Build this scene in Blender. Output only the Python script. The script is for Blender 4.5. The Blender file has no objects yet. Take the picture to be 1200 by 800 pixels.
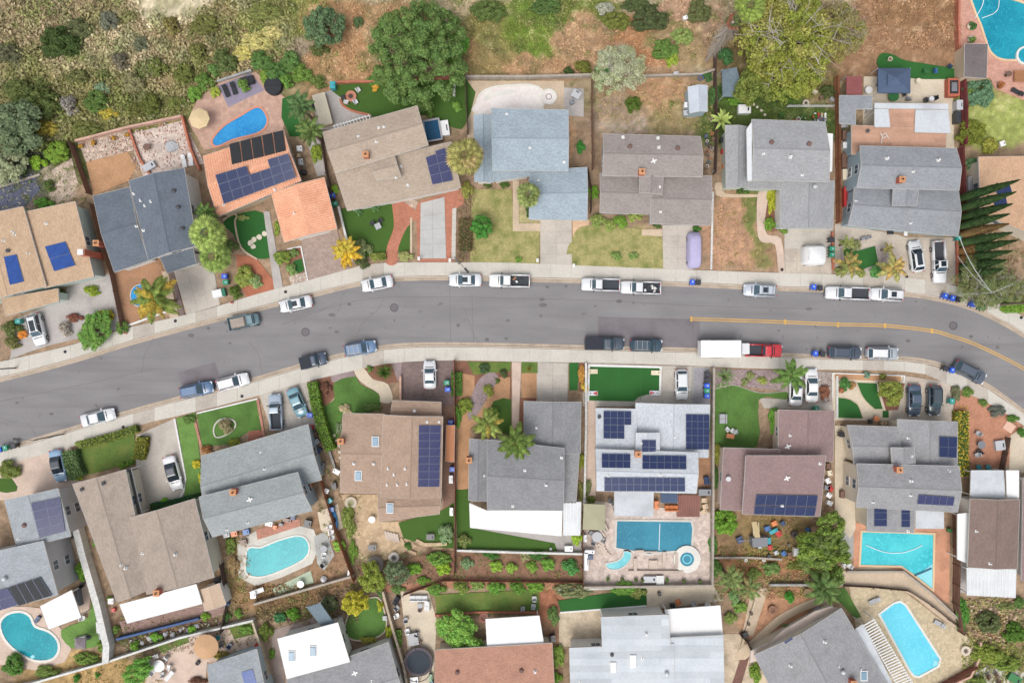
import bpy, bmesh, math, random
import numpy as np
from mathutils import Vector, Matrix, noise
SC = bpy.context.scene
COL = SC.collection
PI = math.pi
CAM_H = 100.0
cd = bpy.data.cameras.new('camera'); cam = bpy.data.objects.new('camera', cd); COL.objects.link(cam)
cam.location = (0, 0, CAM_H); cam.rotation_euler = (0, 0, 0)
cd.sensor_width = 36; cd.lens = 24; cd.clip_start = 0.5; cd.clip_end = 8000
SC.camera = cam
world = bpy.data.worlds.new("World"); SC.world = world; world.use_nodes = True
nt = world.node_tree; bg = nt.nodes['Background']
sky = nt.nodes.new('ShaderNodeTexSky'); sky.sky_type = 'NISHITA'; sky.sun_disc = False
SUN_EL, SUN_AZ = 62, 205
sky.sun_elevation = math.radians(SUN_EL); sky.sun_rotation = math.radians(SUN_AZ)
sky.air_density = 1.0; sky.dust_density = 5.0; sky.ozone_density = 1.0
hs = nt.nodes.new('ShaderNodeHueSaturation'); hs.inputs['Saturation'].default_value = 0.35
nt.links.new(sky.outputs[0], hs.inputs['Color']); nt.links.new(hs.outputs[0], bg.inputs['Color'])
bg.inputs['Strength'].default_value = 0.15
sd = bpy.data.lights.new('sun', 'SUN'); sd.energy = .85; sd.angle = math.radians(35); sd.color = (1, .97, .92)
sun = bpy.data.objects.new('sun', sd); COL.objects.link(sun)
d = Vector((math.sin(math.radians(SUN_AZ))*math.cos(math.radians(SUN_EL)), math.cos(math.radians(SUN_AZ))*math.cos(math.radians(SUN_EL)), math.sin(math.radians(SUN_EL))))
sun.rotation_euler = d.to_track_quat('Z', 'Y').to_euler(); sun.location = (0, 0, 150)
SC.view_settings.view_transform = 'Standard'; SC.view_settings.look = 'None'; SC.view_settings.gamma = 1
SC.view_settings.use_curve_mapping = False
SC.view_settings.exposure = 0.27
SC.render.film_transparent = False
PXM = 0.125
def W(x, y, z=0.0):
 f = PXM * (1 - z / CAM_H)
 return Vector(((x - 600) * f, (400 - y) * f, z))
def lin(c):
 c = c / 255.0
 return c / 12.92 if c <= 0.04045 else ((c + 0.055) / 1.055) ** 2.4
KALB = 0.86
def S(r, g, b, a=1.0):
 return (lin(r)*KALB, lin(g)*KALB, lin(b)*KALB, 1.0)
MATS = {}
def newmat(name):
 m = bpy.data.materials.new(name); m.use_nodes = True
 n = m.node_tree.nodes; l = m.node_tree.links
 return m, n, l, n['Principled BSDF']
def nd(n, t, **kw):
 x = n.new(t)
 for k, v in kw.items():
  if k.startswith('i_'): x.inputs[k[2:].replace('_', ' ')].default_value = v
  else: setattr(x, k, v)
 return x
def mixc(n, l, fac, a, b, mode='MIX'):
 x = n.new('ShaderNodeMix'); x.data_type = 'RGBA'; x.blend_type = mode; x.clamp_factor = True
 for i, v in ((0, fac), (6, a), (7, b)):
  if hasattr(v, 'links'): l.new(v, x.inputs[i])
  else: x.inputs[i].default_value = v
 return x.outputs[2]
def ramp(n, l, src, p0, p1, c0=(0,0,0,1), c1=(1,1,1,1)):
 x = n.new('ShaderNodeValToRGB'); e = x.color_ramp.elements
 e[0].position = p0; e[1].position = p1; e[0].color = c0; e[1].color = c1
 l.new(src, x.inputs[0]); return x.outputs[0]
def mul(c, k): return (min(c[0]*k, 1), min(c[1]*k, 1), min(c[2]*k, 1), 1)
def mt(name, col=None, rough=.8, var=.12, sc=6., big=.1, bigsc=.35, bump=.2, pat=None, metal=0., col2=None, coat=0., psize=(.4,.2), uv=False, rot=0., joint=None, trans=0.):
 if name in MATS: return MATS[name]
 m, n, l, b = newmat(name)
 geo = n.new('ShaderNodeNewGeometry'); tc = n.new('ShaderNodeTexCoord')
 pos = tc.outputs['UV'] if uv else tc.outputs['Object']
 if rot:
  mp = n.new('ShaderNodeMapping'); mp.inputs['Rotation'].default_value = (0, 0, math.radians(rot)); l.new(pos, mp.inputs[0]); ppos = mp.outputs[0]
 else: ppos = pos
 c = col; hgt = None
 f = nd(n, 'ShaderNodeTexNoise'); f.inputs['Scale'].default_value = sc; f.inputs['Detail'].default_value = 5; f.inputs['Roughness'].default_value = .65; l.new(pos, f.inputs[0])
 g = nd(n, 'ShaderNodeTexNoise'); g.inputs['Scale'].default_value = bigsc; g.inputs['Detail'].default_value = 4; l.new(pos, g.inputs[0])
 c2 = col2 or mul(col, .55)
 base = mixc(n, l, ramp(n, l, f.outputs[0], .35, .65), mul(col, 1 + var), mul(col, 1 - var))
 bigf = ramp(n, l, g.outputs[0], .45, .7)
 mm = n.new('ShaderNodeMath'); mm.operation = 'MULTIPLY'; mm.inputs[1].default_value = min(1, big*2.2); l.new(bigf, mm.inputs[0])
 out = mixc(n, l, mm.outputs[0], base, c2)
 hgt = f.outputs[0]
 if pat == 'brick':
  k = n.new('ShaderNodeTexBrick'); k.inputs['Scale'].default_value = 1; k.inputs['Brick Width'].default_value = psize[0]; k.inputs['Row Height'].default_value = psize[1]
  k.inputs['Mortar Size'].default_value = psize[2] if len(psize) > 2 else .012; k.inputs['Color1'].default_value = (1,1,1,1); k.inputs['Color2'].default_value = (.78,.78,.78,1); k.inputs['Mortar'].default_value = joint or (.55,.55,.55,1)
  k.inputs['Bias'].default_value = -.1
  l.new(ppos, k.inputs[0]); out = mixc(n, l, 1.0, out, k.outputs[0], 'MULTIPLY'); hgt = k.outputs[0]
 elif pat == 'wave':
  k = n.new('ShaderNodeTexWave'); k.inputs['Scale'].default_value = psize[0]; k.inputs['Distortion'].default_value = psize[1]; k.inputs['Detail'].default_value = 1.5; l.new(ppos, k.inputs[0])
  out = mixc(n, l, .5, out, ramp(n, l, k.outputs[0], .0, .5, joint or (.6,.6,.6,1)), 'MULTIPLY'); hgt = k.outputs[0]
 elif pat == 'stone':
  k = n.new('ShaderNodeTexVoronoi'); k.feature = 'DISTANCE_TO_EDGE'; k.inputs['Scale'].default_value = psize[0]; l.new(ppos, k.inputs[0])
  k2 = n.new('ShaderNodeTexVoronoi'); k2.inputs['Scale'].default_value = psize[0]; l.new(ppos, k2.inputs[0])
  bw = n.new('ShaderNodeRGBToBW'); l.new(k2.outputs['Color'], bw.inputs[0])
  out = mixc(n, l, 1.0, out, ramp(n, l, bw.outputs[0], .2, .8, (.84,.83,.82,1), (1.08,1.08,1.08,1)), 'MULTIPLY')
  out = mixc(n, l, 1.0, out, ramp(n, l, k.outputs[0], .0, .08, joint or (.55,.5,.45,1)), 'MULTIPLY'); hgt = k.outputs[0]
 elif pat == 'cells':   # solar cells
  k = n.new('ShaderNodeTexBrick'); k.offset = 0; k.inputs['Scale'].default_value = 1; k.inputs['Brick Width'].default_value = psize[0]; k.inputs['Row Height'].default_value = psize[1]
  k.inputs['Mortar Size'].default_value = .006; k.inputs['Color1'].default_value = (1,1,1,1); k.inputs['Color2'].default_value = (.8,.85,.9,1); k.inputs['Mortar'].default_value = (2.6,2.4,2.2,1)
  l.new(ppos, k.inputs[0]); out = mixc(n, l, 1.0, out, k.outputs[0], 'MULTIPLY'); hgt = None
 l.new(out, b.inputs['Base Color'])
 b.inputs['Roughness'].default_value = rough; b.inputs['Metallic'].default_value = metal
 b.inputs['Specular IOR Level'].default_value = .35
 if coat: b.inputs['Coat Weight'].default_value = coat; b.inputs['Coat Roughness'].default_value = .08
 if bump and hgt is not None:
  bp = n.new('ShaderNodeBump'); bp.inputs['Strength'].default_value = bump; bp.inputs['Distance'].default_value = .04
  l.new(hgt, bp.inputs['Height']); l.new(bp.outputs[0], b.inputs['Normal'])
 MATS[name] = m; return m
def shingle(name, rgb, var=.16, big=.1):
 return mt('shingle_'+name, S(*rgb), .92, var*.85, 5., big, .45, .25, 'brick', uv=True, psize=(.32, .16, .012), joint=(.74,.74,.74,1))
def water(name, rgb, deep):
 if name in MATS: return MATS[name]
 m, n, l, b = newmat(name)
 tc = n.new('ShaderNodeTexCoord')
 g = nd(n, 'ShaderNodeTexNoise'); g.inputs['Scale'].default_value = .22; g.inputs['Detail'].default_value = 2; l.new(tc.outputs['Object'], g.inputs[0])
 v = nd(n, 'ShaderNodeTexNoise'); v.inputs['Scale'].default_value = 2.6; v.inputs['Detail'].default_value = 6; v.inputs['Distortion'].default_value = 1.2; l.new(tc.outputs['Object'], v.inputs[0])
 a = mixc(n, l, ramp(n, l, g.outputs[0], .35, .65), S(*rgb), S(*deep))
 a = mixc(n, l, ramp(n, l, v.outputs[0], .52, .66), a, mul(S(*rgb), 1.1))  # paler caustic light ripples painted into the water colour
 l.new(a, b.inputs['Base Color']); b.inputs['Roughness'].default_value = .06; b.inputs['Specular IOR Level'].default_value = .5; b.inputs['IOR'].default_value = 1.33
 w = nd(n, 'ShaderNodeTexNoise'); w.inputs['Scale'].default_value = 3.5; w.inputs['Detail'].default_value = 3; l.new(tc.outputs['Object'], w.inputs[0])
 bp = n.new('ShaderNodeBump'); bp.inputs['Strength'].default_value = .35; bp.inputs['Distance'].default_value = .05; l.new(w.outputs[0], bp.inputs['Height']); l.new(bp.outputs[0], b.inputs['Normal'])
 MATS[name] = m; return m
def foliage_mat():
 if 'foliage' in MATS: return MATS['foliage']
 m, n, l, b = newmat('foliage')
 oi = n.new('ShaderNodeObjectInfo'); geo = n.new('ShaderNodeNewGeometry'); tc = n.new('ShaderNodeTexCoord')
 hsv = n.new('ShaderNodeHueSaturation'); hsv.inputs['Saturation'].default_value = .94
 r = geo.outputs['Random Per Island']
 mr = nd(n, 'ShaderNodeMapRange'); mr.inputs['To Min'].default_value = .55; mr.inputs['To Max'].default_value = 1.5; l.new(r, mr.inputs[0])
 ns = nd(n, 'ShaderNodeTexNoise'); ns.inputs['Scale'].default_value = 3.; ns.inputs['Detail'].default_value = 3; l.new(tc.outputs['Object'], ns.inputs[0])
 mr2 = nd(n, 'ShaderNodeMapRange'); mr2.inputs['From Min'].default_value = .3; mr2.inputs['From Max'].default_value = .7; mr2.inputs['To Min'].default_value = .483; mr2.inputs['To Max'].default_value = .517; l.new(ns.outputs[0], mr2.inputs[0])
 l.new(oi.outputs['Color'], hsv.inputs['Color']); l.new(mr.outputs[0], hsv.inputs['Value']); l.new(mr2.outputs[0], hsv.inputs['Hue'])
 l.new(hsv.outputs[0], b.inputs['Base Color']); b.inputs['Roughness'].default_value = .7; b.inputs['Specular IOR Level'].default_value = .25
 b.inputs['Subsurface Weight'].default_value = 0
 tr = n.new('ShaderNodeBsdfTranslucent'); l.new(hsv.outputs[0], tr.inputs[0]); ms = n.new('ShaderNodeMixShader'); ms.inputs[0].default_value = .25
 l.new(b.outputs[0], ms.inputs[1]); l.new(tr.outputs[0], ms.inputs[2]); l.new(ms.outputs[0], n['Material Output'].inputs[0])
 MATS['foliage'] = m; return m
def ocol(name='object_paint', rough=.6, metal=0, coat=0., var=.08):
 """paint that takes the object's own colour"""
 if name in MATS: return MATS[name]
 m, n, l, b = newmat(name)
 oi = n.new('ShaderNodeObjectInfo'); tc = n.new('ShaderNodeTexCoord')
 ns = nd(n, 'ShaderNodeTexNoise'); ns.inputs['Scale'].default_value = 5; ns.inputs['Detail'].default_value = 5; l.new(tc.outputs['Object'], ns.inputs[0])
 o = mixc(n, l, 1., oi.outputs['Color'], ramp(n, l, ns.outputs[0], .3, .7, (1-var,1-var,1-var,1), (1,1,1,1)), 'MULTIPLY')
 l.new(o, b.inputs['Base Color']); b.inputs['Roughness'].default_value = rough; b.inputs['Metallic'].default_value = metal
 b.inputs['Coat Weight'].default_value = coat; b.inputs['Coat Roughness'].default_value = .05
 MATS[name] = m; return m
def tag(o, label=None, cat=None, group=None, kind=None):
 if label: o['label'] = label
 if cat: o['category'] = cat
 if group: o['group'] = group
 if kind: o['kind'] = kind
 return o
def empty(name, loc=(0,0,0), rz=0., label=None, cat=None, group=None):
 o = bpy.data.objects.new(name, None); o.empty_display_size = .3; COL.objects.link(o)
 o.location = loc; o.rotation_euler = (0, 0, rz); tag(o, label, cat, group); return o
def link(name, me, parent=None, mat=None, loc=None, rz=None, sc=None, color=None, kind=None):
 o = bpy.data.objects.new(name, me); COL.objects.link(o)
 if mat is not None and len(me.materials) == 0: me.materials.append(mat)
 if parent: o.parent = parent
 if loc is not None: o.location = loc
 if rz is not None: o.rotation_euler = (0, 0, rz)
 if sc is not None: o.scale = sc if hasattr(sc, '__len__') else (sc, sc, sc)
 if color: o.color = color
 if kind: o['kind'] = kind
 return o
class MB:
 """collects simple shapes into one mesh"""
 def __init__(s): s.v = []; s.f = []; s.m = []; s.uv = {}
 def poly(s, pts, mi=0):
  k = len(s.v); s.v += [tuple(p) for p in pts]; s.f.append(tuple(range(k, k+len(pts)))); s.m.append(mi); return s
 def prism(s, pts, z0, z1, mi=0, ms=None):
  """pts: xy outline; z0,z1 numbers or lists"""
  n = len(pts); a = z0 if hasattr(z0, '__len__') else [z0]*n; b = z1 if hasattr(z1, '__len__') else [z1]*n
  ar = sum(pts[i][0]*pts[(i+1) % n][1]-pts[(i+1) % n][0]*pts[i][1] for i in range(n))
  idx = list(range(n))
  if ar < 0: idx.reverse()
  pts = [pts[i] for i in idx]; a = [a[i] for i in idx]; b = [b[i] for i in idx]
  k = len(s.v); s.v += [(p[0], p[1], a[i]) for i, p in enumerate(pts)] + [(p[0], p[1], b[i]) for i, p in enumerate(pts)]
  s.f.append(tuple(k+n+i for i in range(n))); s.m.append(mi)
  s.f.append(tuple(k+n-1-i for i in range(n))); s.m.append(mi)
  for i in range(n):
   j = (i+1) % n; s.f.append((k+i, k+j, k+n+j, k+n+i)); s.m.append(mi if ms is None else ms)
  return s
 def box(s, c, d, mi=0, rz=0., taper=1.):
  x, y, z = c; a, b, h = d[0]/2, d[1]/2, d[2]/2; cs, sn = math.cos(rz), math.sin(rz); k = len(s.v)
  for zz, t in ((-h, 1.), (h, taper)):
   for px, py in ((-a,-b),(a,-b),(a,b),(-a,b)):
    px *= t; py *= t
    s.v.append((x+px*cs-py*sn, y+px*sn+py*cs, z+zz))
  for q in ((0,3,2,1),(4,5,6,7),(0,1,5,4),(1,2,6,5),(2,3,7,6),(3,0,4,7)): s.f.append(tuple(k+i for i in q)); s.m.append(mi)
  return s
 def cyl(s, p0, p1, r0, r1=None, n=8, mi=0, cap=True):
  p0 = Vector(p0); p1 = Vector(p1); r1 = r0 if r1 is None else r1
  q = (p1-p0).to_track_quat('Z', 'Y'); k = len(s.v)
  for p, r in ((p0, r0), (p1, r1)):
   for i in range(n):
    t = 2*PI*i/n; s.v.append(tuple(p + q @ Vector((r*math.cos(t), r*math.sin(t), 0))))
  for i in range(n):
   j = (i+1) % n; s.f.append((k+i, k+j, k+n+j, k+n+i)); s.m.append(mi)
  if cap:
   s.f.append(tuple(k+n-1-i for i in range(n))); s.m.append(mi); s.f.append(tuple(k+n+i for i in range(n))); s.m.append(mi)
  return s
 def lathe(s, c, prof, n=12, mi=0, sx=1., sy=1.):
  k = len(s.v)
  for (r, z) in prof:
   for i in range(n):
    t = 2*PI*i/n; s.v.append((c[0]+r*sx*math.cos(t), c[1]+r*sy*math.sin(t), c[2]+z))
  for a in range(len(prof)-1):
   for i in range(n):
    j = (i+1) % n; s.f.append((k+a*n+i, k+a*n+j, k+(a+1)*n+j, k+(a+1)*n+i)); s.m.append(mi)
  s.f.append(tuple(k+n-1-i for i in range(n))); s.m.append(mi)
  q = k+(len(prof)-1)*n; s.f.append(tuple(q+i for i in range(n))); s.m.append(mi)
  return s
 def ring(s, c, ri, ro, z0, z1, n=24, mi=0):
  k = len(s.v)
  for r, z in ((ri, z0), (ro, z0), (ro, z1), (ri, z1)):
   for i in range(n):
    t = 2*PI*i/n; s.v.append((c[0]+r*math.cos(t), c[1]+r*math.sin(t), z))
  for a in range(4):
   bb = (a+1) % 4
   for i in range(n):
    j = (i+1) % n; s.f.append((k+a*n+i, k+a*n+j, k+bb*n+j, k+bb*n+i)); s.m.append(mi)
  return s
 def sweep(s, pts, w, h, mi=0):
  """wall or strip along a world xy polyline; z = pts z base"""
  L = offs(pts, -w/2); R = offs(pts, w/2); k = len(s.v)
  for i, p in enumerate(pts):
   z = p[2] if len(p) > 2 else 0
   s.v += [(L[i][0], L[i][1], z), (R[i][0], R[i][1], z), (R[i][0], R[i][1], z+h), (L[i][0], L[i][1], z+h)]
  for i in range(len(pts)-1):
   a = k+4*i; b = a+4
   for q in range(4):
    r = (q+1) % 4; s.f.append((a+q, b+q, b+r, a+r)); s.m.append(mi)
  s.f.append((k, k+3, k+2, k+1)); s.m.append(mi); e = k+4*(len(pts)-1); s.f.append((e, e+1, e+2, e+3)); s.m.append(mi)
  return s
 def me(s, name, mats, smooth=False, uvs=None):
  me = bpy.data.meshes.new(name); me.from_pydata(s.v, [], s.f)
  for m in (mats if isinstance(mats, (list, tuple)) else [mats]): me.materials.append(m)
  if any(s.m): me.polygons.foreach_set('material_index', s.m)
  if smooth: me.polygons.foreach_set('use_smooth', [True]*len(s.f))
  if s.uv:
   ul = me.uv_layers.new(name='UVMap')
   for fi, p in enumerate(me.polygons):
    if fi in s.uv:
     for li, uv in zip(p.loop_indices, s.uv[fi]): ul.data[li].uv = uv
  me.update(); return me
 def add(s, name, mats, parent=None, smooth=False, **kw):
  return link(name, s.me(name, mats, smooth), parent, **kw)
def offs(pts, o):
 """offset a polyline sideways"""
 out = []; n = len(pts)
 for i in range(n):
  a = Vector(pts[max(i-1, 0)][:2]); b = Vector(pts[i][:2]); c = Vector(pts[min(i+1, n-1)][:2])
  d1 = (b-a).normalized() if i > 0 else (c-b).normalized(); d2 = (c-b).normalized() if i < n-1 else d1
  n1 = Vector((-d1.y, d1.x)); n2 = Vector((-d2.y, d2.x)); m = (n1+n2)
  m = m.normalized() if m.length > 1e-6 else n1
  k = o/max(m.dot(n1), .4); out.append((b.x+m.x*k, b.y+m.y*k))
 return out
def inset(pts, o):
 """inset a closed polygon by o metres (towards its inside)"""
 n = len(pts); ar = sum(pts[i][0]*pts[(i+1) % n][1]-pts[(i+1) % n][0]*pts[i][1] for i in range(n)); sg = 1 if ar > 0 else -1; out = []
 for i in range(n):
  a = Vector(pts[i-1][:2]); b = Vector(pts[i][:2]); c = Vector(pts[(i+1) % n][:2])
  d1 = (b-a).normalized(); d2 = (c-b).normalized(); n1 = Vector((-d1.y, d1.x))*sg; n2 = Vector((-d2.y, d2.x))*sg; m = (n1+n2)
  m = m.normalized() if m.length > 1e-6 else n1
  k = o/max(m.dot(n1), .5); out.append((b.x+m.x*k, b.y+m.y*k))
 return out
def smooth(pts, k=4, closed=True):
 n = len(pts); out = []
 rng = range(n) if closed else range(n-1)
 for i in rng:
  if closed: p = [pts[(i+j) % n] for j in (-1, 0, 1, 2)]
  else: p = [pts[max(i-1, 0)], pts[i], pts[i+1], pts[min(i+2, n-1)]]
  for j in range(k):
   t = j/k; q = []
   for a in range(2):
    p0, p1, p2, p3 = (p[x][a] for x in range(4))
    q.append(.5*((2*p1)+(-p0+p2)*t+(2*p0-5*p1+4*p2-p3)*t*t+(-p0+3*p1-3*p2+p3)*t**3))
   out.append(tuple(q))
 if not closed: out.append(tuple(pts[-1][:2]))
 return out
def PP(s):
 """'x,y x,y ...' -> list of tuples"""
 return [tuple(float(a) for a in q.split(',')) for q in s.split()]
def wp(pts, z=0.): return [tuple(W(p[0], p[1], z)[:2]) for p in pts]
def tri(me):
 bm = bmesh.new(); bm.from_mesh(me); bmesh.ops.triangulate(bm, faces=[f for f in bm.faces if len(f.verts) > 4]); bm.to_mesh(me); bm.free()
LAYER = [0]
def patch(name, pts, mat, z=.06, sm=0, skirt=True, **kw):
 """a flat surface of the ground: paving, lawn, soil bed"""
 if isinstance(pts, str): pts = PP(pts)
 if sm: pts = smooth(pts, sm)
 LAYER[0] += 1; z = z + (LAYER[0] % 13)*.0011
 m = MB(); m.prism(wp(pts), -.02, z); me = m.me(name, mat); tri(me)
 o = link(name, me); o['kind'] = 'structure'; return o
# ================= GROUND =================
def vnoise(x, y, seed):
 rs = np.random.RandomState(seed); T = rs.rand(256, 256)
 xi = np.floor(x).astype(int); yi = np.floor(y).astype(int); fx = x-xi; fy = y-yi
 fx = fx*fx*(3-2*fx); fy = fy*fy*(3-2*fy)
 a = T[xi % 256, yi % 256]; b = T[(xi+1) % 256, yi % 256]; c = T[xi % 256, (yi+1) % 256]; e = T[(xi+1) % 256, (yi+1) % 256]
 return (a*(1-fx)+b*fx)*(1-fy)+(c*(1-fx)+e*fx)*fy
def fbm(x, y, seed, o=4):
 s = 0; a = .5
 for i in range(o): s = s+a*vnoise(x*2**i, y*2**i, seed+i); a *= .5
 return s/(1-.5**o)
BLOBS = """150,60,260,110,150,133,95,1
60,20,110,40,158,135,105,.9
250,60,70,60,152,132,88,.8
60,110,130,60,120,118,66,.9
170,110,90,40,134,126,74,.8
120,60,60,22,205,185,150,.6
150,42,26,14,205,180,145,.6
30,70,50,10,190,165,130,.5
160,60,26,12,195,170,145,.5
185,100,46,10,165,140,100,.6
200,75,30,16,170,145,110,.5
205,-6,52,26,216,200,168,1
195,8,30,17,218,203,172,1
30,190,80,40,92,100,52,.9
120,150,70,20,118,120,60,.8
210,125,50,16,125,128,66,.8
350,20,70,25,128,142,60,.9
400,80,44,50,190,145,102,1
440,95,30,22,188,142,100,1
395,20,40,20,180,138,96,1
330,15,30,30,135,138,72,.7
350,52,24,10,160,145,125,.8
460,20,50,20,186,140,98,.8
570,60,40,50,180,138,98,1
575,75,26,36,150,135,80,.7
600,30,60,30,130,132,66,.8
640,38,44,34,112,140,48,1
650,12,64,16,108,136,50,.9
690,10,40,12,108,122,50,.8
680,50,28,34,178,140,104,1
640,80,50,16,182,140,102,1
740,45,30,24,185,130,88,.9
790,20,30,30,176,140,112,1
800,55,40,28,165,138,98,.9
760,75,30,14,190,132,90,.9
840,40,14,36,172,135,110,.8
850,70,20,20,165,125,92,.8
930,60,90,60,128,110,70,1
1060,40,70,60,158,118,86,1
1010,70,26,40,160,120,88,1
1075,14,46,20,152,112,78,.9
880,130,60,40,82,118,44,1
900,150,90,30,86,106,50,1
765,120,60,40,172,138,106,1
720,140,30,30,165,140,118,1
745,150,40,10,190,170,155,.8
790,140,30,22,150,135,88,.8
770,108,36,18,182,136,100,.8
1165,115,50,50,150,162,78,1
1170,140,40,34,158,170,84,1
1190,50,50,60,190,130,110,.5
20,205,40,40,95,95,105,.6
72,215,22,22,190,170,155,.9
590,280,50,34,160,150,96,1
610,262,30,26,178,168,118,.8
725,290,56,22,165,158,98,1
700,300,40,14,150,152,84,.7
770,300,14,14,176,168,118,.7
860,270,34,44,182,138,108,1
850,285,24,28,188,142,112,1
884,245,12,36,110,125,60,.9
893,295,14,16,130,130,70,.8
905,285,8,30,170,130,100,.8
545,270,14,40,135,108,88,.9
665,170,10,40,184,142,104,1
845,340,300,60,165,135,110,.0
370,690,60,14,150,112,80,1
320,700,50,16,148,112,78,1
350,715,50,8,120,110,70,.8
100,790,80,20,176,142,92,1
90,775,30,14,190,155,100,1
190,745,80,10,105,90,62,1
200,730,80,8,130,100,80,1
280,665,10,40,150,120,80,.9
380,645,24,50,158,122,92,1
590,665,60,16,125,85,72,1
645,665,46,14,122,80,66,1
560,655,60,10,115,85,66,.8
510,665,30,16,115,90,70,1
640,700,14,30,178,112,82,1
645,760,12,40,170,125,98,.8
890,640,60,44,150,118,84,1
880,660,46,14,185,125,88,1
900,620,46,18,140,118,76,.8
900,645,26,10,130,122,62,.7
935,700,40,16,186,132,98,1
910,720,40,26,192,138,104,1
930,660,50,12,180,124,88,.9
1170,740,40,30,168,135,105,1
1150,770,50,24,120,118,66,1
1160,720,40,10,196,165,135,.8
1170,480,50,60,172,120,92,1
1185,560,20,60,175,160,140,.7
1130,300,18,60,120,88,66,1
1150,340,50,20,110,105,60,1
1175,350,40,16,104,104,58,.8
300,780,60,30,165,140,125,.9
250,770,60,20,175,145,130,.8
430,740,60,50,150,125,105,.8
500,560,50,60,150,125,105,.6
600,560,60,60,150,130,110,.4"""
gx = np.arange(-260, 1461, 2.9); gy = np.arange(-260, 1061, 2.9)
X, Y = np.meshgrid(gx, gy); nx, ny = len(gx), len(gy)
wx = X+26*(fbm(X/22, Y/22, 5)-.5)+12*(fbm(X/5, Y/5, 9)-.5); wy = Y+26*(fbm(X/22+40, Y/22, 15)-.5)+12*(fbm(X/5+9, Y/5, 29)-.5)
Cg = np.ones((ny, nx, 3))*np.array([162, 134, 108.])
up = np.clip((150-Y)/80, 0, 1)[..., None]; Cg = Cg*(1-up)+up*np.array([170, 155, 122.])
for row in BLOBS.split('\n'):
 x, y, rx, ry, r, g, b_, st = map(float, row.split(','))
 dd = ((wx-x)/rx)**2+((wy-y)/ry)**2
 a = (np.clip(1.35-dd, 0, .5)*2*st)[..., None]
 Cg = Cg*(1-a)+a*np.array([r, g, b_])
wild = np.clip((175-Y+.0*X)/40, 0, 1)
t1 = fbm(X/7, Y/7, 77); t2 = fbm(X/3, Y/3, 99)
gmask = np.clip((fbm(X/16, Y/16, 55)-.52)*6, 0, 1)*wild*.45*(X < 700)
Cg = Cg*(1-gmask[..., None])+gmask[..., None]*np.array([104, 108, 62.])
bmask = np.clip((t1-.6)*6, 0, 1)*.35*wild
Cg = Cg*(1-bmask[..., None])+bmask[..., None]*np.array([205, 182, 150.])
Cg = Cg*(1.06+.28*(t1-.5)+.3*(t2-.5))[..., None]
lum = Cg.mean(-1, keepdims=True); Cg = lum+(Cg-lum)*.78; Cl = np.clip(Cg, 0, 255)/255; Cl = np.where(Cl <= .04045, Cl/12.92, ((Cl+.055)/1.055)**2.4)*KALB
Z = (.35*(fbm(X/14, Y/14, 3)-.5)+.25*(fbm(X/4, Y/4, 8)-.5))*wild; Z = Z*(Y < 130)
Z = -np.abs(Z)
V = np.stack([(X-600)*PXM, (400-Y)*PXM, Z-.0], -1).reshape(-1, 3)
ii = np.arange(ny*nx).reshape(ny, nx)
F = np.stack([ii[1:, :-1], ii[1:, 1:], ii[:-1, 1:], ii[:-1, :-1]], -1).reshape(-1, 4)
def npmesh(name, V, F, mats, cols=None, smooth=False):
 me = bpy.data.meshes.new(name); k = F.shape[1]
 me.vertices.add(len(V)); me.vertices.foreach_set('co', np.ascontiguousarray(V, dtype=np.float32).ravel())
 me.loops.add(F.size); me.loops.foreach_set('vertex_index', np.ascontiguousarray(F, dtype=np.int32).ravel())
 me.polygons.add(len(F)); me.polygons.foreach_set('loop_start', np.arange(0, F.size, k, dtype=np.int32))
 try: me.polygons.foreach_set('loop_total', np.full(len(F), k, dtype=np.int32))
 except Exception: pass
 if smooth: me.polygons.foreach_set('use_smooth', np.ones(len(F), dtype=bool))
 for m in (mats if isinstance(mats, (list, tuple)) else [mats]): me.materials.append(m)
 if cols is not None:
  ca = me.color_attributes.new('Col', 'FLOAT_COLOR', 'POINT'); c4 = np.ones((len(V), 4), dtype=np.float32); c4[:, :3] = cols; ca.data.foreach_set('color', c4.ravel())
 me.update(calc_edges=True); me.validate(); return me
m_ground, n_, l_, b_ = newmat('ground_soil')
va = n_.new('ShaderNodeVertexColor'); va.layer_name = 'Col'; tcg = n_.new('ShaderNodeTexCoord')
f1 = nd(n_, 'ShaderNodeTexNoise'); f1.inputs['Scale'].default_value = 4.5; f1.inputs['Detail'].default_value = 6; f1.inputs['Roughness'].default_value = .7; l_.new(tcg.outputs['Object'], f1.inputs[0])
f2 = nd(n_, 'ShaderNodeTexNoise'); f2.inputs['Scale'].default_value = 1.3; f2.inputs['Detail'].default_value = 5; l_.new(tcg.outputs['Object'], f2.inputs[0])
o1 = mixc(n_, l_, 1., va.outputs[0], ramp(n_, l_, f1.outputs[0], .3, .7, (.76,.76,.75,1), (1.2,1.19,1.16,1)), 'MULTIPLY')
o1 = mixc(n_, l_, 1., o1, ramp(n_, l_, f2.outputs[0], .3, .7, (.82,.84,.8,1), (1.15,1.12,1.1,1)), 'MULTIPLY')
l_.new(o1, b_.inputs['Base Color']); b_.inputs['Roughness'].default_value = 1; b_.inputs['Specular IOR Level'].default_value = .1
bp = n_.new('ShaderNodeBump'); bp.inputs['Strength'].default_value = .7; bp.inputs['Distance'].default_value = .12; l_.new(f1.outputs[0], bp.inputs['Height']); l_.new(bp.outputs[0], b_.inputs['Normal'])
g = link('ground', npmesh('ground', V, F, m_ground, Cl.reshape(-1, 3), True)); g['kind'] = 'structure'
m = MB(); Rr = 4000
xa, xb, ya, yb = (-256-600)*PXM, (1456-600)*PXM, (400-1056)*PXM, (400+256)*PXM
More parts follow.
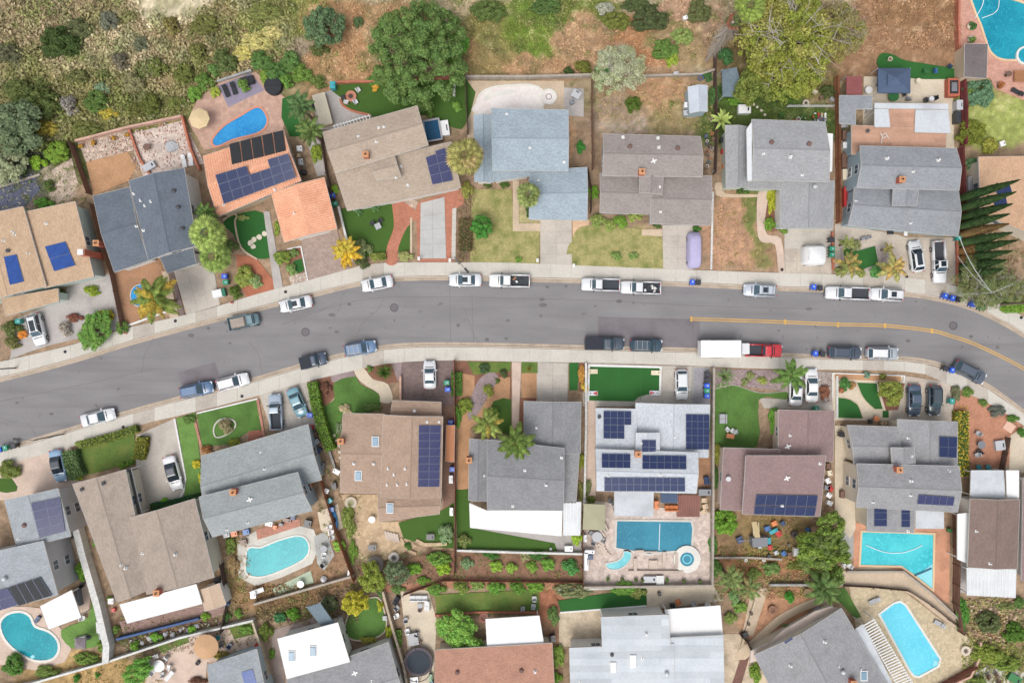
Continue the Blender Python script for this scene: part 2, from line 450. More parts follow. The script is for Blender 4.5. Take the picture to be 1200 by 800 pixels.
for q in (((-Rr,-Rr),(Rr,-Rr),(Rr,ya),(-Rr,ya)), ((-Rr,yb),(Rr,yb),(Rr,Rr),(-Rr,Rr)), ((-Rr,ya),(xa,ya),(xa,yb),(-Rr,yb)), ((xb,ya),(Rr,ya),(Rr,yb),(xb,yb))): m.poly([(p[0], p[1], -.05) for p in q])
m.add('terrain', mt('far_soil', S(150,132,100), 1, .2, .4, .3, .02, .2))['kind'] = 'structure'
# ================= ROAD =================
KN = smooth(PP("-260,505 -120,470 0,443 85,421 150,401 230,379 300,361 362,345 420,331 460,325.5 525,324 600,325.5 700,328 800,331.5 900,336 962,338 1060,343 1100,349 1125,355 1150,364 1175,376 1200,391 1300,455 1420,540"), 4, False)
KS = smooth(PP("-260,596 -120,562 0,529 75,507 150,485 212,468 250,459 300,446 350,431 405,417 450,408.5 500,405.5 600,406.5 725,410 812,412 900,417 975,420 1050,421.5 1087,425.5 1117,435 1150,450 1175,466 1200,485 1290,548 1400,635"), 4, False)
asph, n_, l_, b_ = newmat('asphalt')
tcg = n_.new('ShaderNodeTexCoord')
def nz(sc, det=5, sv=None, ro=0):
 x = nd(n_, 'ShaderNodeTexNoise'); x.inputs['Scale'].default_value = sc; x.inputs['Detail'].default_value = det
 if sv:
  mp = n_.new('ShaderNodeMapping'); mp.inputs['Scale'].default_value = sv; mp.inputs['Rotation'].default_value = (0, 0, ro); l_.new(tcg.outputs['Object'], mp.inputs[0]); l_.new(mp.outputs[0], x.inputs[0])
 else: l_.new(tcg.outputs['Object'], x.inputs[0])
 return x.outputs[0]
ac = mixc(n_, l_, ramp(n_, l_, nz(.12, 4, (1, 3, 1)), .35, .65), S(132,130,131), S(142,140,141))
ac = mixc(n_, l_, ramp(n_, l_, nz(.35, 6, (.12, 2.2, 1)), .5, .8), ac, S(124,121,123))
ac = mixc(n_, l_, 1., ac, ramp(n_, l_, nz(9, 4), .3, .7, (.86,.86,.86,1), (1.1,1.1,1.1,1)), 'MULTIPLY')
ac = mixc(n_, l_, ramp(n_, l_, nz(.8, 8), .66, .74), ac, S(112,106,108))
l_.new(ac, b_.inputs['Base Color']); b_.inputs['Roughness'].default_value = .85; b_.inputs['Specular IOR Level'].default_value = .3
m = MB(); NR = 0
kn = wp(KN); ks = wp(KS)
def resamp(pts, n):
 P = np.array(pts); dd = np.r_[0, np.cumsum(np.hypot(*(P[1:]-P[:-1]).T))]; t = np.linspace(0, dd[-1], n)
 return list(zip(np.interp(t, dd, P[:, 0]), np.interp(t, dd, P[:, 1])))
def by_x(pts, xs):
 P = np.array(pts); return [(x, float(np.interp(x, P[:, 0], P[:, 1]))) for x in xs]
xs = np.linspace(-100, 92, 90)
A = by_x(kn, xs); B = by_x(ks, xs)
for i in range(len(xs)-1):
 m.poly([(B[i][0], B[i][1], .012), (B[i+1][0], B[i+1][1], .012), (A[i+1][0], A[i+1][1], .012), (A[i][0], A[i][1], .012)])
road = m.add('road', asph); road['kind'] = 'structure'
m_conc = mt('kerb_concrete', S(205,190,172), .9, .1, 4, .1, .4, .2)
m_side = mt('sidewalk_concrete', S(205,200,190), .9, .08, 5, .1, .3, .2)
m_old = mt('weathered_concrete', S(190,181,170), .9, .1, 4, .18, .3, .25)
WN = smooth(PP("-260,486 -120,452 0,424 85,404 146,385 230,366 300,345 360,329 407,316 440,308.5 525,307.5 600,308 700,312 775,315 900,319.5 1000,322 1060,325 1117,334 1150,346 1175,357 1200,372 1300,436 1420,521"), 4, False)
WS = smooth(PP("-260,612 -120,578 0,545 85,523 155,500 230,482 300,464 360,447 415,434 460,425 532,422 600,423.5 700,425 775,427 900,432 1062,435 1100,446 1125,457 1165,476 1200,499 1290,563 1400,650"), 4, False)
def smooth_strip(name, inner, outer, xs, z0, mat, step=None, parent=None, jit=True):
 a = by_x(inner, xs); b = by_x(outer, xs); return a, b
for nm, K, Wk, sgn in (('north_kerb', kn, wp(WN), 1), ('south_kerb', ks, wp(WS), -1)):
 par = MB(); Kp = resamp(K, 160); par.sweep([(p[0], p[1], -.03) for p in Kp], .16, .17); ko = par.add(nm, m_conc); ko['kind'] = 'structure'
 g_ = MB(); gl = offs(Kp, -.34*sgn); g_.sweep([(p[0], p[1], -.02) for p in gl], .46, .04); go = g_.add('gutter', mt('gutter_concrete', S(186,170,152), .9, .12, 4, .25, .5), ko)
 so = MB(); base = []
 xs = np.arange(-92, 90, 3.05)
 Ki = offs(Kp, .14*sgn)
 A = by_x(Ki, xs); B = by_x(Wk, xs)
 root = None; rnd = random.Random(4)
 bd = MB()
 for i in range(len(xs)-1): bd.poly([(A[i][0], A[i][1], .05), (A[i+1][0], A[i+1][1], .05), (B[i+1][0], B[i+1][1], .05), (B[i][0], B[i][1], .05)][::sgn])
 root = bd.add('north_sidewalk' if sgn > 0 else 'south_sidewalk', mt('joint_dirt', S(158,146,130), 1)); root['kind'] = 'structure'
 for i in range(len(xs)-1):
  s_ = MB(); zz = .125+rnd.uniform(-.008, .008); q = [A[i], A[i+1], B[i+1], B[i]]
  g2 = .01
  q = [(q[0][0]+g2, q[0][1]), (q[1][0]-g2, q[1][1]), (q[2][0]-g2, q[2][1]), (q[3][0]+g2, q[3][1])]
  s_.prism(q, .0, zz); s_.add('slab', m_old if rnd.random() < .1 else m_side, root)
YL = smooth(PP("810,373.6 900,376.6 982,380 1037,381.5 1092,387.5 1112,393 1137,401 1170,416 1200,432 1260,468 1330,515"), 5, False)
my = mt('yellow_line_paint', S(214,170,92), .7, .12, 6, .2)
for o_ in (-.16, .16):
 mm_ = MB(); P_ = resamp(wp(YL), 90); mm_.sweep([(p[0], p[1], .008) for p in offs(P_, o_)], .15, .012); mm_.add('line_marking', my, road)
for x, y in ((810,373.6),(920,377),(982,380.3),(1037,381.6),(1092,387.6)):
 mm_ = MB(); w = W(x, y); mm_.box((w.x, w.y, .03), (.3, .75, .03)); mm_.add('line_marking', my, road)
mdark = mt('cast_iron', S(104,98,100), .7, .15, 8, .1, metal=.2)
mtar = mt('tar_patch', S(118,112,116), .85, .1, 5, .1)
for x, y in ((462,360.5),(358,389),(1117,381.5),(634,370)):
 r_ = .62 if x != 634 else .2
 mm_ = MB(); w = W(x, y); mm_.ring((w.x, w.y), r_*.8, r_, .014, .026, 20, 0); mm_.add('manhole_frame', mt('manhole_ring', S(92,88,92), .8), road)
 mm_ = MB(); mm_.lathe((w.x, w.y, .014), [(r_*.78, 0), (r_*.78, .008)], 18); mm_.add('manhole_cover', mtar, road)
for pts in ("209,436 252,424 262,452 216,466", "700,371 820,374 820,412 702,409"):
 mm_ = MB(); mm_.prism(wp(PP(pts)), .010, .0155); mm_.add('asphalt_patch', mt('asphalt_newer', S(126,120,124), .85, .12, 8, .2, .4), road)
for pts in ("527,325 528,404", "0,470 90,452 180,432", "330,380 420,352 520,348 700,352 812,358 960,362", "812,374 812,411", "32,496 38,502 43,513", "553,345 555,404"):
 mm_ = MB(); mm_.sweep([(p[0], p[1], .013) for p in wp(smooth(PP(pts), 5, False))], .05, .004); mm_.add('seam', mt('crack_seal', S(108,103,108), .8), road)
rn_ = random.Random(12); mo_ = mt('oil_stain', S(112,108,108), .7, .12, 3, .2); Lm = by_x(kn, np.linspace(-95, 90, 60)); Lo = by_x(ks, np.linspace(-95, 90, 60))
for i in range(46):
 j = rn_.randrange(60); u = rn_.choice([.1, .12, .3, .38, .62, .7, .88, .9]); x = Lm[j][0]+rn_.uniform(-1, 1); y = Lm[j][1]*(1-u)+Lo[j][1]*u; r = rn_.uniform(.1, .3)
 m = MB(); m.lathe((x, y, .0125), [(r, 0), (r*.9, .001+i*.00003)], 9, sx=rn_.uniform(1, 2.2)); m.add('oil_stain', mo_, road)
for i in range(9):
 j = rn_.randrange(4, 52); u = rn_.uniform(.15, .85); x = Lm[j][0]; y = Lm[j][1]*(1-u)+Lo[j][1]*u; pts = [(x, y)]
 for q in range(9): a_ = rn_.uniform(-.5, .5)+(i % 3-1)*1.1; pts.append((pts[-1][0]+.8*math.cos(a_), pts[-1][1]+.8*math.sin(a_)))
 m = MB(); m.sweep([(p[0], p[1], .0165) for p in pts], .045, .002); m.add('seam', MATS['crack_seal'], road)
# ================= YARD SURFACES =================
drv = lambda a, z=.075, **k: patch('driveway', a, mt('drive_concrete', S(196,188,178), .9, .09, 4, .2, .3, .2), z, **k)
turf = mt('green_turf', S(72,104,42), .95, .16, 7, .14, .35, .4, col2=S(62,92,44))
turf2 = mt('vivid_turf', S(50,104,48), .95, .12, 8, .1, .4, .4)
lawn = mt('mown_lawn', S(98,122,58), .97, .2, 5, .35, .5, .5, col2=S(128,132,70))
dry = mt('dry_lawn', S(166,158,106), 1, .2, 3.2, .5, .6, .6, col2=S(124,132,72))
deckp = mt('pink_paving', S(206,170,152), .9, .08, 4, .15, .4, .25, 'brick', psize=(.6, .6, .012), joint=(.75,.75,.75,1))
beige = mt('beige_paving', S(206,186,162), .9, .1, 4, .18, .35, .25)
terra = mt('terracotta_paving', S(196,132,108), .9, .12, 5, .15, .4, .3, 'brick', psize=(.4, .2, .012), joint=(.75,.72,.7,1), rot=14)
pav = mt('grey_pink_pavers', S(178,158,148), .9, .14, 4, .15, .4, .3, 'brick', psize=(.45, .3, .015), joint=(.7,.68,.66,1), rot=15)
pavd = mt('dark_pavers', S(140,122,118), .9, .16, 4, .2, .4, .3, 'brick', psize=(.4, .25, .015), joint=(.7,.68,.66,1), rot=40)
mulch = mt('brown_mulch', S(140,100,82), 1, .25, 8, .3, .6, .6)
redm = mt('red_mulch', S(184,118,92), 1, .2, 9, .25, .6, .6)
soil = mt('bare_soil', S(190,148,112), 1, .14, 5, .25, .4, .5)
soil2 = mt('brown_soil', S(168,128,96), 1, .2, 5, .35, .5, .6, col2=S(128,112,66))
grav = mt('grey_gravel', S(178,166,160), 1, .3, 9, .1, .5, .8)
pgrav = mt('purple_gravel', S(160,142,142), 1, .35, 8, .15, .5, .8)
flag = mt('flagstone', S(214,198,188), .9, .1, 4, .12, .4, .4, 'stone', psize=(1.7,), joint=(.84,.8,.77,1))
flag2 = mt('tan_flagstone', S(205,180,148), .9, .1, 4, .12, .4, .4, 'stone', psize=(2.,), joint=(.86,.82,.77,1))
white = mt('white_painted', S(232,232,230), .75, .05, 4, .08)
greyc = mt('grey_concrete', S(186,180,176), .9, .1, 4, .22, .35, .25)
def path(a, mat=None, z=.085, w=None, sm=0):
 if w:
  m_ = MB(); p = PP(a); p = smooth(p, 4, False) if sm else p
  m_.sweep([(q[0], q[1], 0) for q in wp(p)], w, z+(LAYER[0] % 9)*.001); LAYER[0] += 1; o = m_.add('path', mat or m_side); o['kind'] = 'structure'; return o
 return patch('path', a, mat or m_side, z, sm)
def slabs(name, quad, nu, nv, mat, z=.09, gap=.03, parent=None, jit=.01):
 """a rectangular paved area as separate slabs"""
 q = wp(PP(quad)) if isinstance(quad, str) else quad
 bs = MB(); bs.prism(q, -.01, z-.03); root = bs.me(name, MATS['joint_dirt']); root = link(name, root); root['kind'] = 'structure'
 Q = [Vector(p) for p in q]; rnd = random.Random(len(bpy.data.objects))
 P = lambda u, v: (Q[0]*(1-u)+Q[1]*u)*(1-v)+(Q[3]*(1-u)+Q[2]*u)*v
 L = (Q[1]-Q[0]).length; H = (Q[3]-Q[0]).length; gu = gap/L/2; gv = gap/H/2
 for i in range(nu):
  for j in range(nv):
   s_ = MB(); pts = [P(i/nu+gu, j/nv+gv), P((i+1)/nu-gu, j/nv+gv), P((i+1)/nu-gu, (j+1)/nv-gv), P(i/nu+gu, (j+1)/nv-gv)]
   s_.prism([tuple(p) for p in pts], 0, z+rnd.uniform(-jit, jit)); s_.add('slab', mat, root)
 return root
mdrv = mt('drive_concrete', S(196,188,178), .9, .09, 4, .2, .3, .2)
Y_ = """driveway|greyc|20,373 68,354 80,337 128,320 138,350 146,384 60,404 35,412 12,421
gravel_bed|dgrav|-20,215 0,213 38,203 48,222 28,243 -20,252
gravel_bed|stonepale|60,200 84,185 92,215 80,235 65,222
yard|soilA|133,318 188,303 196,340 204,362 148,382
path|beige|190,318 197,318 210,372 200,374
path|pavd|199,318 204,318 217,369 211,371
driveway|mdrvA|204,318 231,311 250,310 258,357 219,369
yard|soil|101,190 150,178 160,196 151,212 110,229
yard|stonepale|92,167 154,151 157,176 101,190
patio|flag|155,157 215,141 240,192 216,196 168,206 158,180
patio|deckp|220,142 232,116 260,95 300,85 338,118 332,152 262,172 240,176
patio|pdeck|256,101 294,86 310,106 268,126
lawn|turf2|331,116 348,110 357,160 340,160 330,138
path|greyc|355,150 372,145 382,205 372,207
lawn|turf2|262,262 276,252 309,250 320,296 302,303 283,292 274,275
path|greyc|309,248 316,248 332,338 322,342
garden_bed|redm|277,298 300,302 328,338 303,346 290,350 280,330
garden_bed|stonepale|338,324 358,318 362,328 342,334
garden_bed|mulch|328,296 352,290 360,318 340,324
lawn|turf2|344,306 354,303 357,317 346,322
driveway|pav|352,277 395,270 409,316 362,329
lawn|turf|399,245 462,233 464,260 454,299 420,302 406,274
path|terra|460,232 478,240 496,254 488,257 477,267 467,290 465,309 453,309 454,290 462,267
lawn|turf|484,257 482,293 466,296 468,281 475,266
garden_bed|stonepale|473,232 490,236 487,246 474,241
patio|terra|487,238 525,226 545,213 543,240 531,246 531,307 490,307
lawn|turf|397,100 546,93 545,147 527,148 498,135 440,137 425,131 407,126 400,115
patio|greyc|366,112 397,104 402,123 415,131 436,135 390,152 372,152
patio|beige|547,95 661,95 661,130 620,135 548,165
patio|greyc|661,103 684,104 684,137 661,135
lawn|dry|553,222 600,222 602,270 632,270 632,309 551,309
path|beige|601,212 608,212 608,262 633,262 633,271 601,271
garden_bed|pink|671,258 691,258 689,266 683,273 671,277
lawn|dry|671,278 690,264 760,270 760,277 774,277 777,315 671,312
path|beige|752,269 776,269 776,277 752,276
path|beige|838,215 846,215 850,227 889,228 889,231 845,231 838,224
path|pinkc|888,226 900,226 896,258 899,275 915,280 919,319 912,319 908,287 893,284 887,270
garden_bed|mulch|898,224 916,218 916,268 905,272 897,270
driveway|mdrvA|919,268 976,268 974,322 919,321
patio|beigeB|1012,90 1116,90 1118,178 1010,165
lawn|turf2|1031,64 1045,64 1060,71 1090,76 1121,82 1121,92 1066,92 1030,80
driveway|greyb|978,262 1052,275 1060,278 1118,278 1119,334 1060,325 978,320
garden_bed|grav|984,290 1000,293 1028,287 1040,292 1036,318 984,316
lawn|turf2|988,290 1005,294 1025,288 1029,309 1010,316 990,314
driveway|greyc|1118,278 1120,320 1118,334 1112,330
patio|terraP|1120,-40 1240,-40 1240,122 1198,117 1166,104 1160,92 1120,92
patio|pinkc|-30,528 84,524 90,556 98,570 60,578 -30,590
lawn|turf|-20,560 14,560 21,570 20,575 8,577 -20,572
lawn|mown|92,527 158,508 160,541 100,557
driveway|mdrvA|160,510 205,490 219,575 213,583 165,597 160,545
lawn|lawnB|207,490 229,483 238,570 235,577 216,581 219,560
lawn|turfB|231,485 302,468 308,503 292,505 270,520 237,523
driveway|mdrvA|304,463 360,447 374,500 330,506 318,503
garden_bed|redbrick|292,503 302,500 309,508 300,520 290,522
garden_bed|mulch|372,444 392,440 396,460 380,478 376,470
lawn|turfB|392,448 416,441 422,450 443,461 446,474 425,484 402,486 398,512 388,512 378,480 392,468
garden_bed|pgrav|387,440 413,433 417,441 390,448
path|beigeB|415,434 426,431 437,444 455,450 460,470 446,471 444,461 424,448
garden_bed|mulch|425,431 462,424 467,447 447,450 434,442
garden_bed|pgrav|458,424 471,423 470,445 466,446
driveway|pavd|470,423 532,422 532,475 470,470
yard|soilB|519,475 533,475 533,600 519,600
patio|flag2|400,579 443,579 444,611 482,611 473,625 489,640 465,650 440,660 418,652 412,620
lawn|turf|467,612 517,598 533,588 533,642 505,640 473,630
garden_bed|mulch|534,424 599,424 599,482 534,482
lawn|mown|548,424 599,424 598,435 555,439
path|soil|541,437 556,440 556,462 570,470 575,442 598,442 597,470 573,480 552,500 550,572 536,574 537,490
garden_bed|pgrav|557,452 566,440 578,436 584,444 574,460 562,482 551,492 548,480
lawn|turf|573,483 578,470 590,466 599,468 599,510 574,502
driveway|pinkc|600,424 611,424 609,466 613,514 600,508
lawn|mown|611,424 630,424 630,437 611,437
yard|soil|611,437 629,437 629,471 612,468
driveway|mdrvA|629,424 666,425 665,471 629,471
lawn|turf2|667,425 678,425 677,457 667,457
garden_bed|mulch|678,425 689,425 688,460 678,458
garden_bed|mulch|609,466 628,466 628,474 615,474 612,513 608,500
lawn|turf|534,573 550,573 552,618 650,636 653,645 536,645
patio|greyc|547,612 680,626 682,646 653,644 646,636 556,632 549,624
garden_bed|soilD|534,646 682,648 682,683 534,680
patio|mdrvA|683,425 832,430 832,476 683,476
patio|slate|811,430 832,431 832,475 812,474
path|pinkc|688,466 698,470 698,580 686,590
patio|flag|683,585 832,600 832,686 683,684
yard|soilA|818,534 833,534 833,570 818,570
garden_bed|pgrav|834,432 920,434 919,458 880,454 860,450 835,456
lawn|turfB|836,456 860,451 890,460 920,458 920,468 889,468 887,522 836,524
driveway|mdrvA|889,466 976,470 976,480 895,478
garden_bed|grav|920,433 975,436 975,474 920,468
driveway|mdrvA|921,434 960,435 960,474 921,470
yard|beigeB|975,437 1060,440 1058,493 975,492
garden_bed|soil|978,437 1055,440 1056,447 978,444
lawn|turf2|1003,448 1027,449 1028,458 1034,479 1024,479 1011,466
lawn|turf2|981,465 994,467 1005,474 1011,490 980,489
lawn|turf2|1034,481 1041,481 1041,489 1034,489
garden_bed|mulch|1028,447 1060,449 1052,480 1038,481
driveway|greyb|1058,440 1112,448 1117,470 1116,493 1042,493
yard|redsoil|1122,455 1165,474 1196,500 1182,545 1142,552 1126,520 1118,480
patio|beigeB|1184,510 1230,480 1230,560 1182,550
path|beigeB|978,498 1002,500 1002,620 996,630 978,610
patio|greyp|982,596 1000,600 1000,652 988,660 980,640
patio|salmon|1000,612 1113,618 1112,706 1090,697 1058,668 1000,668
path|beige|988,668 1058,668 1120,722 1120,736 1095,718 1055,690 990,684
patio|greyc|1120,600 1134,600 1134,694 1122,694
patio|whiteconc|278,634 300,622 345,614 368,620 374,640 366,660 330,676 300,686 280,676
patio|brickred|300,620 352,607 352,616 302,632
patio|greyp|368,628 382,622 392,650 380,668 372,660
patio|palegreen|318,690 364,668 368,682 324,697
yard|beigeB|372,600 396,590 402,618 384,628 376,620
patio|pinkc|-20,712 30,710 47,712 72,736 84,760 76,775 45,785 -20,775
lawn|lawnB|72,738 104,722 108,686 112,690 119,715 129,745 112,757 84,758
patio|pinkc|88,690 105,680 108,690 104,715 94,718
patio|beige|83,632 95,628 112,690 104,684 90,650
patio|pinkpav|140,728 238,704 262,700 266,720 145,742
lawn|turfB|404,735 416,704 432,700 446,702 453,735 435,748 412,748
patio|greyr|318,738 372,722 374,736 330,748 334,800 322,800
patio|beigeB|469,692 500,685 512,726 507,812 482,812 478,760
lawn|mown|510,696 632,690 632,717 512,722
lawn|turf2|654,703 757,688 758,709 657,716
patio|beigeC|655,717 757,709 760,722 704,724 704,753 655,758
patio|beigeB|757,684 836,686 848,703 780,712 757,712
patio|beigeC|843,742 866,742 874,757 920,830 850,830
path|stripe|872,756 880,762 860,830 848,830
path|beige|880,690 900,688 896,702 882,745 870,740
path|tanpath|862,765 885,745 910,722 942,705 968,697 975,704 944,714 915,730 892,752 873,772
patio|tanflag|995,686 1056,690 1098,722 1137,748 1145,762 1136,790 1100,815 1060,830 1003,737
lawn|turfB|970,690 990,688 1009,722 1002,724
patio|pinkc|170,775 225,745 262,737 300,735 305,760 243,775 238,830 172,830
lawn|mown|186,756 220,744 222,752 190,764
lawn|mown|268,733 300,726 300,742 275,748
patio|whiteconc|1118,800 1165,776 1210,790 1215,830 1120,830
pond_bed|mulch|1143,718 1180,720 1195,745 1160,748 1145,738
garden_bed|soilD|418,662 533,645 533,682 430,688
garden_bed|redsoil|440,688 534,676 682,682 680,690 535,688 445,694"""
MM = dict(greyc=greyc, dgrav=mt('slate_gravel', S(96,100,118), 1, .3, 8, .2, .5, .7), stonepale=mt('pale_rock', S(205,186,170), 1, .3, 4, .3, .7, .7, 'stone', psize=(1.6,), joint=(.7,.65,.6,1)),
 soilA=mt('soil_orange', S(176,136,106), 1, .12, 4, .25, .4, .4), beige=beige, pavd=pavd, mdrvA=mdrv, soil=soil, flag=flag, deckp=deckp, pdeck=mt('purple_deck', S(146,138,156), .8, .1, 4, .2), turf2=turf2, turf=turf, mown=lawn,
 redm=redm, mulch=mulch, pav=pav, terra=terra, dry=dry, pink=mt('pink_stone', S(214,180,150), .9, .14, 5, .2), pinkc=mt('pink_concrete', S(212,190,174), .9, .08, 4, .18, .4, .25), beigeB=mt('cream_concrete', S(216,202,180), .9, .09, 4, .15, .4, .25),
 greyb=mt('patio_grey_beige', S(198,186,172), .9, .1, 4, .2, .35, .25), grav=grav, lawnB=mt('grass_lawn', S(110,146,74), .97, .18, 5, .25, .5, .4), turfB=mt('bright_turf', S(92,128,62), .97, .18, 6, .3, .4, .4),
 terraP=mt('pink_brick_paving', S(216,166,148), .9, .12, 5, .15, .4, .3, 'brick', psize=(.4,.2,.012), joint=(.8,.77,.75,1)), redbrick=mt('red_brick', S(190,124,104), .9, .15, 5, .2, pat='brick', psize=(.4,.2,.012)), pgrav=pgrav, soilB=mt('brown_paving', S(150,120,104), .95, .2, 5, .3), flag2=flag2, soilD=mt('dark_mulch', S(146,112,92), 1, .25, 6, .35, .6, .6),
 slate=mt('slate_grey_concrete', S(160,158,162), .9, .15, 5, .2), redsoil=mt('red_soil', S(188,136,110), 1, .16, 5, .3, .4, .5), greyp=mt('grey_slab', S(186,186,182), .9, .14, 3, .3), salmon=mt('salmon_paving', S(214,158,128), .85, .06, 4, .15, .4, .2, 'brick', psize=(.9,.9,.014), rot=45, joint=(.75,.72,.7,1)),
 whiteconc=mt('pale_concrete', S(212,208,198), .9, .08, 4, .2), brickred=mt('brick_paving', S(206,150,130), .9, .12, 5, .2, pat='brick', psize=(.4,.2,.015)), palegreen=mt('green_stone', S(190,204,178), .9, .12, 4, .3), pinkpav=mt('rose_pavers', S(170,142,132), .9, .15, 5, .2, pat='brick', psize=(.5,.25,.02)),
 greyr=mt('brown_grey_paving', S(168,152,144), .9, .12, 4, .3), beigeC=mt('stained_concrete', S(214,196,170), .9, .14, 3, .35, .5, .25), stripe=mt('brick_border', S(140,104,94), .9, .15, 5, .2, pat='brick', psize=(.4,.2,.015)), tanpath=mt('tan_path', S(210,190,164), .9, .08, 4, .05), tanflag=mt('tan_stamped_paving', S(206,190,160), .9, .1, 4, .15, .4, .4, 'stone', psize=(2.6,), joint=(.9,.87,.82,1)))
SMOOTH = {'lawn': 0}
for row in Y_.split('\n'):
 nm, mk, pts = row.split('|')
 z = {'lawn': .1, 'path': .11, 'driveway': .08, 'garden_bed': .09, 'patio': .065, 'yard': .05, 'gravel_bed': .06, 'pond_bed': .06}[nm]; z += .02*(pts[:7] in ('573,483', '557,452'))
 P_ = PP(pts); sm = 3 if (len(P_) > 6 and nm in ('lawn', 'path', 'garden_bed') and mk not in ('soil',)) else 0
 if nm == 'driveway' and mk == 'pav': z = .11
 patch(nm, P_, MM[mk], z, sm)
slabs('driveway', "633,258 670,258 670,311 633,311", 2, 4, mdrv, .115)
slabs('driveway', "776,264 812,264 812,316 777,316", 2, 4, mdrv, .115)
slabs('driveway', "493,238 521,231 523,303 492,303", 2, 4, mt('drive_grey', S(190,190,188), .9, .06, 4, .15), .13)
slabs('driveway', "920,292 974,292 973,321 920,320", 4, 2, MM['greyb'], .125)
slabs('driveway', "1062,279 1117,279 1117,330 1062,324", 3, 3, MM['greyb'], .12)
slabs('driveway', "630,425 665,425 665,470 630,470", 2, 3, mdrv, .12)
slabs('driveway', "205,319 250,311 257,357 219,368", 3, 3, mdrv, .115)
slabs('path', "530,245 535,243 534,304 529,304", 1, 8, m_side, .12)
slabs('driveway', "776,432 810,432 810,474 776,473", 2, 3, mdrv, .115)
slabs('driveway', "1060,443 1090,446 1090,492 1060,492", 2, 3, MM['greyb'], .12)
slabs('driveway', "315,462 357,449 370,497 328,504", 3, 3, mdrv, .115)
slabs('path', "149,549 155,547 165,598 159,600", 1, 7, m_side, .12)
slabs('path', "601,221 608,221 608,262 601,262", 1, 5, beige, .11)
def kerbline(pts, w=.25, h=.14, mat=None, name='edging', closed=False, sm=0):
 P_ = PP(pts); P_ = smooth(P_, 4, closed) if sm else P_
 if closed: P_ = P_+[P_[0]]
 m_ = MB(); m_.sweep([(q[0], q[1], 0) for q in wp(P_)], w, h+(LAYER[0] % 7)*.002); LAYER[0] += 1
 o = m_.add(name, mat or white); o['kind'] = 'structure'; return o
patch('lawn', "690,429 773,430 772,462 758,462 748,465 743,470 689,469", turf2, .125)
kerbline("689,470 690,428 774,430 773,463", .3, .17)
for i in range(3): kerbline(f"{699+i*26},430 {698+i*26},469", .04, .13, mt('turf_seam', S(64,120,58), 1))
kerbline("205,490 218,560 216,574 211,584", .22, .16)
kerbline("262,258 274,251 278,254 276,262 283,290 302,304", .25, .2, beige, sm=1)
kerbline("399,116 402,124 415,131 434,135", .3, .16, mt('terracotta_edge', S(190,120,95)), sm=1)
kerbline("482,255 482,297", .3, .14, beige); kerbline("302,468 310,512", .35, .15, MM['brickred'])
kerbline("228,490 236,523", .35, .15, MM['brickred']); kerbline("975,437 1059,440 1058,448", .15, .25); kerbline("975,437 975,466", .15, .25)
kerbline("404,735 416,704 432,700 446,702 453,735 435,748 412,748", .2, .2, m_conc, closed=True, sm=1)
kerbline("146,383 204,362", .25, .2, white)
kerbline("231,484 302,467", .2, .15, white); kerbline("337,292 353,289 361,329", .18, .2, white)
kerbline("656,717 757,709", .22, .16, white); kerbline("653,702 655,717", .2, .3, mt('timber_edge', S(130,95,75)))
kerbline("836,456 860,451 890,460 920,458", .12, .12, grav, sm=1)
kerbline("1003,447 1011,466 1024,479", .14, .12, beige, sm=1); kerbline("981,465 994,467 1005,474 1011,490", .14, .12, beige, sm=1)
kerbline("254,512 251,502 256,493 266,490 275,493 276,500 268,508", .2, .2, m_side, closed=True, sm=1)
kerbline("453,309 454,290 462,267 463,240", .12, .14, mt('terracotta_edge'), sm=1)
# ================= HOUSES =================
RM = {k: shingle(k, tuple(min(250, q*1.06) for q in c), v, b) for k, (c, v, b) in dict(
 tan=((196,168,140),.1,.12), slate=((106,115,126),.16,.15), beige=((178,162,146),.1,.12), blue=((160,174,184),.14,.1), taupe=((154,146,142),.1,.12),
 grey=((160,161,163),.12,.1), grey2=((148,152,157),.13,.12), pinkbrown=((200,164,134),.1,.15), bluegrey=((160,166,171),.12,.14), olive=((168,154,142),.09,.14),
 greengrey=((156,162,163),.12,.1), brown=((172,148,130),.13,.12), dgrey=((140,141,144),.14,.12), dgrey2=((152,152,154),.12,.14), light=((196,201,207),.1,.08), mauve=((148,126,124),.08,.1),
 charcoal=((142,142,144),.15,.1), dbrown=((134,116,108),.12,.12), redbrown=((184,140,120),.13,.12), pale=((206,212,217),.06,.16)).items()}
RM['white'] = mt('white_membrane', S(238,238,238), .6, .03, 2, .05, .3, .1)
RM['salmon'] = mt('salmon_membrane', S(200,158,134), .85, .07, 3, .2, .4, .2, 'brick', psize=(12., .6, .02), joint=(.86,.84,.84,1))
RM['lightmetal'] = mt('pale_corrugated', S(222,226,228), .5, .05, 3, .12, .5, .3, 'wave', psize=(1.2, .0), joint=(.86,.86,.88,1))
RM['roll'] = mt('pale_roll_roofing', S(206,212,217), .85, .06, 3, .22, .3, .2, 'brick', psize=(14., .95, .02), joint=(.86,.87,.88,1), col2=S(178,186,194))
RM['pinkflat'] = mt('pinkish_flat_roof', S(216,198,186), .85, .06, 3, .05)
RM['tile'] = mt('orange_clay_tile', S(232,174,142), .85, .16, 5, .15, .5, .3, col2=S(196,122,92))
RM['greyflat'] = mt('grey_flat_roof', S(202,207,212), .8, .06, 3, .2, .4, .2)
WMAT = {k: mt('stucco_'+k, S(*c), .9, .05, 5, .1, .4, .15) for k, c in dict(cream=(224,214,196), white=(232,230,226), mint=(200,214,206), tan=(206,186,160), pinkish=(226,206,192), grey=(196,196,198), blue=(176,196,206)).items()}
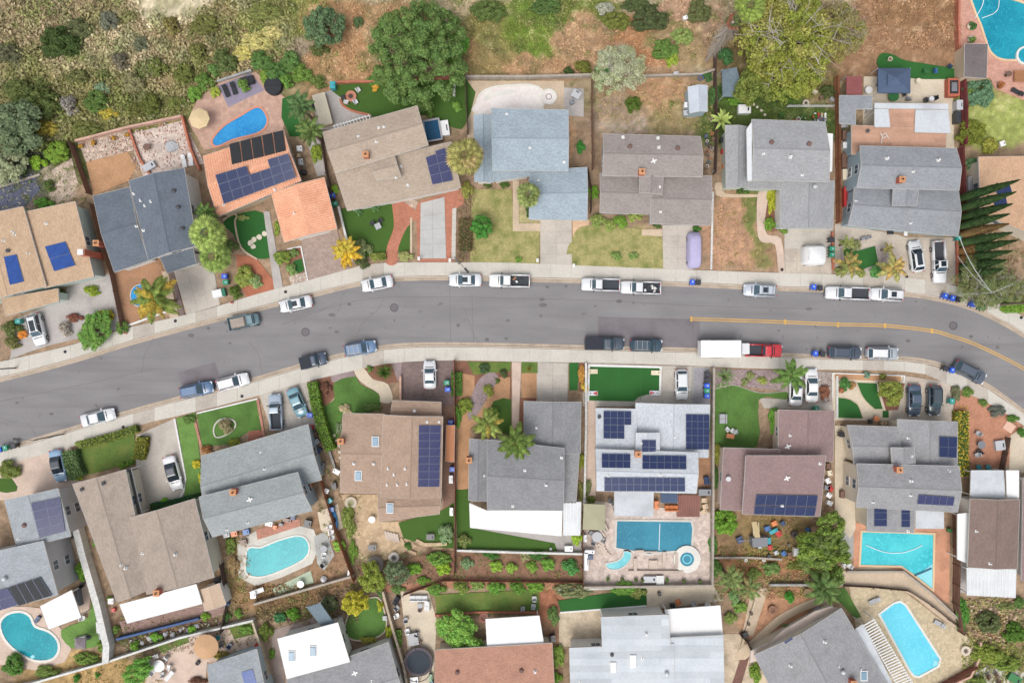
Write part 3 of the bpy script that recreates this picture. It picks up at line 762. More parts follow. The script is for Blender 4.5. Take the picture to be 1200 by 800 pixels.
m_fas = mt('pale_fascia', S(205,202,196), .7, .05, 5, .1); m_trim = mt('white_trim', S(232,232,230), .7, .04, 5, .05); m_frame = mt('window_frame', S(235,235,235), .5, .02); m_gl = mt('window_glass', S(96,106,116), .08, .08, 1., .1, bump=0)
m_brick = mt('chimney_brick', S(196,112,90), .9, .15, 5, .1, .5, .3, 'brick', psize=(.3, .1), joint=(.8,.78,.76,1)); m_flue = mt('clay_flue', S(206,150,110), .9, .1); m_hole = mt('flue_dark', S(40,36,34), 1, .1)
m_vent = mt('vent_metal', S(205,208,210), .5, .06, 5, .05, metal=.2); m_brv = mt('brown_vent', S(124,96,88), .7, .08); m_pv = mt('solar_cells', S(40,52,88), .18, .08, 2., .2, 1., 0, 'cells', uv=True, psize=(.17, .17), coat=.1)
m_pvp = mt('solar_cells_violet', S(56,60,98), .18, .08, 2., .2, 1., 0, 'cells', uv=True, psize=(.17, .17), coat=.1)
m_pvb = mt('solar_cells_blue', S(40,76,146), .2, .06, 2., .2, 1., 0, 'cells', uv=True, psize=(.17, .17), coat=.1)
m_al = mt('aluminium_frame', S(120,128,148), .45, .04, metal=.3); m_heat = mt('black_heater_panel', S(52,54,58), .6, .1, 3, .1, .6, .5, 'wave', psize=(3., 0.), joint=(.75,.75,.75,1)); m_sky = mt('skylight_dome', S(130,158,178), .15, .04, 3, .1, bump=0)
m_gar = mt('garage_door', S(226,222,214), .6, .04, 5, .05)
LOOK = Vector((0, 0, CAM_H))
def wadd(m, name, mats, parent, smooth=False, **kw):
 o = m.add(name, mats, parent, smooth, **kw)
 if parent is not None:
  base = Vector((0, 0, 0)); p = parent
  while p is not None:
   base = p.get('_b') and Vector(p['_b']) or base; break
  o.matrix_parent_inverse = Matrix.Translation(-WB(parent))
 return o
_wb = {}
def WB(o):
 """world position of the frame the children of o are placed in"""
 return _wb.get(o.name, Vector((0, 0, 0)))
def thing(name, loc, label, cat, group=None, rz=0.):
 o = empty(name, loc, rz, label, cat, group); _wb[o.name] = Vector(loc); return o
class Sec: pass
def mk_window(w=1.4, h=1.1):
 k = ('win', w, h)
 if k not in _mesh:
  f = MB(); t = .07
  for c, d in (((0,0,h/2-t/2),(w,.09,t)), ((0,0,-h/2+t/2),(w,.09,t)), ((-w/2+t/2,0,0),(t,.09,h-2*t)), ((w/2-t/2,0,0),(t,.09,h-2*t)), ((0,0,0),(.05,.07,h-2*t))): f.box(c, d)
  p = MB(); p.box((0,.0,0), (w-t, .03, h-t)); _mesh[k] = (f.me('window', m_frame), p.me('pane', m_gl))
 return _mesh[k]
_mesh = {}
class House:
 def __init__(s, label, wall='cream', name='house', cat='house', group=None):
  s.label, s.wall, s.secs, s.arg = label, wall, [], []; s.name = name; s.cat = cat; s.group = group; s.root = None
 def start(s, pts):
  c = W(sum(p[0] for p in pts)/len(pts), sum(p[1] for p in pts)/len(pts), 0); s.root = thing(s.name, c, s.label, s.cat, s.group)
 def sec(s, kind, pts, z, rise, mat, wall=True, win=True, garage=None, over=.42, trim=True, thick=.2, name='roof', posts=False):
  rise *= .75
  if isinstance(pts, str): pts = PP(pts)
  if s.root is None: s.start(pts)
  P = [W(p[0], p[1], z) for p in pts]
  if kind == 'G': P = P[1:]+P[:1]; kind = 'g'      # ridge along BC
  A, B, C, D = P[:4]; q = Sec(); q.kind = kind; q.z = z; q.rise = rise; q.P = P; s.secs.append(q)
  up = Vector((0, 0, 1)); m = MB(); dn = up*-thick
  def face(pts3, o0, eu, ev):
   k = len(m.f); m.poly(pts3, 0); m.uv[k] = [((p-o0).dot(eu), (p-o0).dot(ev)) for p in pts3]
  if kind == 'g':
   R0 = (A+D)/2+up*rise; R1 = (B+C)/2+up*rise; q.R = (R0, R1)
   eu = (B-A).normalized()
   for e0, e1, r1, r0 in ((D, C, R1, R0), (B, A, R0, R1)):
    n = (e1-e0).cross(r1-e0)
    pts3 = [e0, e1, r1, r0]
    if n.z < 0: pts3.reverse()
    ev = ((r0+r1)/2-(e0+e1)/2).normalized(); face(pts3, e0, eu, ev)
   for f_ in ([A, B, R1, R0], [C, D, R0, R1]): m.poly([p+dn for p in f_], 1)
   rim = [A, B, R1, C, D, R0]
   for i in range(6): a, b = rim[i], rim[(i+1) % 6]; m.poly([a, b, b+dn, a+dn], 1)
   wrim = rim
  elif kind == 's':                                # AB high
   A2, B2 = A+up*rise, B+up*rise; q.S = (A2, B2, C, D); eu = (B-A).normalized(); ev = ((A2+B2)/2-(C+D)/2).normalized()
   pts3 = [A2, B2, C, D]
   if (B2-A2).cross(C-A2).z < 0: pts3.reverse()
   face(pts3, D, eu, ev); m.poly([p+dn for p in pts3[::-1]], 1); rim = [A2, B2, C, D]
   for i in range(4): a, b = rim[i], rim[(i+1) % 4]; m.poly([a, b, b+dn, a+dn], 1)
   wrim = rim
  else:
   eu = (B-A).normalized(); ev = Vector((-eu.y, eu.x, 0)); pts3 = list(P)
   ar = sum(P[i].x*P[(i+1) % len(P)].y-P[(i+1) % len(P)].x*P[i].y for i in range(len(P)))
   if ar < 0: pts3.reverse()
   face(pts3, P[0], eu, ev); m.poly([p+dn for p in pts3[::-1]], 1)
   for i in range(len(P)): a, b = P[i], P[(i+1) % len(P)]; m.poly([a, b, b+dn, a+dn], 1)
   wrim = list(P); rim = wrim
  me = m.me(name, [RM[mat], m_trim]); tri(me) if kind == 'f' else None
  ro = link(name, me, s.root); ro.matrix_parent_inverse = Matrix.Translation(-WB(s.root)); q.o = ro
  if mat == 'tile':                                # rows of barrel tiles on both slopes
   t_ = MB()
   for e0, e1, r1, r0 in ((D, C, R1, R0), (A, B, R1, R0)):
    L = (e1-e0).length; nn = int(L/.34)
    for i in range(nn):
     u = (i+.5)/nn; a = e0.lerp(e1, u); b = r0.lerp(r1, u); nr = int((b-a).length/.42)
     for j in range(nr):
      p = a.lerp(b, j/nr); p2 = a.lerp(b, min(1, (j+1.1)/nr)); h = Vector((0, 0, .035)); w_ = eu*.1
      k = len(t_.v); t_.v += [tuple(p-w_), tuple(p+w_), tuple(p2+w_), tuple(p2-w_), tuple(p+h*2.2), tuple(p2+h)]
      t_.f += [(k, k+4, k+5, k+3), (k+1, k+2, k+5, k+4), (k, k+1, k+4)]; t_.m += [0, 0, 0]
   wadd(t_, 'roof_tiles', RM['tile'], s.root)['kind'] = 'stuff'
  if trim:                                         # fascia boards proud of the roof edge
   f = MB(); n = len(rim)
   for i in range(n):
    a, b = rim[i], rim[(i+1) % n]; dv = (b-a); dv.z = 0
    if dv.length < .3: continue
    dv.normalize(); cc = sum((p for p in rim), Vector())/n; nn = Vector((dv.y, -dv.x, 0))
    if nn.dot((a+b)/2-cc) < 0: nn = -nn
    o0, o1 = nn*.004, nn*.035
    v = [a+o0+up*.02, b+o0+up*.02, b+o1+up*.02, a+o1+up*.02]; w_ = [p-up*(thick+.04) for p in v]
    k = len(f.v); f.v += [tuple(p) for p in v+w_]; f.f += [(k,k+1,k+2,k+3), (k+3,k+2,k+6,k+7), (k+1,k,k+4,k+5), (k+7,k+6,k+5,k+4)]; f.m += [0]*4
   wadd(f, 'fascia', m_fas, s.root)
  if kind == 'g' and mat not in ('white', 'lightmetal'):
   c_ = MB(); dr = (R1-R0); L = dr.length; dr.normalize(); nn = Vector((-dr.y, dr.x, 0))*.11; n = max(2, int(L/3))
   sl = rise/max(.1, ((A-D).length/2))*.14
   for i in range(n):
    a = R0+dr*(L*i/n+.01); b = R0+dr*(L*(i+1)/n-.02); k = len(c_.v)
    c_.v += [tuple(a-nn+up*(.012-sl)), tuple(a+up*.022), tuple(a+nn+up*(.012-sl)), tuple(b-nn+up*(.012-sl)), tuple(b+up*.022), tuple(b+nn+up*(.012-sl))]
    c_.f += [(k+3,k+4,k+1,k), (k+4,k+5,k+2,k+1)]; c_.m += [0, 0]
   wadd(c_, 'ridge_cap', RM[mat], s.root)
  if wall:
   wi = inset([(p.x, p.y) for p in wrim], over)
   tops = [p.z-thick-.01 for p in wrim]
   if kind == 'g': tops[2] -= .0; tops[5] -= .0
   w_ = MB(); w_.prism(wi, 0, tops); me = w_.me('wall', WMAT[s.wall]); tri(me); wo = link('wall', me, s.root); wo.matrix_parent_inverse = Matrix.Translation(-WB(s.root))
   if win:
    ctr = sum((Vector((p[0], p[1], 0)) for p in wi), Vector())/len(wi); n = len(wi)
    segs = [(wi[i], wi[(i+1) % n]) for i in range(n)]
    if kind == 'g': segs = [(wi[0], wi[1]), (wi[1], wi[3]), (wi[3], wi[4]), (wi[4], wi[0])]
    for si, (a, b) in enumerate(segs):
     a = Vector((a[0], a[1], 0)); b = Vector((b[0], b[1], 0)); L = (b-a).length
     if L < 3: continue
     dv = (b-a)/L; nn = Vector((dv.y, -dv.x, 0))
     if nn.dot((a+b)/2-ctr) < 0: nn = -nn
     rows = [z-1.35] if z < 4.2 else [z-1.35, 1.6]
     if garage == si:
      gd = MB(); mid = (a+b)/2+nn*.02; ang = math.atan2(dv.y, dv.x); gw = min(L-.6, 4.8)
      gd.box((mid.x, mid.y, 1.1), (gw, .08, 2.2), rz=ang)
      for r in range(1, 4): gd.box((mid.x+nn.x*.03, mid.y+nn.y*.03, r*.55), (gw-.1, .05, .03), rz=ang)
      wadd(gd, 'garage_door', m_gar, s.root); continue
     k = max(1, int(L/6.5)); ang = math.atan2(dv.y, dv.x)
     for zz in rows:
      for i in range(k):
       p = a+dv*(L*(i+.5)/k)+nn*.03; fm, pm = mk_window()
       fo = link('window', fm, s.root); fo.location = p-WB(s.root)+Vector((0, 0, zz)); fo.rotation_euler = (0, 0, ang); link('pane', pm, fo)
  if posts:
   for p in inset([(p.x, p.y) for p in P], .25)[:4]:
    m_ = MB(); m_.box((p[0], p[1], (z-thick)/2), (.12, .12, z-thick)); wadd(m_, 'post', m_trim, s.root)
  return q
 def h(s, x, y, only=None):
  """point of the roof seen at photo pixel x, y: the highest section there"""
  best = None
  for q in s.secs:
   if only is not None and q is not only: continue
   z = q.z
   for _ in range(4):
    w = W(x, y, z)
    if q.kind == 'f': zn = q.z
    elif q.kind == 's':
     A2, B2, C, D = q.S; n = (B2-A2).cross(C-A2); zn = A2.z-(n.x*(w.x-A2.x)+n.y*(w.y-A2.y))/n.z
    else:
     R0, R1 = q.R; d = (R1-R0).normalized(); r = w-R0; r.z = 0; dist = (r-d*r.dot(d)).length; half = abs(((q.P[0]-q.P[3])-d*(q.P[0]-q.P[3]).dot(d)).length)/2
     zn = q.z+q.rise*(1-dist/half)
    z = zn
   w = W(x, y, z); P = q.P; ins = True; sg = None; n = len(P)
   for i in range(n):
    a, b = P[i], P[(i+1) % n]; c = (b.x-a.x)*(w.y-a.y)-(b.y-a.y)*(w.x-a.x)
    c /= max(.01, (b-a).length)
    if sg is None: sg = 1 if sum(P[j].x*P[(j+1) % n].y-P[(j+1) % n].x*P[j].y for j in range(n)) > 0 else -1
    if c*sg < -.25: ins = False
   if only is not None: return w
   if ins: s.last = q if (best is None or w.z > best.z) else s.last
   if ins and (best is None or w.z > best.z): best = w
  return best if best is not None else W(x, y, s.secs[-1].z+.3)
 def vents(s, t):
  for e in t.split():
   k, x, y = e.split(','); x, y = float(x), float(y); p = s.h(x, y); m = MB()
   if k == 'p': m.cyl(p-Vector((0,0,.15)), p+Vector((0,0,.35)), .09, n=8); m.box((p.x, p.y, p.z), (.38, .38, .03)); wadd(m, 'vent_pipe', m_trim, s.root)
   elif k == 'w': m.box((p.x, p.y, p.z+.05), (.5, .5, .3), taper=.7); m.cyl(p, p+Vector((0,0,.5)), .14); wadd(m, 'roof_vent', m_trim, s.root)
   elif k == 'b': m.lathe((p.x, p.y, p.z-.1), [(.32, 0), (.32, .3), (.24, .42), (.05, .48)], 10); wadd(m, 'turbine_vent', m_brv, s.root)
   elif k == 'd': m.lathe((p.x, p.y, p.z-.1), [(.22, 0), (.22, .35), (.28, .36), (.05, .5)], 10); wadd(m, 'roof_vent', mt('dark_vent', S(84,84,88), .6), s.root)
   elif k == 't': m.lathe((p.x, p.y, p.z-.1), [(.2, 0), (.2, .3), (.3, .34), (.32, .5), (.2, .66), (.04, .7)], 12); wadd(m, 'turbine_vent', m_vent, s.root)
   elif k == 'k':
    m.box((p.x, p.y, p.z+.03), (1., 1.45, .22)); o = wadd(m, 'skylight', m_trim, s.root); g_ = MB(); g_.box((p.x, p.y, p.z+.17), (.82, 1.26, .08), taper=.85); wadd(g_, 'skylight_pane', m_sky, o).matrix_parent_inverse = Matrix()
    o.children[0].matrix_parent_inverse = Matrix()
   elif k == 'c':
    m.box((p.x, p.y, p.z+.1), (.75, .75, 1.6)); o = wadd(m, 'chimney', m_brick, s.root)
    g_ = MB(); g_.box((p.x, p.y, p.z+.93), (.86, .86, .1)); g_.cyl((p.x, p.y, p.z+.95), (p.x, p.y, p.z+1.15), .2); a = g_.add('chimney_cap', m_flue, o)
    g_ = MB(); g_.cyl((p.x, p.y, p.z+1.15), (p.x, p.y, p.z+1.165), .14); g_.add('flue_opening', m_hole, o)  # near-black disc stands in for the open flue
   elif k == 'D':
    m.cyl(p, p+Vector((0,0,.5)), .03); m.lathe((p.x, p.y, p.z+.5), [(.04, 0), (.25, .06), (.36, .16)], 12); wadd(m, 'satellite_dish', m_vent, s.root)
   elif k == 'a': m.box((p.x, p.y, p.z+.1), (.9, .22, .12), rz=.4); m.box((p.x, p.y, p.z+.1), (.2, .7, .1), rz=.4); wadd(m, 'roof_vent', m_trim, s.root)
  return s
 def pv(s, quad, nu, nv, mat=None, skip=(), lift=.12, name='solar_panel', frame=None):
  pq = PP(quad); s.last = s.secs[-1]; s.h(sum(p[0] for p in pq)/4, sum(p[1] for p in pq)/4); c = [s.h(*p, only=s.last)+Vector((0, 0, lift)) for p in pq]
  P = lambda u, v: (c[0]*(1-u)+c[1]*u)*(1-v)+(c[3]*(1-u)+c[2]*u)*v
  nrm = (c[1]-c[0]).cross(c[3]-c[0]).normalized(); nrm = -nrm if nrm.z < 0 else nrm
  Lu = (c[1]-c[0]).length/nu; Lv = (c[3]-c[0]).length/nv; g_ = .012; fr = .035
  for i in range(nu):
   for j in range(nv):
    if (i, j) in skip: continue
    m = MB(); a = [P((i+(g_/Lu))/nu, (j+g_/Lv)/nv), P((i+1-(g_/Lu))/nu, (j+g_/Lv)/nv), P((i+1-g_/Lu)/nu, (j+1-g_/Lv)/nv), P((i+g_/Lu)/nu, (j+1-g_/Lv)/nv)]
    b = [P((i+(fr/Lu))/nu, (j+fr/Lv)/nv), P((i+1-(fr/Lu))/nu, (j+fr/Lv)/nv), P((i+1-fr/Lu)/nu, (j+1-fr/Lv)/nv), P((i+fr/Lu)/nu, (j+1-fr/Lv)/nv)]
    low = [p-nrm*.05 for p in a]; flip = (a[1]-a[0]).cross(a[3]-a[0]).dot(nrm) < 0
    m.v = [tuple(p) for p in low+a+b]
    fs = [(0,3,2,1), (0,1,5,4), (1,2,6,5), (2,3,7,6), (3,0,4,7), (4,5,9,8), (5,6,10,9), (6,7,11,10), (7,4,8,11), (8,9,10,11)]
    m.f = [f[::-1] if flip else f for f in fs]; m.m = [1]*9+[0]
    uv = [(0, 0), (Lu, 0), (Lu, Lv), (0, Lv)]; m.uv[9] = uv[::-1] if flip else uv
    wadd(m, name, [mat or m_pv, frame or m_al], s.root)
  return s
def cover(parent_h, pts, z, mat='white', name='patio_cover', thick=.12):
 if mat == 'lightmetal':
  P = [W(p[0], p[1], z) for p in PP(pts)]; n = int((P[1]-P[0]).length/.5)
  for i in range(1, n): u = i/n; a = P[0].lerp(P[1], u); b = P[3].lerp(P[2], u); d_ = b-a; m = MB(); m.box(((a.x+b.x)/2, (a.y+b.y)/2, z+.02), (d_.length, .09, .07), rz=math.atan2(d_.y, d_.x)); (parent_h.root is not None) and wadd(m, 'rib', m_trim, parent_h.root)
 return parent_h.sec('f', pts, z, 0, mat, wall=False, win=False, trim=True, thick=thick, name=name, posts=True)
def slatted(parent, quad, z, n, mat=None, w=.12, frame=True, name='pergola_frame', slat='slat', along=True):
 """open slatted cover: beams, posts and separate slats; quad A B C D, slats run A->D, spaced along A->B"""
 c = [W(p[0], p[1], z) for p in PP(quad)]; mat = mat or m_trim; m = MB()
 for a, b in ((0, 1), (3, 2)):
  d_ = c[b]-c[a]; mid = (c[a]+c[b])/2; m.box((mid.x, mid.y, z-.12), (d_.length, .12, .2), rz=math.atan2(d_.y, d_.x))
 for p in c: m.box((p.x, p.y, (z-.22)/2), (.13, .13, z-.22))
 fo = wadd(m, name, mat, parent)
 for i in range(n):
  u = (i+.5)/n; a = c[0].lerp(c[1], u); b = c[3].lerp(c[2], u); d_ = b-a; mid = (a+b)/2; s_ = MB()
  s_.box((mid.x, mid.y, z+.03), (d_.length+.3, w, .08), rz=math.atan2(d_.y, d_.x)); s_.add(slat, mat, fo)
 return fo
R = House('tan roofed house with two deep blue solar arrays and brick side chimney', 'mint')
R.sec('G', "-50,262 27,242 54,335 -28,358", 4.6, .9, 'tan')
R.sec('s', "55,338 30,250 88,236 110,324", 3.6, .9, 'tan'); R.sec('f', "1,350 68,338 69,353 7,370", 2.9, 0, 'tan')
R.pv("5,301 20,298 29,330 12,334", 1, 1, m_pvb); R.pv("53,289 77,283 89,311 64,318", 1, 2, m_pvb)
R.vents("p,17,275 p,33,297 p,4,282 d,10,294 p,54,262 p,15,272")
mm_ = MB(); w = W(121, 301); mm_.box((w.x, w.y, 2.6), (1.1, .8, 5.2)); co_ = wadd(mm_, 'chimney', m_brick, R.root); mm_ = MB(); mm_.box((w.x, w.y, 5.3), (.8, .8, .2)); mm_.add('chimney_cap', m_trim, co_)
R = House('dark slate shingled house with a lower garage roof behind an empty brown yard', 'white')
R.sec('g', "109,230 152,219 174,305 134,319", 3.2, .8, 'slate'); R.sec('G', "151,212 216,197 231,288 174,305", 5.0, 1.1, 'slate'); R.sec('s', "188,301 227,291 230,309 196,320", 2.8, .3, 'slate', garage=2)
R.vents("p,157,227 p,165,235 p,170,241 p,177,236 p,160,265 p,168,270 d,204,224 d,209,243 d,214,268 c,117,286")
R = House('orange clay tiled house with black pool heating panels and solar array', 'tan')
R.sec('g', "238,183 332,152 353,212 255,254", 3.1, 1.1, 'tile'); R.sec('G', "318,227 380,208 395,268 333,284", 3.0, 1., 'tile', garage=1)
for i in range(5): x = 269+i*12.8; y = 169-i*3.3; R.pv(f"{x},{y} {x+11.6},{y-3} {x+15},{y+21} {x+3},{y+24}", 1, 1, m_heat, name='heater_panel', frame=m_heat)
R.pv("254,206 339,181 348,209 264,240", 7, 3, m_pv, skip=((3,0),(4,0)), lift=.5)
R.vents("p,322,222 p,345,250 p,262,240")
R = House('beige shingled house with small violet solar array beside a back lawn', 'white')
R.sec('g', "378,155 489,124 502,170 393,203", 4.9, 1., 'beige'); R.sec('s', "393,200 529,168 540,220 407,247", 3.0, 1.0, 'beige', win=True, garage=2); R.sec('g', "434,190 462,181 470,207 441,212", 4.5, .4, 'beige', win=False)
R.pv("499,185 523,177 531,212 507,217", 2, 3, m_pvp, lift=.25); R.pv("510,178 521,174 523,180 512,184", 1, 1, m_pvp, lift=.3)
R.vents("c,430,183 p,444,150 p,450,149 p,441,166 p,420,160 p,478,217 p,470,195 p,464,208")
slatted(R.root, "390,148 434,135 436,140 392,153", 2.8, 12, m_trim)
R = House('light blue-grey shingled house beside a drained white pool', 'white')
R.sec('g', "576,127 666,129 666,200 577,200", 4.9, 1., 'blue'); R.sec('G', "555,135 578,135 578,214 556,213", 3.2, .6, 'blue'); R.sec('g', "620,200 688,196 688,258 620,257", 3.0, 1., 'blue', garage=1); R.sec('f', "577,198 622,199 622,206 577,213", 3.2, 0, 'blue', win=False)
R.vents("p,621,173 p,661,190 p,631,212 p,594,134")
R = House('grey-brown shingled house with raised centre gable and brown turbine vents', 'grey')
R.sec('g', "707,157 821,160 823,207 706,206", 4.9, 1., 'taupe'); R.sec('g', "703,203 763,205 763,251 703,249", 3.2, .7, 'taupe'); R.sec('g', "762,205 834,206 832,264 762,262", 3.1, .8, 'taupe', garage=1); R.sec('G', "750,200 778,200 776,228 749,226", 4.6, .5, 'taupe', win=False)
R.vents("b,738,172 b,794,174 w,771,162 w,772,173 a,766,189 c,751,203 p,773,219 p,774,248 w,730,161")
R = House('grey shingled house with mint gable end and wide garage roof', 'mint')
R.sec('g', "881,140 967,143 972,213 881,211", 4.9, 1.1, 'grey'); R.sec('G', "850,147 879,149 877,220 851,220", 3.2, .6, 'grey'); R.sec('f', "876,212 918,213 916,222 874,221", 3.2, 0, 'grey', win=False); R.sec('G', "914,213 978,212 976,268 914,268", 3., .9, 'grey', garage=2)
R.vents("b,904,167 b,948,169 w,926,184 t,954,219 p,895,180 p,940,205")
R.sec('f', "966,156 976,157 975,201 970,201", 4.2, 0, 'white', wall=False, win=False); R.sec('f', "875,152 881,143 881,212 876,212", 5.2, 0, 'lightmetal', wall=False, win=False)
R = House('blue-grey shingled house with salmon flat roof and white patio roof behind', 'blue')
R.sec('g', "1008,171 1121,174 1124,223 1004,220", 4.9, 1.1, 'grey2'); R.sec('g', "1001,218 1123,221 1123,277 994,264", 3.2, .9, 'grey2', garage=None); R.sec('G', "1047,220 1077,221 1074,241 1046,241", 4.5, .5, 'grey2', win=False)
R.sec('f', "998,147 1110,150 1108,176 998,181", 3.1, 0, 'salmon', win=False); R.sec('f', "1042,128 1073,128 1073,149 1042,149", 3.12, 0, 'salmon', wall=False, win=False, trim=False)
R.sec('f', "984,112 1022,112 1022,128 1003,128 1003,146 984,145", 3., 0, 'grey2', wall=False, win=False)
cover(R, "1025,121 1111,122 1111,128 1025,127", 3.3, 'greyflat'); cover(R, "1025,128 1041,128 1043,149 1025,149", 3.3, 'greyflat'); cover(R, "1073,129 1111,129 1114,156 1072,155", 3.3, 'greyflat')
R.vents("w,1039,186 w,1099,188 c,1053,212 p,1003,236 p,1067,261 p,1070,201 d,1016,154")
mm_ = MB(); w = W(1033, 160, 3.2); mm_.cyl((w.x, w.y-1, 3.1), (w.x-.1, w.y, 3.6), .04); [mm_.box((w.x+.2+dx*.8, w.y+dy*.6, 3.6), s_, rz=.5) for dx, dy, s_ in ((0,.4,(.7,.06,.06)), (0,-.4,(.7,.06,.06)), (.45,.0,(.06,.9,.06)), (-.45,0,(.06,.9,.06)))]; wadd(mm_, 'antenna', m_trim, R.root)
R = House('pinkish-brown roofed house at the right edge behind the cypress row', 'cream')
R.sec('G', "1147,184 1250,186 1255,300 1149,250", 3.1, 1.1, 'pinkbrown')
R.pv("1166,222 1183,217 1186,227 1169,232", 1, 1, m_pv); R.pv("1163,234 1178,230 1180,239 1165,242", 1, 1, m_pv)
R = House('grey two storey house with violet solar panels above a kidney pool', 'grey')
R.sec('G', "5,586 68,572 83,628 20,642", 5.0, .8, 'bluegrey'); R.sec('s', "-45,654 54,632 68,697 -32,722", 5.4, .8, 'bluegrey')
R.pv("37,589 71,582 77,622 47,630", 2, 4, m_pvp, lift=.16); R.pv("-25,697 10,688 22,708 -14,719", 2, 2, m_pvp, lift=.2)
R.pv("11,687 48,675 62,697 23,709", 4, 1, m_heat, name='heater_panel', lift=.2); R.vents("b,29,615 t,7,677 p,22,631")
cover(R, "47,710 84,691 95,723 57,737", 2.8)
R = House('wide taupe brown shingled house with long white patio cover behind', 'cream')
R.sec('G', "85,567 147,550 176,690 137,705", 4.4, .9, 'olive', over=.5); R.sec('G', "146,608 228,584 251,676 172,696", 4.4, 1.1, 'olive')
slatted(R.root, "148,551 154,549 166,600 160,602", 2.8, 7, m_trim, .2, along=False); cover(R, "140,708 230,684 237,707 149,730", 2.9)
R.vents("w,206,649 p,167,648 w,148,665 p,142,662 c,187,692 d,97,573 d,122,566")
m_stone = mt('tan_gable_shed', S(206,186,162), .9, .06)
R = House('grey-green shingled house with sloping pale blue gable trim', 'blue')
R.sec('g', "236,534 361,497 377,562 240,602", 3.2, 1., 'greengrey', garage=None); R.sec('g', "233,582 349,553 366,598 249,629", 5.0, 1., 'greengrey');
R.vents("c,276,575 a,293,585 p,306,530 p,310,549 p,266,620 p,290,612")
R = House('brown shingled house with violet solar column and three blue skylights', 'pinkish')
R.sec('g', "402,484 450,485 449,578 399,577", 4.4, .7, 'brown'); R.sec('G', "449,486 519,488 517,583 446,582", 4.9, 1., 'brown'); R.sec('g', "460,469 517,471 517,488 458,486", 3.6, .4, 'brown', garage=0); R.sec('g', "443,577 517,581 515,602 444,611", 3.8, .5, 'brown')
R.pv("491,498 517,498 515,570 490,570", 2, 8, m_pvp, lift=.16); R.vents("k,440,517 k,420,557 k,457,595 w,415,543 w,438,543 w,486,481 p,455,549 p,462,556 p,475,549 p,477,567 p,454,568 p,466,568 c,401,516 p,500,494 p,514,494")
R = House('dark grey shingled house with bright white patio cover behind two palms', 'white')
R.sec('G', "614,470 681,471 680,531 614,531", 3.2, .9, 'dgrey', garage=3); R.sec('G', "550,514 572,515 571,587 549,586", 3.2, .4, 'dgrey'); R.sec('g', "571,515 661,525 660,598 571,597", 4.7, 1., 'dgrey'); R.sec('f', "661,531 679,531 675,589 660,589", 2.9, 0, 'dgrey2')
R.vents("c,550,538 w,640,568 p,615,551 p,658,536 p,629,501 p,567,557 p,601,593"); cover(R, "550,589 571,598 659,598 658,628 551,618", 2.9, 'white')
cover(R, "660,588 681,588 680,627 660,627", 2.9, 'lightmetal')
R = House('pale grey shingled house covered with seven blue solar arrays', 'white')
R.sec('s', "746,529 698,529 698,478 746,479", 3.2, .8, 'light'); R.sec('G', "745,472 832,474 830,536 745,534", 3.2, .9, 'light', garage=3); R.sec('g', "698,526 818,530 816,578 699,575", 4.7, .9, 'light'); R.sec('G', "745,507 773,507 773,530 745,530", 4.5, .15, 'light', win=False)
cover(R, "720,576 766,577 765,605 720,604", 2.9, 'greyflat')
def arr(x0, x1, y0, y1, a, b): R.pv(f"{x0},{y0} {x1},{y0+.4} {x1},{y1+.4} {x0},{y1}", a, b, m_pv, lift=.18)
arr(707,739.5,481.2,497.2,4,2); arr(707,731.5,497.4,513.4,3,2); arr(803.5,831,485,526,4,5); arr(752,768.5,515,531,2,2); arr(752.5,804,533,549,6,2); arr(705,738.5,531,547.5,4,2); arr(708,802.5,559,575,11,2)
R.vents("c,746.5,531 d,702,488 p,752,519 p,774,556 p,713,557 p,790,512")
R = House('mauve brown flat shingled house with wide blue solar array near its eave', 'pinkish')
R.sec('G', "912,480 978,481 976,541 912,533", 3.2, .8, 'mauve', garage=3); R.sec('s', "847,524 913,526 910,599 844,597", 3.5, .5, 'mauve'); R.sec('s', "873,533 966,533 961,605 870,602", 4.9, .6, 'mauve')
R.pv("886,579 958,580 956,593 884,591", 6, 1, m_pv, lift=.18); R.pv("884,592 956,594 954,604 883,602", 6, 1, m_pv, lift=.18); R.vents("p,926,510 a,923,523 D,852,560 a,922,560 w,916,592 p,961,543")
R = House('grey shingled house above the L shaped turquoise pool', 'cream')
R.sec('G', "1052,491 1122,494 1122,546 1052,545", 3.3, .8, 'dgrey2', garage=0); R.sec('g', "993,498 1053,500 1053,546 1001,545", 3.3, .7, 'dgrey2'); R.sec('g', "1004,543 1124,546 1122,600 1003,594", 4.9, 1., 'dgrey2'); R.sec('G', "1044,524 1071,524 1073,546 1046,546", 4.6, .4, 'dgrey2', win=False)
R.sec('f', "1017,593 1072,595 1071,624 1016,622", 4.2, 0, 'dgrey2'); cover(R, "1073,596 1106,597 1106,619 1073,619", 2.9, 'greyflat')
R.pv("1100,511 1121,512 1120,536 1100,535", 2, 2, m_pv, lift=.2); R.pv("1076,579 1118,582 1116,592 1074,590", 5, 1, m_pvp, lift=.2); R.pv("1024,592 1039,592 1039,616 1024,616", 1, 3, m_pv); R.pv("1056,593 1066,593 1066,617 1056,617", 1, 3, m_pv)
R.vents("c,1050,549 p,1064,513 p,1068,534 w,1067,563 p,1067,580 p,1112,552 p,1023,588 p,1064,622")
R = House('dark brown roofed house with white covers front and back at the right edge', 'white')
R.sec('G', "1137,584 1195,585 1192,666 1134,664", 3.6, .8, 'dbrown'); cover(R, "1138,551 1176,551 1178,583 1137,582", 2.9, 'greyflat'); cover(R, "1179,551 1194,551 1194,583 1180,583", 3.0, 'white'); cover(R, "1133,665 1191,667 1190,700 1133,697", 2.9, 'lightmetal')
cover(R, "1122,602 1139,600 1134,660 1122,655", 2.8, 'white'); R.sec('G', "1199,560 1260,560 1260,680 1197,680", 3., .7, 'mauve', win=False); R.vents("p,1160,660 p,1144,622")
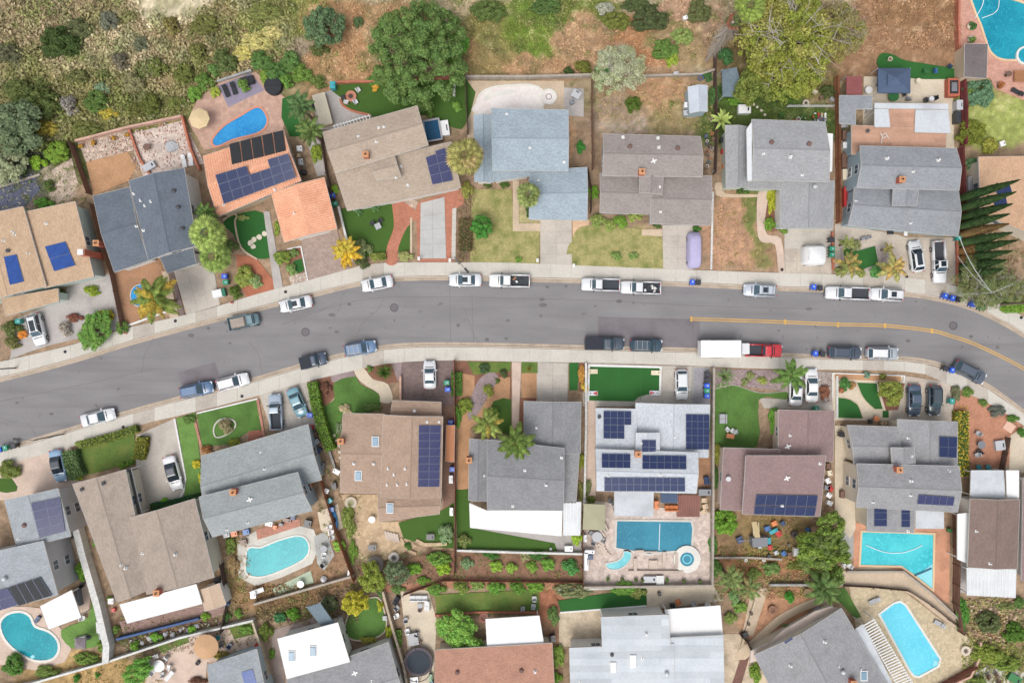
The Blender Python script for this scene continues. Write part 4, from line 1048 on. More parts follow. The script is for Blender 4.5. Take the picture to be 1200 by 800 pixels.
R = House('small grey roof with two blue solar panels at the bottom edge', 'blue')
R.sec('g', "243,779 301,760 320,830 255,850", 3.2, .8, 'bluegrey'); R.pv("283,787 296,783 303,803 288,807", 1, 2, m_pvb)
R = House('grey shingled house with square bright white flat roof addition', 'white')
R.sec('g', "336,796 455,752 480,830 352,860", 3.2, .9, 'dgrey2'); R.sec('f', "325,748 396,729 410,775 336,795", 3.6, 0, 'white'); R.vents("k,342,768 k,367,762 a,416,788 p,436,798")
R = House('reddish brown shingled house behind a bushy green vine', 'cream')
R.sec('g', "510,761 647,753 652,850 510,850", 3.2, .9, 'redbrown'); cover(R, "569,725 632,721 637,752 571,759", 2.9, 'white'); R.vents("b,536,787 b,611,785 w,627,786")
R = House('wide pale grey flat roofed house with white patio roof', 'white')
R.sec('s', "667,758 789,753 793,860 670,860", 3.6, .3, 'roll'); R.sec('s', "704,722 783,719 786,762 706,764", 3.9, .3, 'roll'); R.sec('s', "785,746 847,743 850,860 790,860", 3.5, .3, 'roll'); cover(R, "779,714 844,709 847,743 784,748", 3., 'white')
R.vents("w,757,742 d,717,766 p,753,771 t,781,788 p,680,799");
for x, y, a, b in ((741.5,774,1.,2.),(718.5,781,.9,1.6)): mm_ = MB(); w = R.h(x, y); mm_.box((w.x, w.y, w.z+.1), (a, b, .25), taper=.9); wadd(mm_, 'skylight', m_trim, R.root)
R = House('grey shingled house turned diagonally beside a long white pergola', 'cream')
R.sec('g', "986,712 1042,806 940,880 884,767", 3.6, 1.2, 'dgrey2'); R.sec('f', "879,776 880,762 900,754 918,738 955,716 974,710 984,714 958,744 914,766", 2.6, 0, 'pinkflat', wall=False, win=False)
R.pv("934,739 946,733 948,736 936,743", 2, 1, m_pv); R.pv("918,751 928,745 929,748 920,754", 1, 1, m_pv)
R.vents("w,966,751 w,926,779 t,987,786 p,982,780 p,1008,783 c,997,797 k,1012,791")
R.sec('f', "1002,737 1011,731 1050,808 1040,812", 2.9, 0, 'greyflat', wall=False, win=False)
slatted(R.root, "1011,731 1054,806 1069,800 1023,724", 2.8, 26, m_trim, .16)
def shed(label, pts, z, rise, mat, wall='blue', kind='g', cat='shed', name='shed'):
 h = House(label, wall, name, cat); h.sec(kind, pts, z, rise, mat, win=False, over=.12, thick=.08); return h
RM['shedroof'] = mt('pale_shed_roof', S(196,204,214), .6, .05, 3, .12); RM['shedorange'] = mt('orange_shed_roof', S(204,142,106), .85, .1, 4, .15, uv=True); RM['shedtan'] = mt('tan_shed_roof', S(200,176,154), .85, .08, 4, .12); RM['canvas'] = mt('blue_canvas', S(82,98,124), .9, .06, 3, .1)
RM['redcanvas'] = mt('red_wavy_roof', S(146,86,86), .8, .08, 3, .15, .5, .3, 'wave', psize=(1.2,0.), joint=(.8,.8,.8,1)); RM['slatgrey'] = mt('weathered_lath', S(120,112,112), .9, .12, 4, .2, .5, .3, 'wave', psize=(1.6,0.), joint=(.7,.7,.7,1)); RM['greencanvas'] = mt('grey_tarp', S(116,132,142), .85, .1, 2.5, .3, .4, .5); RM['olivec'] = mt('olive_canvas', S(172,170,142), .9, .04)
h = shed('small blue shed with pale gambrel roof in the dry back yard', "806,102 829,100 829,131 808,133", 2.3, .7, 'shedroof', 'blue', 'G')
h = shed('narrow orange roofed side shed beside the driveway of the brown house', "523,498 533,498 532,541 522,540", 2.2, .3, 'shedorange', 'cream', 'G')
h = shed('tan roofed shed at the corner below the wide taupe roof', "234,691 257,683 265,708 240,716", 2.5, .4, 'shedtan', 'white', 'G')
h = shed('weathered grey lath shelter beside the teal pool', "1130,52 1157,52 1156,92 1130,90", 2.5, .1, 'slatgrey', 'tan', 's')
def canopy(label, pts, z, mat, rise=0., cat='canopy', name='canopy', peak=True):
 h = House(label, 'tan', name, cat); P = PP(pts); h.start(P); C = [W(p[0], p[1], z) for p in P]; m = MB(); c = sum(C, Vector())/len(C)+Vector((0, 0, rise))
 for i in range(len(C)): m.poly([C[i-1], C[i], c] if True else 0)
 for i in range(len(C)): a, b = C[i-1], C[i]; m.poly([a, b, b-Vector((0,0,.25)), a-Vector((0,0,.25))])
 wadd(m, 'canopy_cloth', RM[mat], h.root)
 for p in C: m = MB(); m.cyl((p.x, p.y, 0), (p.x, p.y, z), .05); wadd(m, 'pole', m_vent, h.root)
 return h
g_ = canopy('square slate blue gazebo canopy behind the house with salmon flat roof', "1029,80 1067,80 1067,109 1029,109", 2.5, 'canvas', .9, 'gazebo', 'gazebo')
mm_ = MB(); w = W(1049, 93, 3.3); mm_.v = [(w.x-1, w.y-.9, 3.2), (w.x+1, w.y-.9, 3.2), (w.x+1, w.y+.9, 3.2), (w.x-1, w.y+.9, 3.2), (w.x, w.y, 3.7)]; mm_.f = [(0,1,4), (1,2,4), (2,3,4), (3,0,4)]; mm_.m = [0]*4; wadd(mm_, 'vent_cap', RM['canvas'], g_.root)
canopy('grey tarp stretched between posts beside the tall tree', "846,82 863,79 874,114 847,113", 2.6, 'greencanvas', -.15)
canopy('faded red curved roof beside the grey patio roof', "992,90 1010,89 1010,112 992,111", 2.6, 'redcanvas', .1)
canopy('olive square sunshade beside the stone stairs', "684,590 709,591 709,621 683,620", 2.6, 'olivec', .15)
canopy('grey triangular shade sail above the white flat roof', "359,711 375,706 392,730 376,733", 2.8, 'greencanvas', -.1)
canopy('small black flat shade beside the brown house garden', "774,577 794,577 794,589 775,589", 2.4, 'canvas', .05)
# ================= VEHICLES =================
m_paint = ocol('car_paint', .28, .0, .9, .03); m_glass = mt('car_glass', S(70,92,104), .05, .1, 1., .1, bump=0, coat=.6); m_glassd = mt('tinted_glass', S(40,50,60), .06, .1, 1., .1, bump=0, coat=.6)
m_tyre = mt('tyre_rubber', S(44,44,46), .9, .1, 6, .1); m_rim = mt('alloy_rim', S(170,172,176), .3, .05, metal=.7); m_lampw = mt('headlight_lens', S(225,232,238), .12, .02); m_lampr = mt('taillight_lens', S(178,36,40), .2, .04)
m_blk = mt('black_plastic', S(46,47,50), .6, .1, 5, .1); m_bed = mt('bed_liner', S(66,70,76), .85, .1, 6, .15); m_int = mt('bed_grey', S(96,100,106), .7, .1)
m_obj = ocol('object_paint', .6); m_cloth = ocol('object_cloth', .95, 0, 0, .14); m_shiny = ocol('object_plastic', .35, 0, .2)
def loft(m, st, mi=0):
 """st: (x, halfwidth, z bottom, z belt, z top, top halfwidth)"""
 k = len(m.v); R = 8
 for x, w, zb, zs, zt, tw in st:
  for y, z in ((-w*.9, zb), (-w, zb+.12), (-w, zs), (-tw, zt), (tw, zt), (w, zs), (w, zb+.12), (w*.9, zb)): m.v.append((x, y, z))
 for i in range(len(st)-1):
  for j in range(R):
   j2 = (j+1) % R; a = k+i*R; b = a+R; m.f.append((a+j, b+j, b+j2, a+j2)); m.m.append(mi)
 m.f.append(tuple(k+j for j in range(R))); m.m.append(mi); q = k+(len(st)-1)*R; m.f.append(tuple(q+R-1-j for j in range(R))); m.m.append(mi)
def quad(m, a, b, c, d, s=.0, off=None, mi=0):
 c4 = [Vector(p) for p in (a, b, c, d)]; ct = sum(c4, Vector())/4; n = (c4[1]-c4[0]).cross(c4[3]-c4[0]).normalized(); o = n*(off or 0)
 m.poly([tuple(ct+(p-ct)*(1-s)+o) for p in c4], mi)
def car(x, y, ang, L, typ, col, label, Wd=1.85, sun=False, roofc=None, glass=None, group='cars parked along the street', cat=None, rack=False, z0=.02, load=None, cover=None, rails=False, name=None):
 """ang: heading in degrees, 0 = towards the right of the photo, 90 = up"""
 H = {'sedan': 1.45, 'hatch': 1.5, 'suv': 1.72, 'pickup': 1.85, 'van': 1.95}[typ]
 cat = cat or {'sedan': 'car', 'hatch': 'car', 'suv': 'suv', 'pickup': 'pickup truck', 'van': 'van'}[typ]
 w_ = W(x, y, .9); root = empty(name or {'pickup': 'pickup_truck', 'suv': 'suv', 'van': 'van'}.get(typ, 'parked_car'), (w_.x, w_.y, z0), math.radians(ang), label, cat, group); c = S(*col)
 h, w = L/2, Wd/2; belt = {'sedan': .92, 'hatch': .96, 'suv': 1.08, 'pickup': 1.12, 'van': 1.1}[typ]; nose = belt-.12
 b = MB()
 if typ == 'pickup':
  xb = -h*.08   # back of the cab
  loft(b, [(xb-.0, w, .35, belt-.12, belt, w*.92), (h*.35, w, .35, belt-.12, belt-.02, w*.9), (h*.5, w, .35, belt-.14, belt-.05, w*.86), (h*.86, w*.98, .35, nose-.1, nose+.02, w*.8), (h*.96, w*.9, .38, nose-.2, nose-.1, w*.72), (h, w*.74, .42, nose-.35, nose-.28, w*.6)])
  for sy in (-1, 1): b.box(((xb-h)/2, sy*(w-.09), (.4+belt)/2), ((h+xb), .16, belt-.4))
  b.box((-h+.06, 0, (.4+belt)/2), (.12, 2*w-.2, belt-.42)); b.box(((xb-h)/2, 0, .6), (h+xb, 2*w-.3, .1))
 else:
  tail = -h
  loft(b, [(tail, w*.74, .42, belt-.3, belt-.22, w*.6), (tail+.12, w*.92, .34, belt-.16, belt-.05, w*.78), (tail+.5, w*.99, .3, belt-.12, belt, w*.84), (-h*.4, w, .28, belt-.1, belt+.02, w*.88), (h*.25, w, .28, belt-.1, belt+.0, w*.87), (h*.48, w, .28, belt-.14, belt-.03, w*.84), (h*.8, w*.96, .3, nose-.14, nose-.0, w*.76), (h*.94, w*.84, .34, nose-.22, nose-.12, w*.66), (h, w*.62, .4, nose-.38, nose-.3, w*.5)])
 body = b.add('body', m_paint, root, True, color=c)
 G = {'sedan': (-h*.62, -h*.36, h*.12, h*.44), 'hatch': (-h*.9, -h*.7, h*.12, h*.44), 'suv': (-h*.93, -h*.78, h*.14, h*.42), 'van': (-h*.95, -h*.86, h*.35, h*.6), 'pickup': (-h*.1, -h*.04, h*.28, h*.46)}[typ]
 r0, r1, f1, f0 = G; bw = w*.88; tw = w*.7 if typ != 'van' else w*.76; zb = belt-.02
 cb = MB(); P = [(r0, -bw, zb), (f0, -bw*.96, zb), (f0, bw*.96, zb), (r0, bw, zb), (r1, -tw, H-.05), (f1, -tw, H-.04), (f1, tw, H-.04), (r1, tw, H-.05)]
 rr = [(r1+.18, -tw+.14, H), (f1-.2, -tw+.14, H+.01), (f1-.2, tw-.14, H+.01), (r1+.18, tw-.14, H)]
 cb.v = P+rr; cb.f = [(0,1,5,4), (1,2,6,5), (2,3,7,6), (3,0,4,7), (4,5,9,8), (5,6,10,9), (6,7,11,10), (7,4,8,11), (8,9,10,11)]; cb.m = [0]*9
 cabin = cb.add('cabin', m_paint, root, False, color=S(*roofc) if roofc else c)
 g = glass or m_glass
 m = MB(); quad(m, P[1], P[2], P[6], P[5], .09, .012); m.add('windshield', g, root)
 m = MB(); quad(m, P[3], P[0], P[4], P[7], .12, .012); m.add('rear_window', g, root)
 for a, b_, c_, d_ in ((P[0], P[1], P[5], P[4]), (P[2], P[3], P[7], P[6])):
  m = MB(); a, b_, c_, d_ = map(Vector, (a, b_, c_, d_)); mid0, mid1 = a.lerp(b_, .48), d_.lerp(c_, .48)
  quad(m, a, mid0-Vector((.04,0,0)), mid1-Vector((.04,0,0)), d_, .1, .012); quad(m, mid0+Vector((.04,0,0)), b_, c_, mid1+Vector((.04,0,0)), .1, .012); m.add('side_window', m_glassd if g is m_glass else g, root)
 wz = .33 if typ in ('sedan', 'hatch') else .38
 k = ('wheel', wz)
 if k not in _mesh:
  t = MB(); t.cyl((0, -.11, 0), (0, .11, 0), wz, n=14); r_ = MB(); r_.cyl((0, -.12, 0), (0, .12, 0), wz*.62, n=10); _mesh[k] = (t.me('tyre', m_tyre), r_.me('rim', m_rim))
 for sx in (h*.62, -h*.62):
  for sy in (-1, 1):
   o = link('wheel', _mesh[k][0], root, loc=(sx, sy*(w-.1), wz)); link('rim', _mesh[k][1], o)
 for sy in (-1, 1):
  m = MB(); m.box((h-.2, sy*w*.62, nose-.2), (.34, .36, .17), rz=-sy*.5); m.add('headlight', m_lampw, root)
  m = MB(); m.box((-h+.1, sy*w*.72, belt-.2), (.2, .3, .2), rz=sy*.4); m.add('taillight', m_lampr, root)
  m = MB(); m.box((f0-.25, sy*(w+.1), belt+.02), (.14, .24, .16)); m.add('mirror', m_paint if typ != 'pickup' else m_blk, root, color=c)
 m = MB(); m.box((h-.03, 0, .48), (.1, w*1.1, .16)); m.add('grille', m_blk, root)
 m = MB(); m.box((-h+.03, 0, .5), (.1, w*1.2, .2)); m.add('bumper', m_blk if typ == 'pickup' else m_paint, root, color=c)
 for sx in (-.02, .02) if False else ():
  pass
 m = MB(); m.box((h*.52+.04, 0, belt-.02), (.1, w*1.3, .03)); m.add('cowl', m_blk, root)
 if sun: m = MB(); sx = (r1+f1)/2+(.25 if typ != 'pickup' else 0); m.box((sx, 0, H+.012), (sun if sun is not True else .75, tw*1.15, .025)); m.add('sunroof', m_glassd, root)
 if rails or typ == 'suv':
  for sy in (-1, 1): m = MB(); m.box(((r1+f1)/2, sy*(tw-.05), H+.03), ((f1-r1)*.9, .05, .06)); m.add('roof_rail', m_blk if not rack else m_rim, root)
 if rack:
  for sx in (r1+.35, (r1+f1)/2, f1-.4): m = MB(); m.box((sx, 0, H+.08), (.07, tw*2, .05)); m.add('cross_bar', m_rim, root)
 if typ == 'pickup':
  m = MB(); m.box(((xb-h)/2, 0, .66), (h+xb-.14, 2*w-.34, .05)); bd = m.add('bed_floor', m_bed, root)
  if cover: m = MB(); m.box(((xb-h)/2, 0, belt+.03), (h+xb-.05, 2*w-.12, .06)); m.add('bed_cover', mt('tonneau', S(*cover), .7, .06), root)
  if load:
   rn = random.Random(int(x))
   for i in range(load):
    m = MB(); lx = xb-.3-rn.random()*(h+xb-.8); ly = rn.uniform(-.5, .5); m.box((lx, ly, .85+rn.random()*.2), (rn.uniform(.2, .7), rn.uniform(.15, .45), rn.uniform(.2, .45)), rz=rn.uniform(0, 3)); m.add('bed_load', m_obj, root, color=S(*rn.choice([(200,60,50), (210,210,205), (60,60,64), (150,110,80), (230,230,230), (90,90,96)])))
 return root
WH = (226, 228, 231); DRV = 'cars parked in driveways'
car(43,386,-76,4.7,'suv',WH,'white suv parked head down on the far left driveway by an orange flowering bed',sun=1.6,group=DRV)
car(346,356,171.5+20-0,4.8,'sedan',WH,'white sedan at the kerb just beyond the small teal flatbed truck',sun=True)
car(441.5,332,191,4.65,'sedan',WH,'white sedan at the outer bend kerb below the red brick path')
car(545,328,180,4.75,'sedan',(226,230,234),'silver white sedan parked behind the white pickup, near the street lamp',sun=True)
car(597,329,179,5.9,'pickup',(238,240,240),'white pickup with open dark bed below the blue-grey house front lawn',load=3)
car(704,333.5,178.5,5.6,'pickup',WH,'white pickup with grey bed directly ahead of the pickup with red tools')
car(751,337,178.5,5.8,'pickup',WH,'white pickup with red and white tools piled in its bed',load=9)
car(891,340,178,4.8,'suv',(190,198,208),'silver suv with roof bars parked alone beyond the blue bin pair',rack=True,sun=True)
car(993.5,343.5,178,6.4,'pickup',WH,'long white pickup with charcoal bed parked nose to the black bin',)
car(1040,345,177,4.75,'suv',WH,'white suv parked at the tail of the long white pickup',sun=True)
car(1074.5,300,98,4.6,'hatch',(222,226,228),'white hatchback with long black glass roof in the driveway by the cypresses',sun=1.9,glass=m_glassd,group=DRV)
car(1101,307,-88,6.1,'pickup',WH,'white pickup with black bed backed into the driveway beside the cypresses',sun=True,group=DRV)
car(114,489,14,5.1,'sedan',WH,'white sedan alone at the lower kerb beside the hedged lawn')
car(230,456.5,12,4.9,'suv',(94,122,158),'blue suv parked behind a white car on the lower kerb')
car(272.5,447.5,15,4.75,'suv',(240,240,242),'white suv parked ahead of the blue suv on the lower kerb')
car(367,422.5,14,3.9,'pickup',(74,88,108),'small dark blue pickup with black covered bed on the lower kerb',cover=(44,48,58))
car(422,408,10,4.7,'suv',(110,138,172),'steel blue suv parked ahead of the small dark pickup',rack=True)
car(708.5,402.5,-1,5.7,'pickup',(72,84,96),'dark slate pickup parked above the green bowling lawn',cover=(40,44,52))
car(757.5,404.5,-1,4.7,'suv',(56,78,92),'dark teal suv with loaded roof rack above the bowling lawn',rack=True)
car(895.5,410.5,-1,5.3,'pickup',(206,52,62),'bright red pickup hitched in front of the white box trailer')
car(990.5,413,-2,4.8,'suv',(72,82,98),'charcoal suv parked ahead of the blue and black bins on the lower kerb')
car(1034.5,414,-1,4.6,'suv',(176,184,192),'silver suv with white roof ahead of the charcoal suv',roofc=(232,234,236))
car(1137,436,-27,4.9,'suv',(84,94,108),'dark grey suv parked on the bend at the right kerb')
car(67,546,-78,4.75,'sedan',(140,172,202),'pale blue sedan with dark roof on the pinkish driveway by the clipped hedge',glass=m_glassd,roofc=(50,60,72),group=DRV)
car(202,554.5,-74,5.1,'sedan',(240,240,242),'white coupe with black roof on the long curved driveway',glass=m_glassd,roofc=(60,66,78),group=DRV,Wd=1.9)
car(323,482.5,93,5.2,'pickup',(168,184,200),'silver pickup with black bed on the driveway beside the teal sedan',group=DRV)
car(348,471.5,-67,4.5,'sedan',(120,162,176),'pale teal sedan beside the long clipped hedge and silver pickup',group=DRV)
car(503.5,439,91,4.1,'sedan',WH,'white sedan standing on the dark pink paver driveway',group=DRV,z0=.1)
car(799,450.5,-89,4.4,'hatch',(226,228,230),'silver white hatchback beside the green bowling lawn',group=DRV,z0=.1)
car(933,457,88,4.6,'sedan',(238,238,240),'white car half hidden below the leafy street tree',group=DRV,z0=.1)
car(951.5,451.5,90,4.9,'sedan',(240,240,240),'white sedan right of the leafy tree on the short driveway',group=DRV,z0=.1)
car(1072,469,-90,4.6,'sedan',(76,92,112),'dark blue grey sedan on the driveway nearer the round clipped tree',group=DRV,z0=.1)
car(1095,469,-91,4.4,'suv',(62,76,84),'dark green grey suv on the driveway nearer the teal bin',group=DRV,z0=.1)
def rbox(m, L, Wd, z0, z1, r=.15, top=.9, mi=0):
 h, w = L/2, Wd/2; o = [(-h+r,-w),(h-r,-w),(h,-w+r),(h,w-r),(h-r,w),(-h+r,w),(-h,w-r),(-h,-w+r)]
 k = len(m.v); lv = ((z0, 1.), (z1-.25, .985), (z1-.06, top+.06), (z1, top))
 for z, s in lv: m.v += [(p[0]*(1-(1-s)*.5), p[1]*s, z) for p in o]
 for a in range(3):
  for i in range(8): j = (i+1) % 8; m.f.append((k+a*8+i, k+a*8+j, k+a*8+8+j, k+a*8+8+i)); m.m.append(mi)
 m.f.append(tuple(k+24+i for i in range(8))); m.m.append(mi)
t = empty('box_trailer', tuple(W(841, 408.5, .8)[:2])+(.02,), 0, 'white enclosed box trailer hitched behind the bright red pickup', 'trailer'); m = MB(); rbox(m, 5.7, 2.4, .5, 2.5, .08, .97); m.add('box', m_obj, t, color=S(240,240,240))
for i in range(6): m = MB(); m.box((-2.5+i*1., 0, 2.51), (.05, 2.3, .02)); m.add('roof_rib', m_obj, t, color=S(220,220,222))
m = MB(); m.box((3.9, 0, .9), (1.2, 1.7, .9), taper=.9); m.add('hitch_box', m_obj, t, color=S(226,226,228))
m = MB(); m.box((4.8, 0, .5), (1.1, .1, .1)); m.add('tow_bar', m_blk, t)
for sx in (-.5, .5):
 for sy in (-1, 1): o = link('wheel', _mesh[('wheel', .38)][0], t, loc=(sx, sy*1.22, .38)); link('rim', _mesh[('wheel', .38)][1], o)
def covered(x, y, ang, L, Wd, H, col, label, name, cat):
 t = empty(name, tuple(W(x, y, H/2)[:2])+(.1,), math.radians(ang), label, cat); m = MB(); n = 18; rn = random.Random(int(x)); k = 0
 for a, (z, s) in enumerate(((0, 1.0), (.45*H, 1.0), (.62*H, .95), (.95*H, .78), (H, .68))):
  for i in range(n*2):
   u = 2*PI*i/(n*2); cx, cy = math.cos(u), math.sin(u); e = .35
   px_ = L/2*s*abs(cx)**e*(1 if cx > 0 else -1); py_ = Wd/2*s*abs(cy)**e*(1 if cy > 0 else -1)
   sag = (0 if a < 3 else -.22*H*max(0, (abs(px_)/(L/2)-.55))*2.2); j = rn.uniform(-.02, .02)
   m.v.append((px_+j, py_+rn.uniform(-.03, .03), z+sag+rn.uniform(-.02, .02)))
 N = n*2
 for a in range(4):
  for i in range(N): j = (i+1) % N; m.f.append((a*N+i, a*N+j, (a+1)*N+j, (a+1)*N+i)); m.m.append(0)
 m.f.append(tuple(4*N+i for i in range(N))); m.m.append(0); m.add('cloth_cover', m_cloth, t, True, color=S(*col))
 for sx in (L*.3, -L*.3):
  for sy in (-1, 1): o = link('wheel', _mesh[('wheel', .38)][0], t, loc=(sx, sy*(Wd/2-.12), .36)); link('rim', _mesh[('wheel', .38)][1], o)
 return t
covered(813.5,293,90,5.2,2.,1.75,(186,180,214),'large vehicle under a lavender cloth cover in the driveway','covered_vehicle','covered car')
t = covered(954.5,299,0,3.3,2.9,2.1,(240,240,240),'white tarp covered trailer on the beige driveway','covered_trailer','trailer')
for i in range(6): m = MB(); m.box((-1.25, -.75+i*.25, 2.1), (.12, .1, .05)); m.add('print_mark', m_obj, t, color=S(214,214,220))
t = empty('flatbed_truck', tuple(W(287, 376.5, .6)[:2])+(.02,), math.radians(12), 'small teal flatbed truck driving in the street with a sandy load', 'truck')
b = MB(); loft(b, [(.7, .85, .35, 1.0, 1.15, .78), (1.3, .88, .35, .95, 1.05, .78), (1.9, .8, .35, .85, .95, .66), (2.15, .6, .4, .7, .78, .5)]); b.add('body', m_paint, t, True, color=S(112,138,146))
b = MB(); b.box((1.05, 0, 1.35), (.8, 1.4, .5), taper=.85); b.add('cabin', m_paint, t, color=S(112,138,146)); b = MB(); b.box((1.5, 0, 1.28), (.12, 1.3, .3)); b.add('windshield', m_glass, t)
b = MB(); b.box((-.8, 0, .8), (2.9, 1.9, .12)); [b.box((-.8, s*.93, 1.), (2.9, .06, .4)) for s in (-1, 1)]; b.box((-2.22, 0, 1.), (.06, 1.9, .4)); b.add('flatbed', m_obj, t, color=S(96,120,130))
b = MB(); b.box((-.9, 0, 1.), (2.3, 1.5, .35), taper=.85); b.add('load', mt('sandy_load', S(166,154,144), 1, .2, 4, .4), t)
for sx in (-1.4, 1.5):
 for sy in (-1, 1): o = link('wheel', _mesh[('wheel', .38)][0], t, loc=(sx, sy*.85, .38)); link('rim', _mesh[('wheel', .38)][1], o)
def bin_mesh():
 if 'bin' in _mesh: return _mesh['bin']
 b = MB(); b.box((0, 0, .48), (.5, .56, .86), taper=1.22); l = MB(); l.box((0.02, 0, 1.0), (.76, .72, .1), taper=.9); l.box((-.36, 0, .98), (.1, .5, .08)); w_ = MB(); [w_.cyl((-.3, s*.25-.03, .12), (-.3, s*.25+.03, .12), .12, n=10) for s in (-1, 1)]
 h = MB(); h.cyl((-.4, -.25, .96), (-.4, .25, .96), .03, n=6); m_ = MB(); m_.box((.06, 0, 1.056), (.26, .2, .012))
 _mesh['bin'] = (b.me('bin_body', m_shiny), l.me('lid', m_shiny), w_.me('wheels', m_tyre), h.me('handle', m_blk), m_.me('print_panel', m_obj)); return _mesh['bin']
BC = dict(blue=(44,92,206), black=(52,54,60), green=(34,142,108), teal=(40,150,140))
def bin_(x, y, c, ang, label):
 t = empty('wheeled_bin', tuple(W(x, y, .5)[:2])+(.05,), math.radians(ang), label, 'bin', 'wheeled rubbish and recycling bins'); bm_ = bin_mesh(); col = S(*BC[c])
 link('bin_body', bm_[0], t, color=col); link('lid', bm_[1], t, color=mul(col, 1.15)); link('wheels', bm_[2], t); link('handle', bm_[3], t)
 if c != 'black': link('print_panel', bm_[4], t, color=mul(S(200,215,235), .8))
for r in """810.5,331|blue|90|blue bin at the kerb below the lavender covered car
817.5,331|black|90|black bin at the kerb below the lavender covered car
952,336.5|blue|90|blue bin at the kerb ahead of the long white pickup
959.5,337.5|black|90|black bin at the kerb touching the long white pickup's nose
973,281.5|black|0|black bin uppermost beside the red brick strip of the beige driveway
973.5,292|green|0|green bin in the middle of three beside the beige driveway
973.5,299|green|0|green bin lowest of three beside the beige driveway
1121,279.5|teal|0|teal green bin at the house corner by the top cypresses
1105.5,347|blue|75|blue bin first from the left of the bins on the right bend
1114,349.5|blue|75|blue bin between another blue bin and a black bin on the bend
1121,351|black|75|black bin beside two blue bins on the right bend
1138,356.5|blue|70|blue bin next to a green bin on the right bend
1148.5,360.5|green|70|green bin next to a blue bin at the far right kerb
264.5,324|blue|0|blue bin in the driveway above the small potted planting
266,331|green|0|green bin below the blue bin in the sloping driveway
24,376.5|teal|0|teal bin beside the white suv at the far left
2,526|blue|100|blue bin at the far left lower kerb
9,524|green|100|green bin beside the blue bin at the far left lower kerb
18.5,521.5|black|100|black bin at the right end of the far left lower row
524,448|green|0|green bin on the dark paver driveway
525,456|blue|0|blue bin on the dark paver driveway
364.5,486|blue|0|blue bin between teal sedan and clipped hedge
528.5,494.5|blue|0|blue bin at the head of the orange roofed side shed
530.5,549|blue|0|blue bin at the foot of the orange roofed side shed
828.5,438.5|black|0|black bin topmost of the column beside the grey strip
828.5,445|black|0|black bin second in the column beside the grey strip
827.5,451.5|blue|0|blue bin third in the column beside the grey strip
827.5,457.5|green|0|green bin in the column beside the grey strip
827.5,463.5|blue|0|blue bin at the bottom of the column beside the grey strip
954,414|blue|90|blue bin between the red pickup and the charcoal suv
962.5,414.5|black|90|black bin between the red pickup and the charcoal suv
1106,431|black|70|black bin at the lower right bend kerb
1113.5,433.5|blue|70|blue bin at the lower right bend kerb behind the dark grey suv
1113,469.5|teal|90|teal green bin right of the dark green grey suv
955,478.5|green|90|green bin on the path above the mauve roof
390.5,230|blue|10|blue bin between the orange tile roof and the turf
393.5,239.5|green|10|green bin between the orange tile roof and the turf
985,508.5|black|0|black bin beside the cream gable wall above the turquoise pool house
91,617|teal|0|teal bin by the tall white boundary wall
89,626|black|0|black bin by the tall white boundary wall""".split('\n'):
 a, c, g_, l = r.split('|'); x, y = map(float, a.split(',')); bin_(x, y, c, float(g_), l)
t = empty('storage_box', tuple(W(255.5, 344, .4)[:2])+(.1,), math.radians(12), 'white lidded box beside a green tub near the driveway kerb', 'box'); m = MB(); m.box((0,0,.35), (1.5,1.2,.7), taper=.9); m.add('box_body', m_obj, t, color=S(238,240,240)); m = MB(); m.box((.9,0,.3), (.5,1.1,.6)); m.add('green_tub', m_obj, t, color=S(40,120,90))
# ================= POOLS =================
WT = dict(blue=water('pool_water_blue', (66,160,216), (46,138,204)), teal=water('pool_water_teal', (44,160,180), (28,134,158)), deep=water('pool_water_deep', (38,160,172), (24,138,154)), aqua=water('pool_water_aqua', (60,182,186), (44,164,174)),
 slate=water('pool_water_slate', (66,142,166), (52,124,150)), turq=water('pool_water_turquoise', (88,206,214), (60,182,196)), cyan=water('pool_water_cyan', (118,214,234), (104,204,228)), pale=water('spa_water', (140,214,220), (110,196,206)))
mcop = {k: mt('coping_'+k, S(*c), .8, .08, 5, .12) for k, c in dict(white=(228,226,218), pink=(214,150,124), cream=(226,196,160), grey=(210,206,198), terra=(206,160,136)).items()}
def pool(label, pts, wt, cop, cw=.4, sm=0, cat='swimming pool', name='swimming_pool', z=.1):
 P_ = PP(pts); P_ = smooth(P_, sm) if sm else P_; c = W(sum(p[0] for p in P_)/len(P_), sum(p[1] for p in P_)/len(P_)); t = thing(name, c, label, cat)
 w_ = wp(P_); n = len(w_); ou = inset(w_, -cw); m = MB()
 ar = sum(w_[i][0]*w_[(i+1) % n][1]-w_[(i+1) % n][0]*w_[i][1] for i in range(n)); sg = 1 if ar > 0 else -1
 for i in range(n):
  j = (i+1) % n; a, b, c2, d2 = w_[i], w_[j], ou[j], ou[i]; zt = z+.07
  top = [(a[0],a[1],zt), (d2[0],d2[1],zt), (c2[0],c2[1],zt), (b[0],b[1],zt)]; m.poly(top if sg > 0 else top[::-1])
  m.poly([(a[0],a[1],zt), (b[0],b[1],zt), (b[0],b[1],-.02), (a[0],a[1],-.02)]); m.poly([(d2[0],d2[1],zt), (c2[0],c2[1],zt), (c2[0],c2[1],-.02), (d2[0],d2[1],-.02)])
 wadd(m, 'coping', mcop[cop], t); m = MB(); m.poly([(p[0], p[1], z) for p in (w_ if sg > 0 else w_[::-1])]); me = m.me('water', wt if not isinstance(wt, str) else WT[wt]); tri(me); o = link('water', me, t); o.matrix_parent_inverse = Matrix.Translation(-c)
 return t
def circ(x, y, r, n=20, ry=None): return ' '.join(f'{x+r*math.cos(2*PI*i/n):.1f},{y+(ry or r)*math.sin(2*PI*i/n):.1f}' for i in range(n))
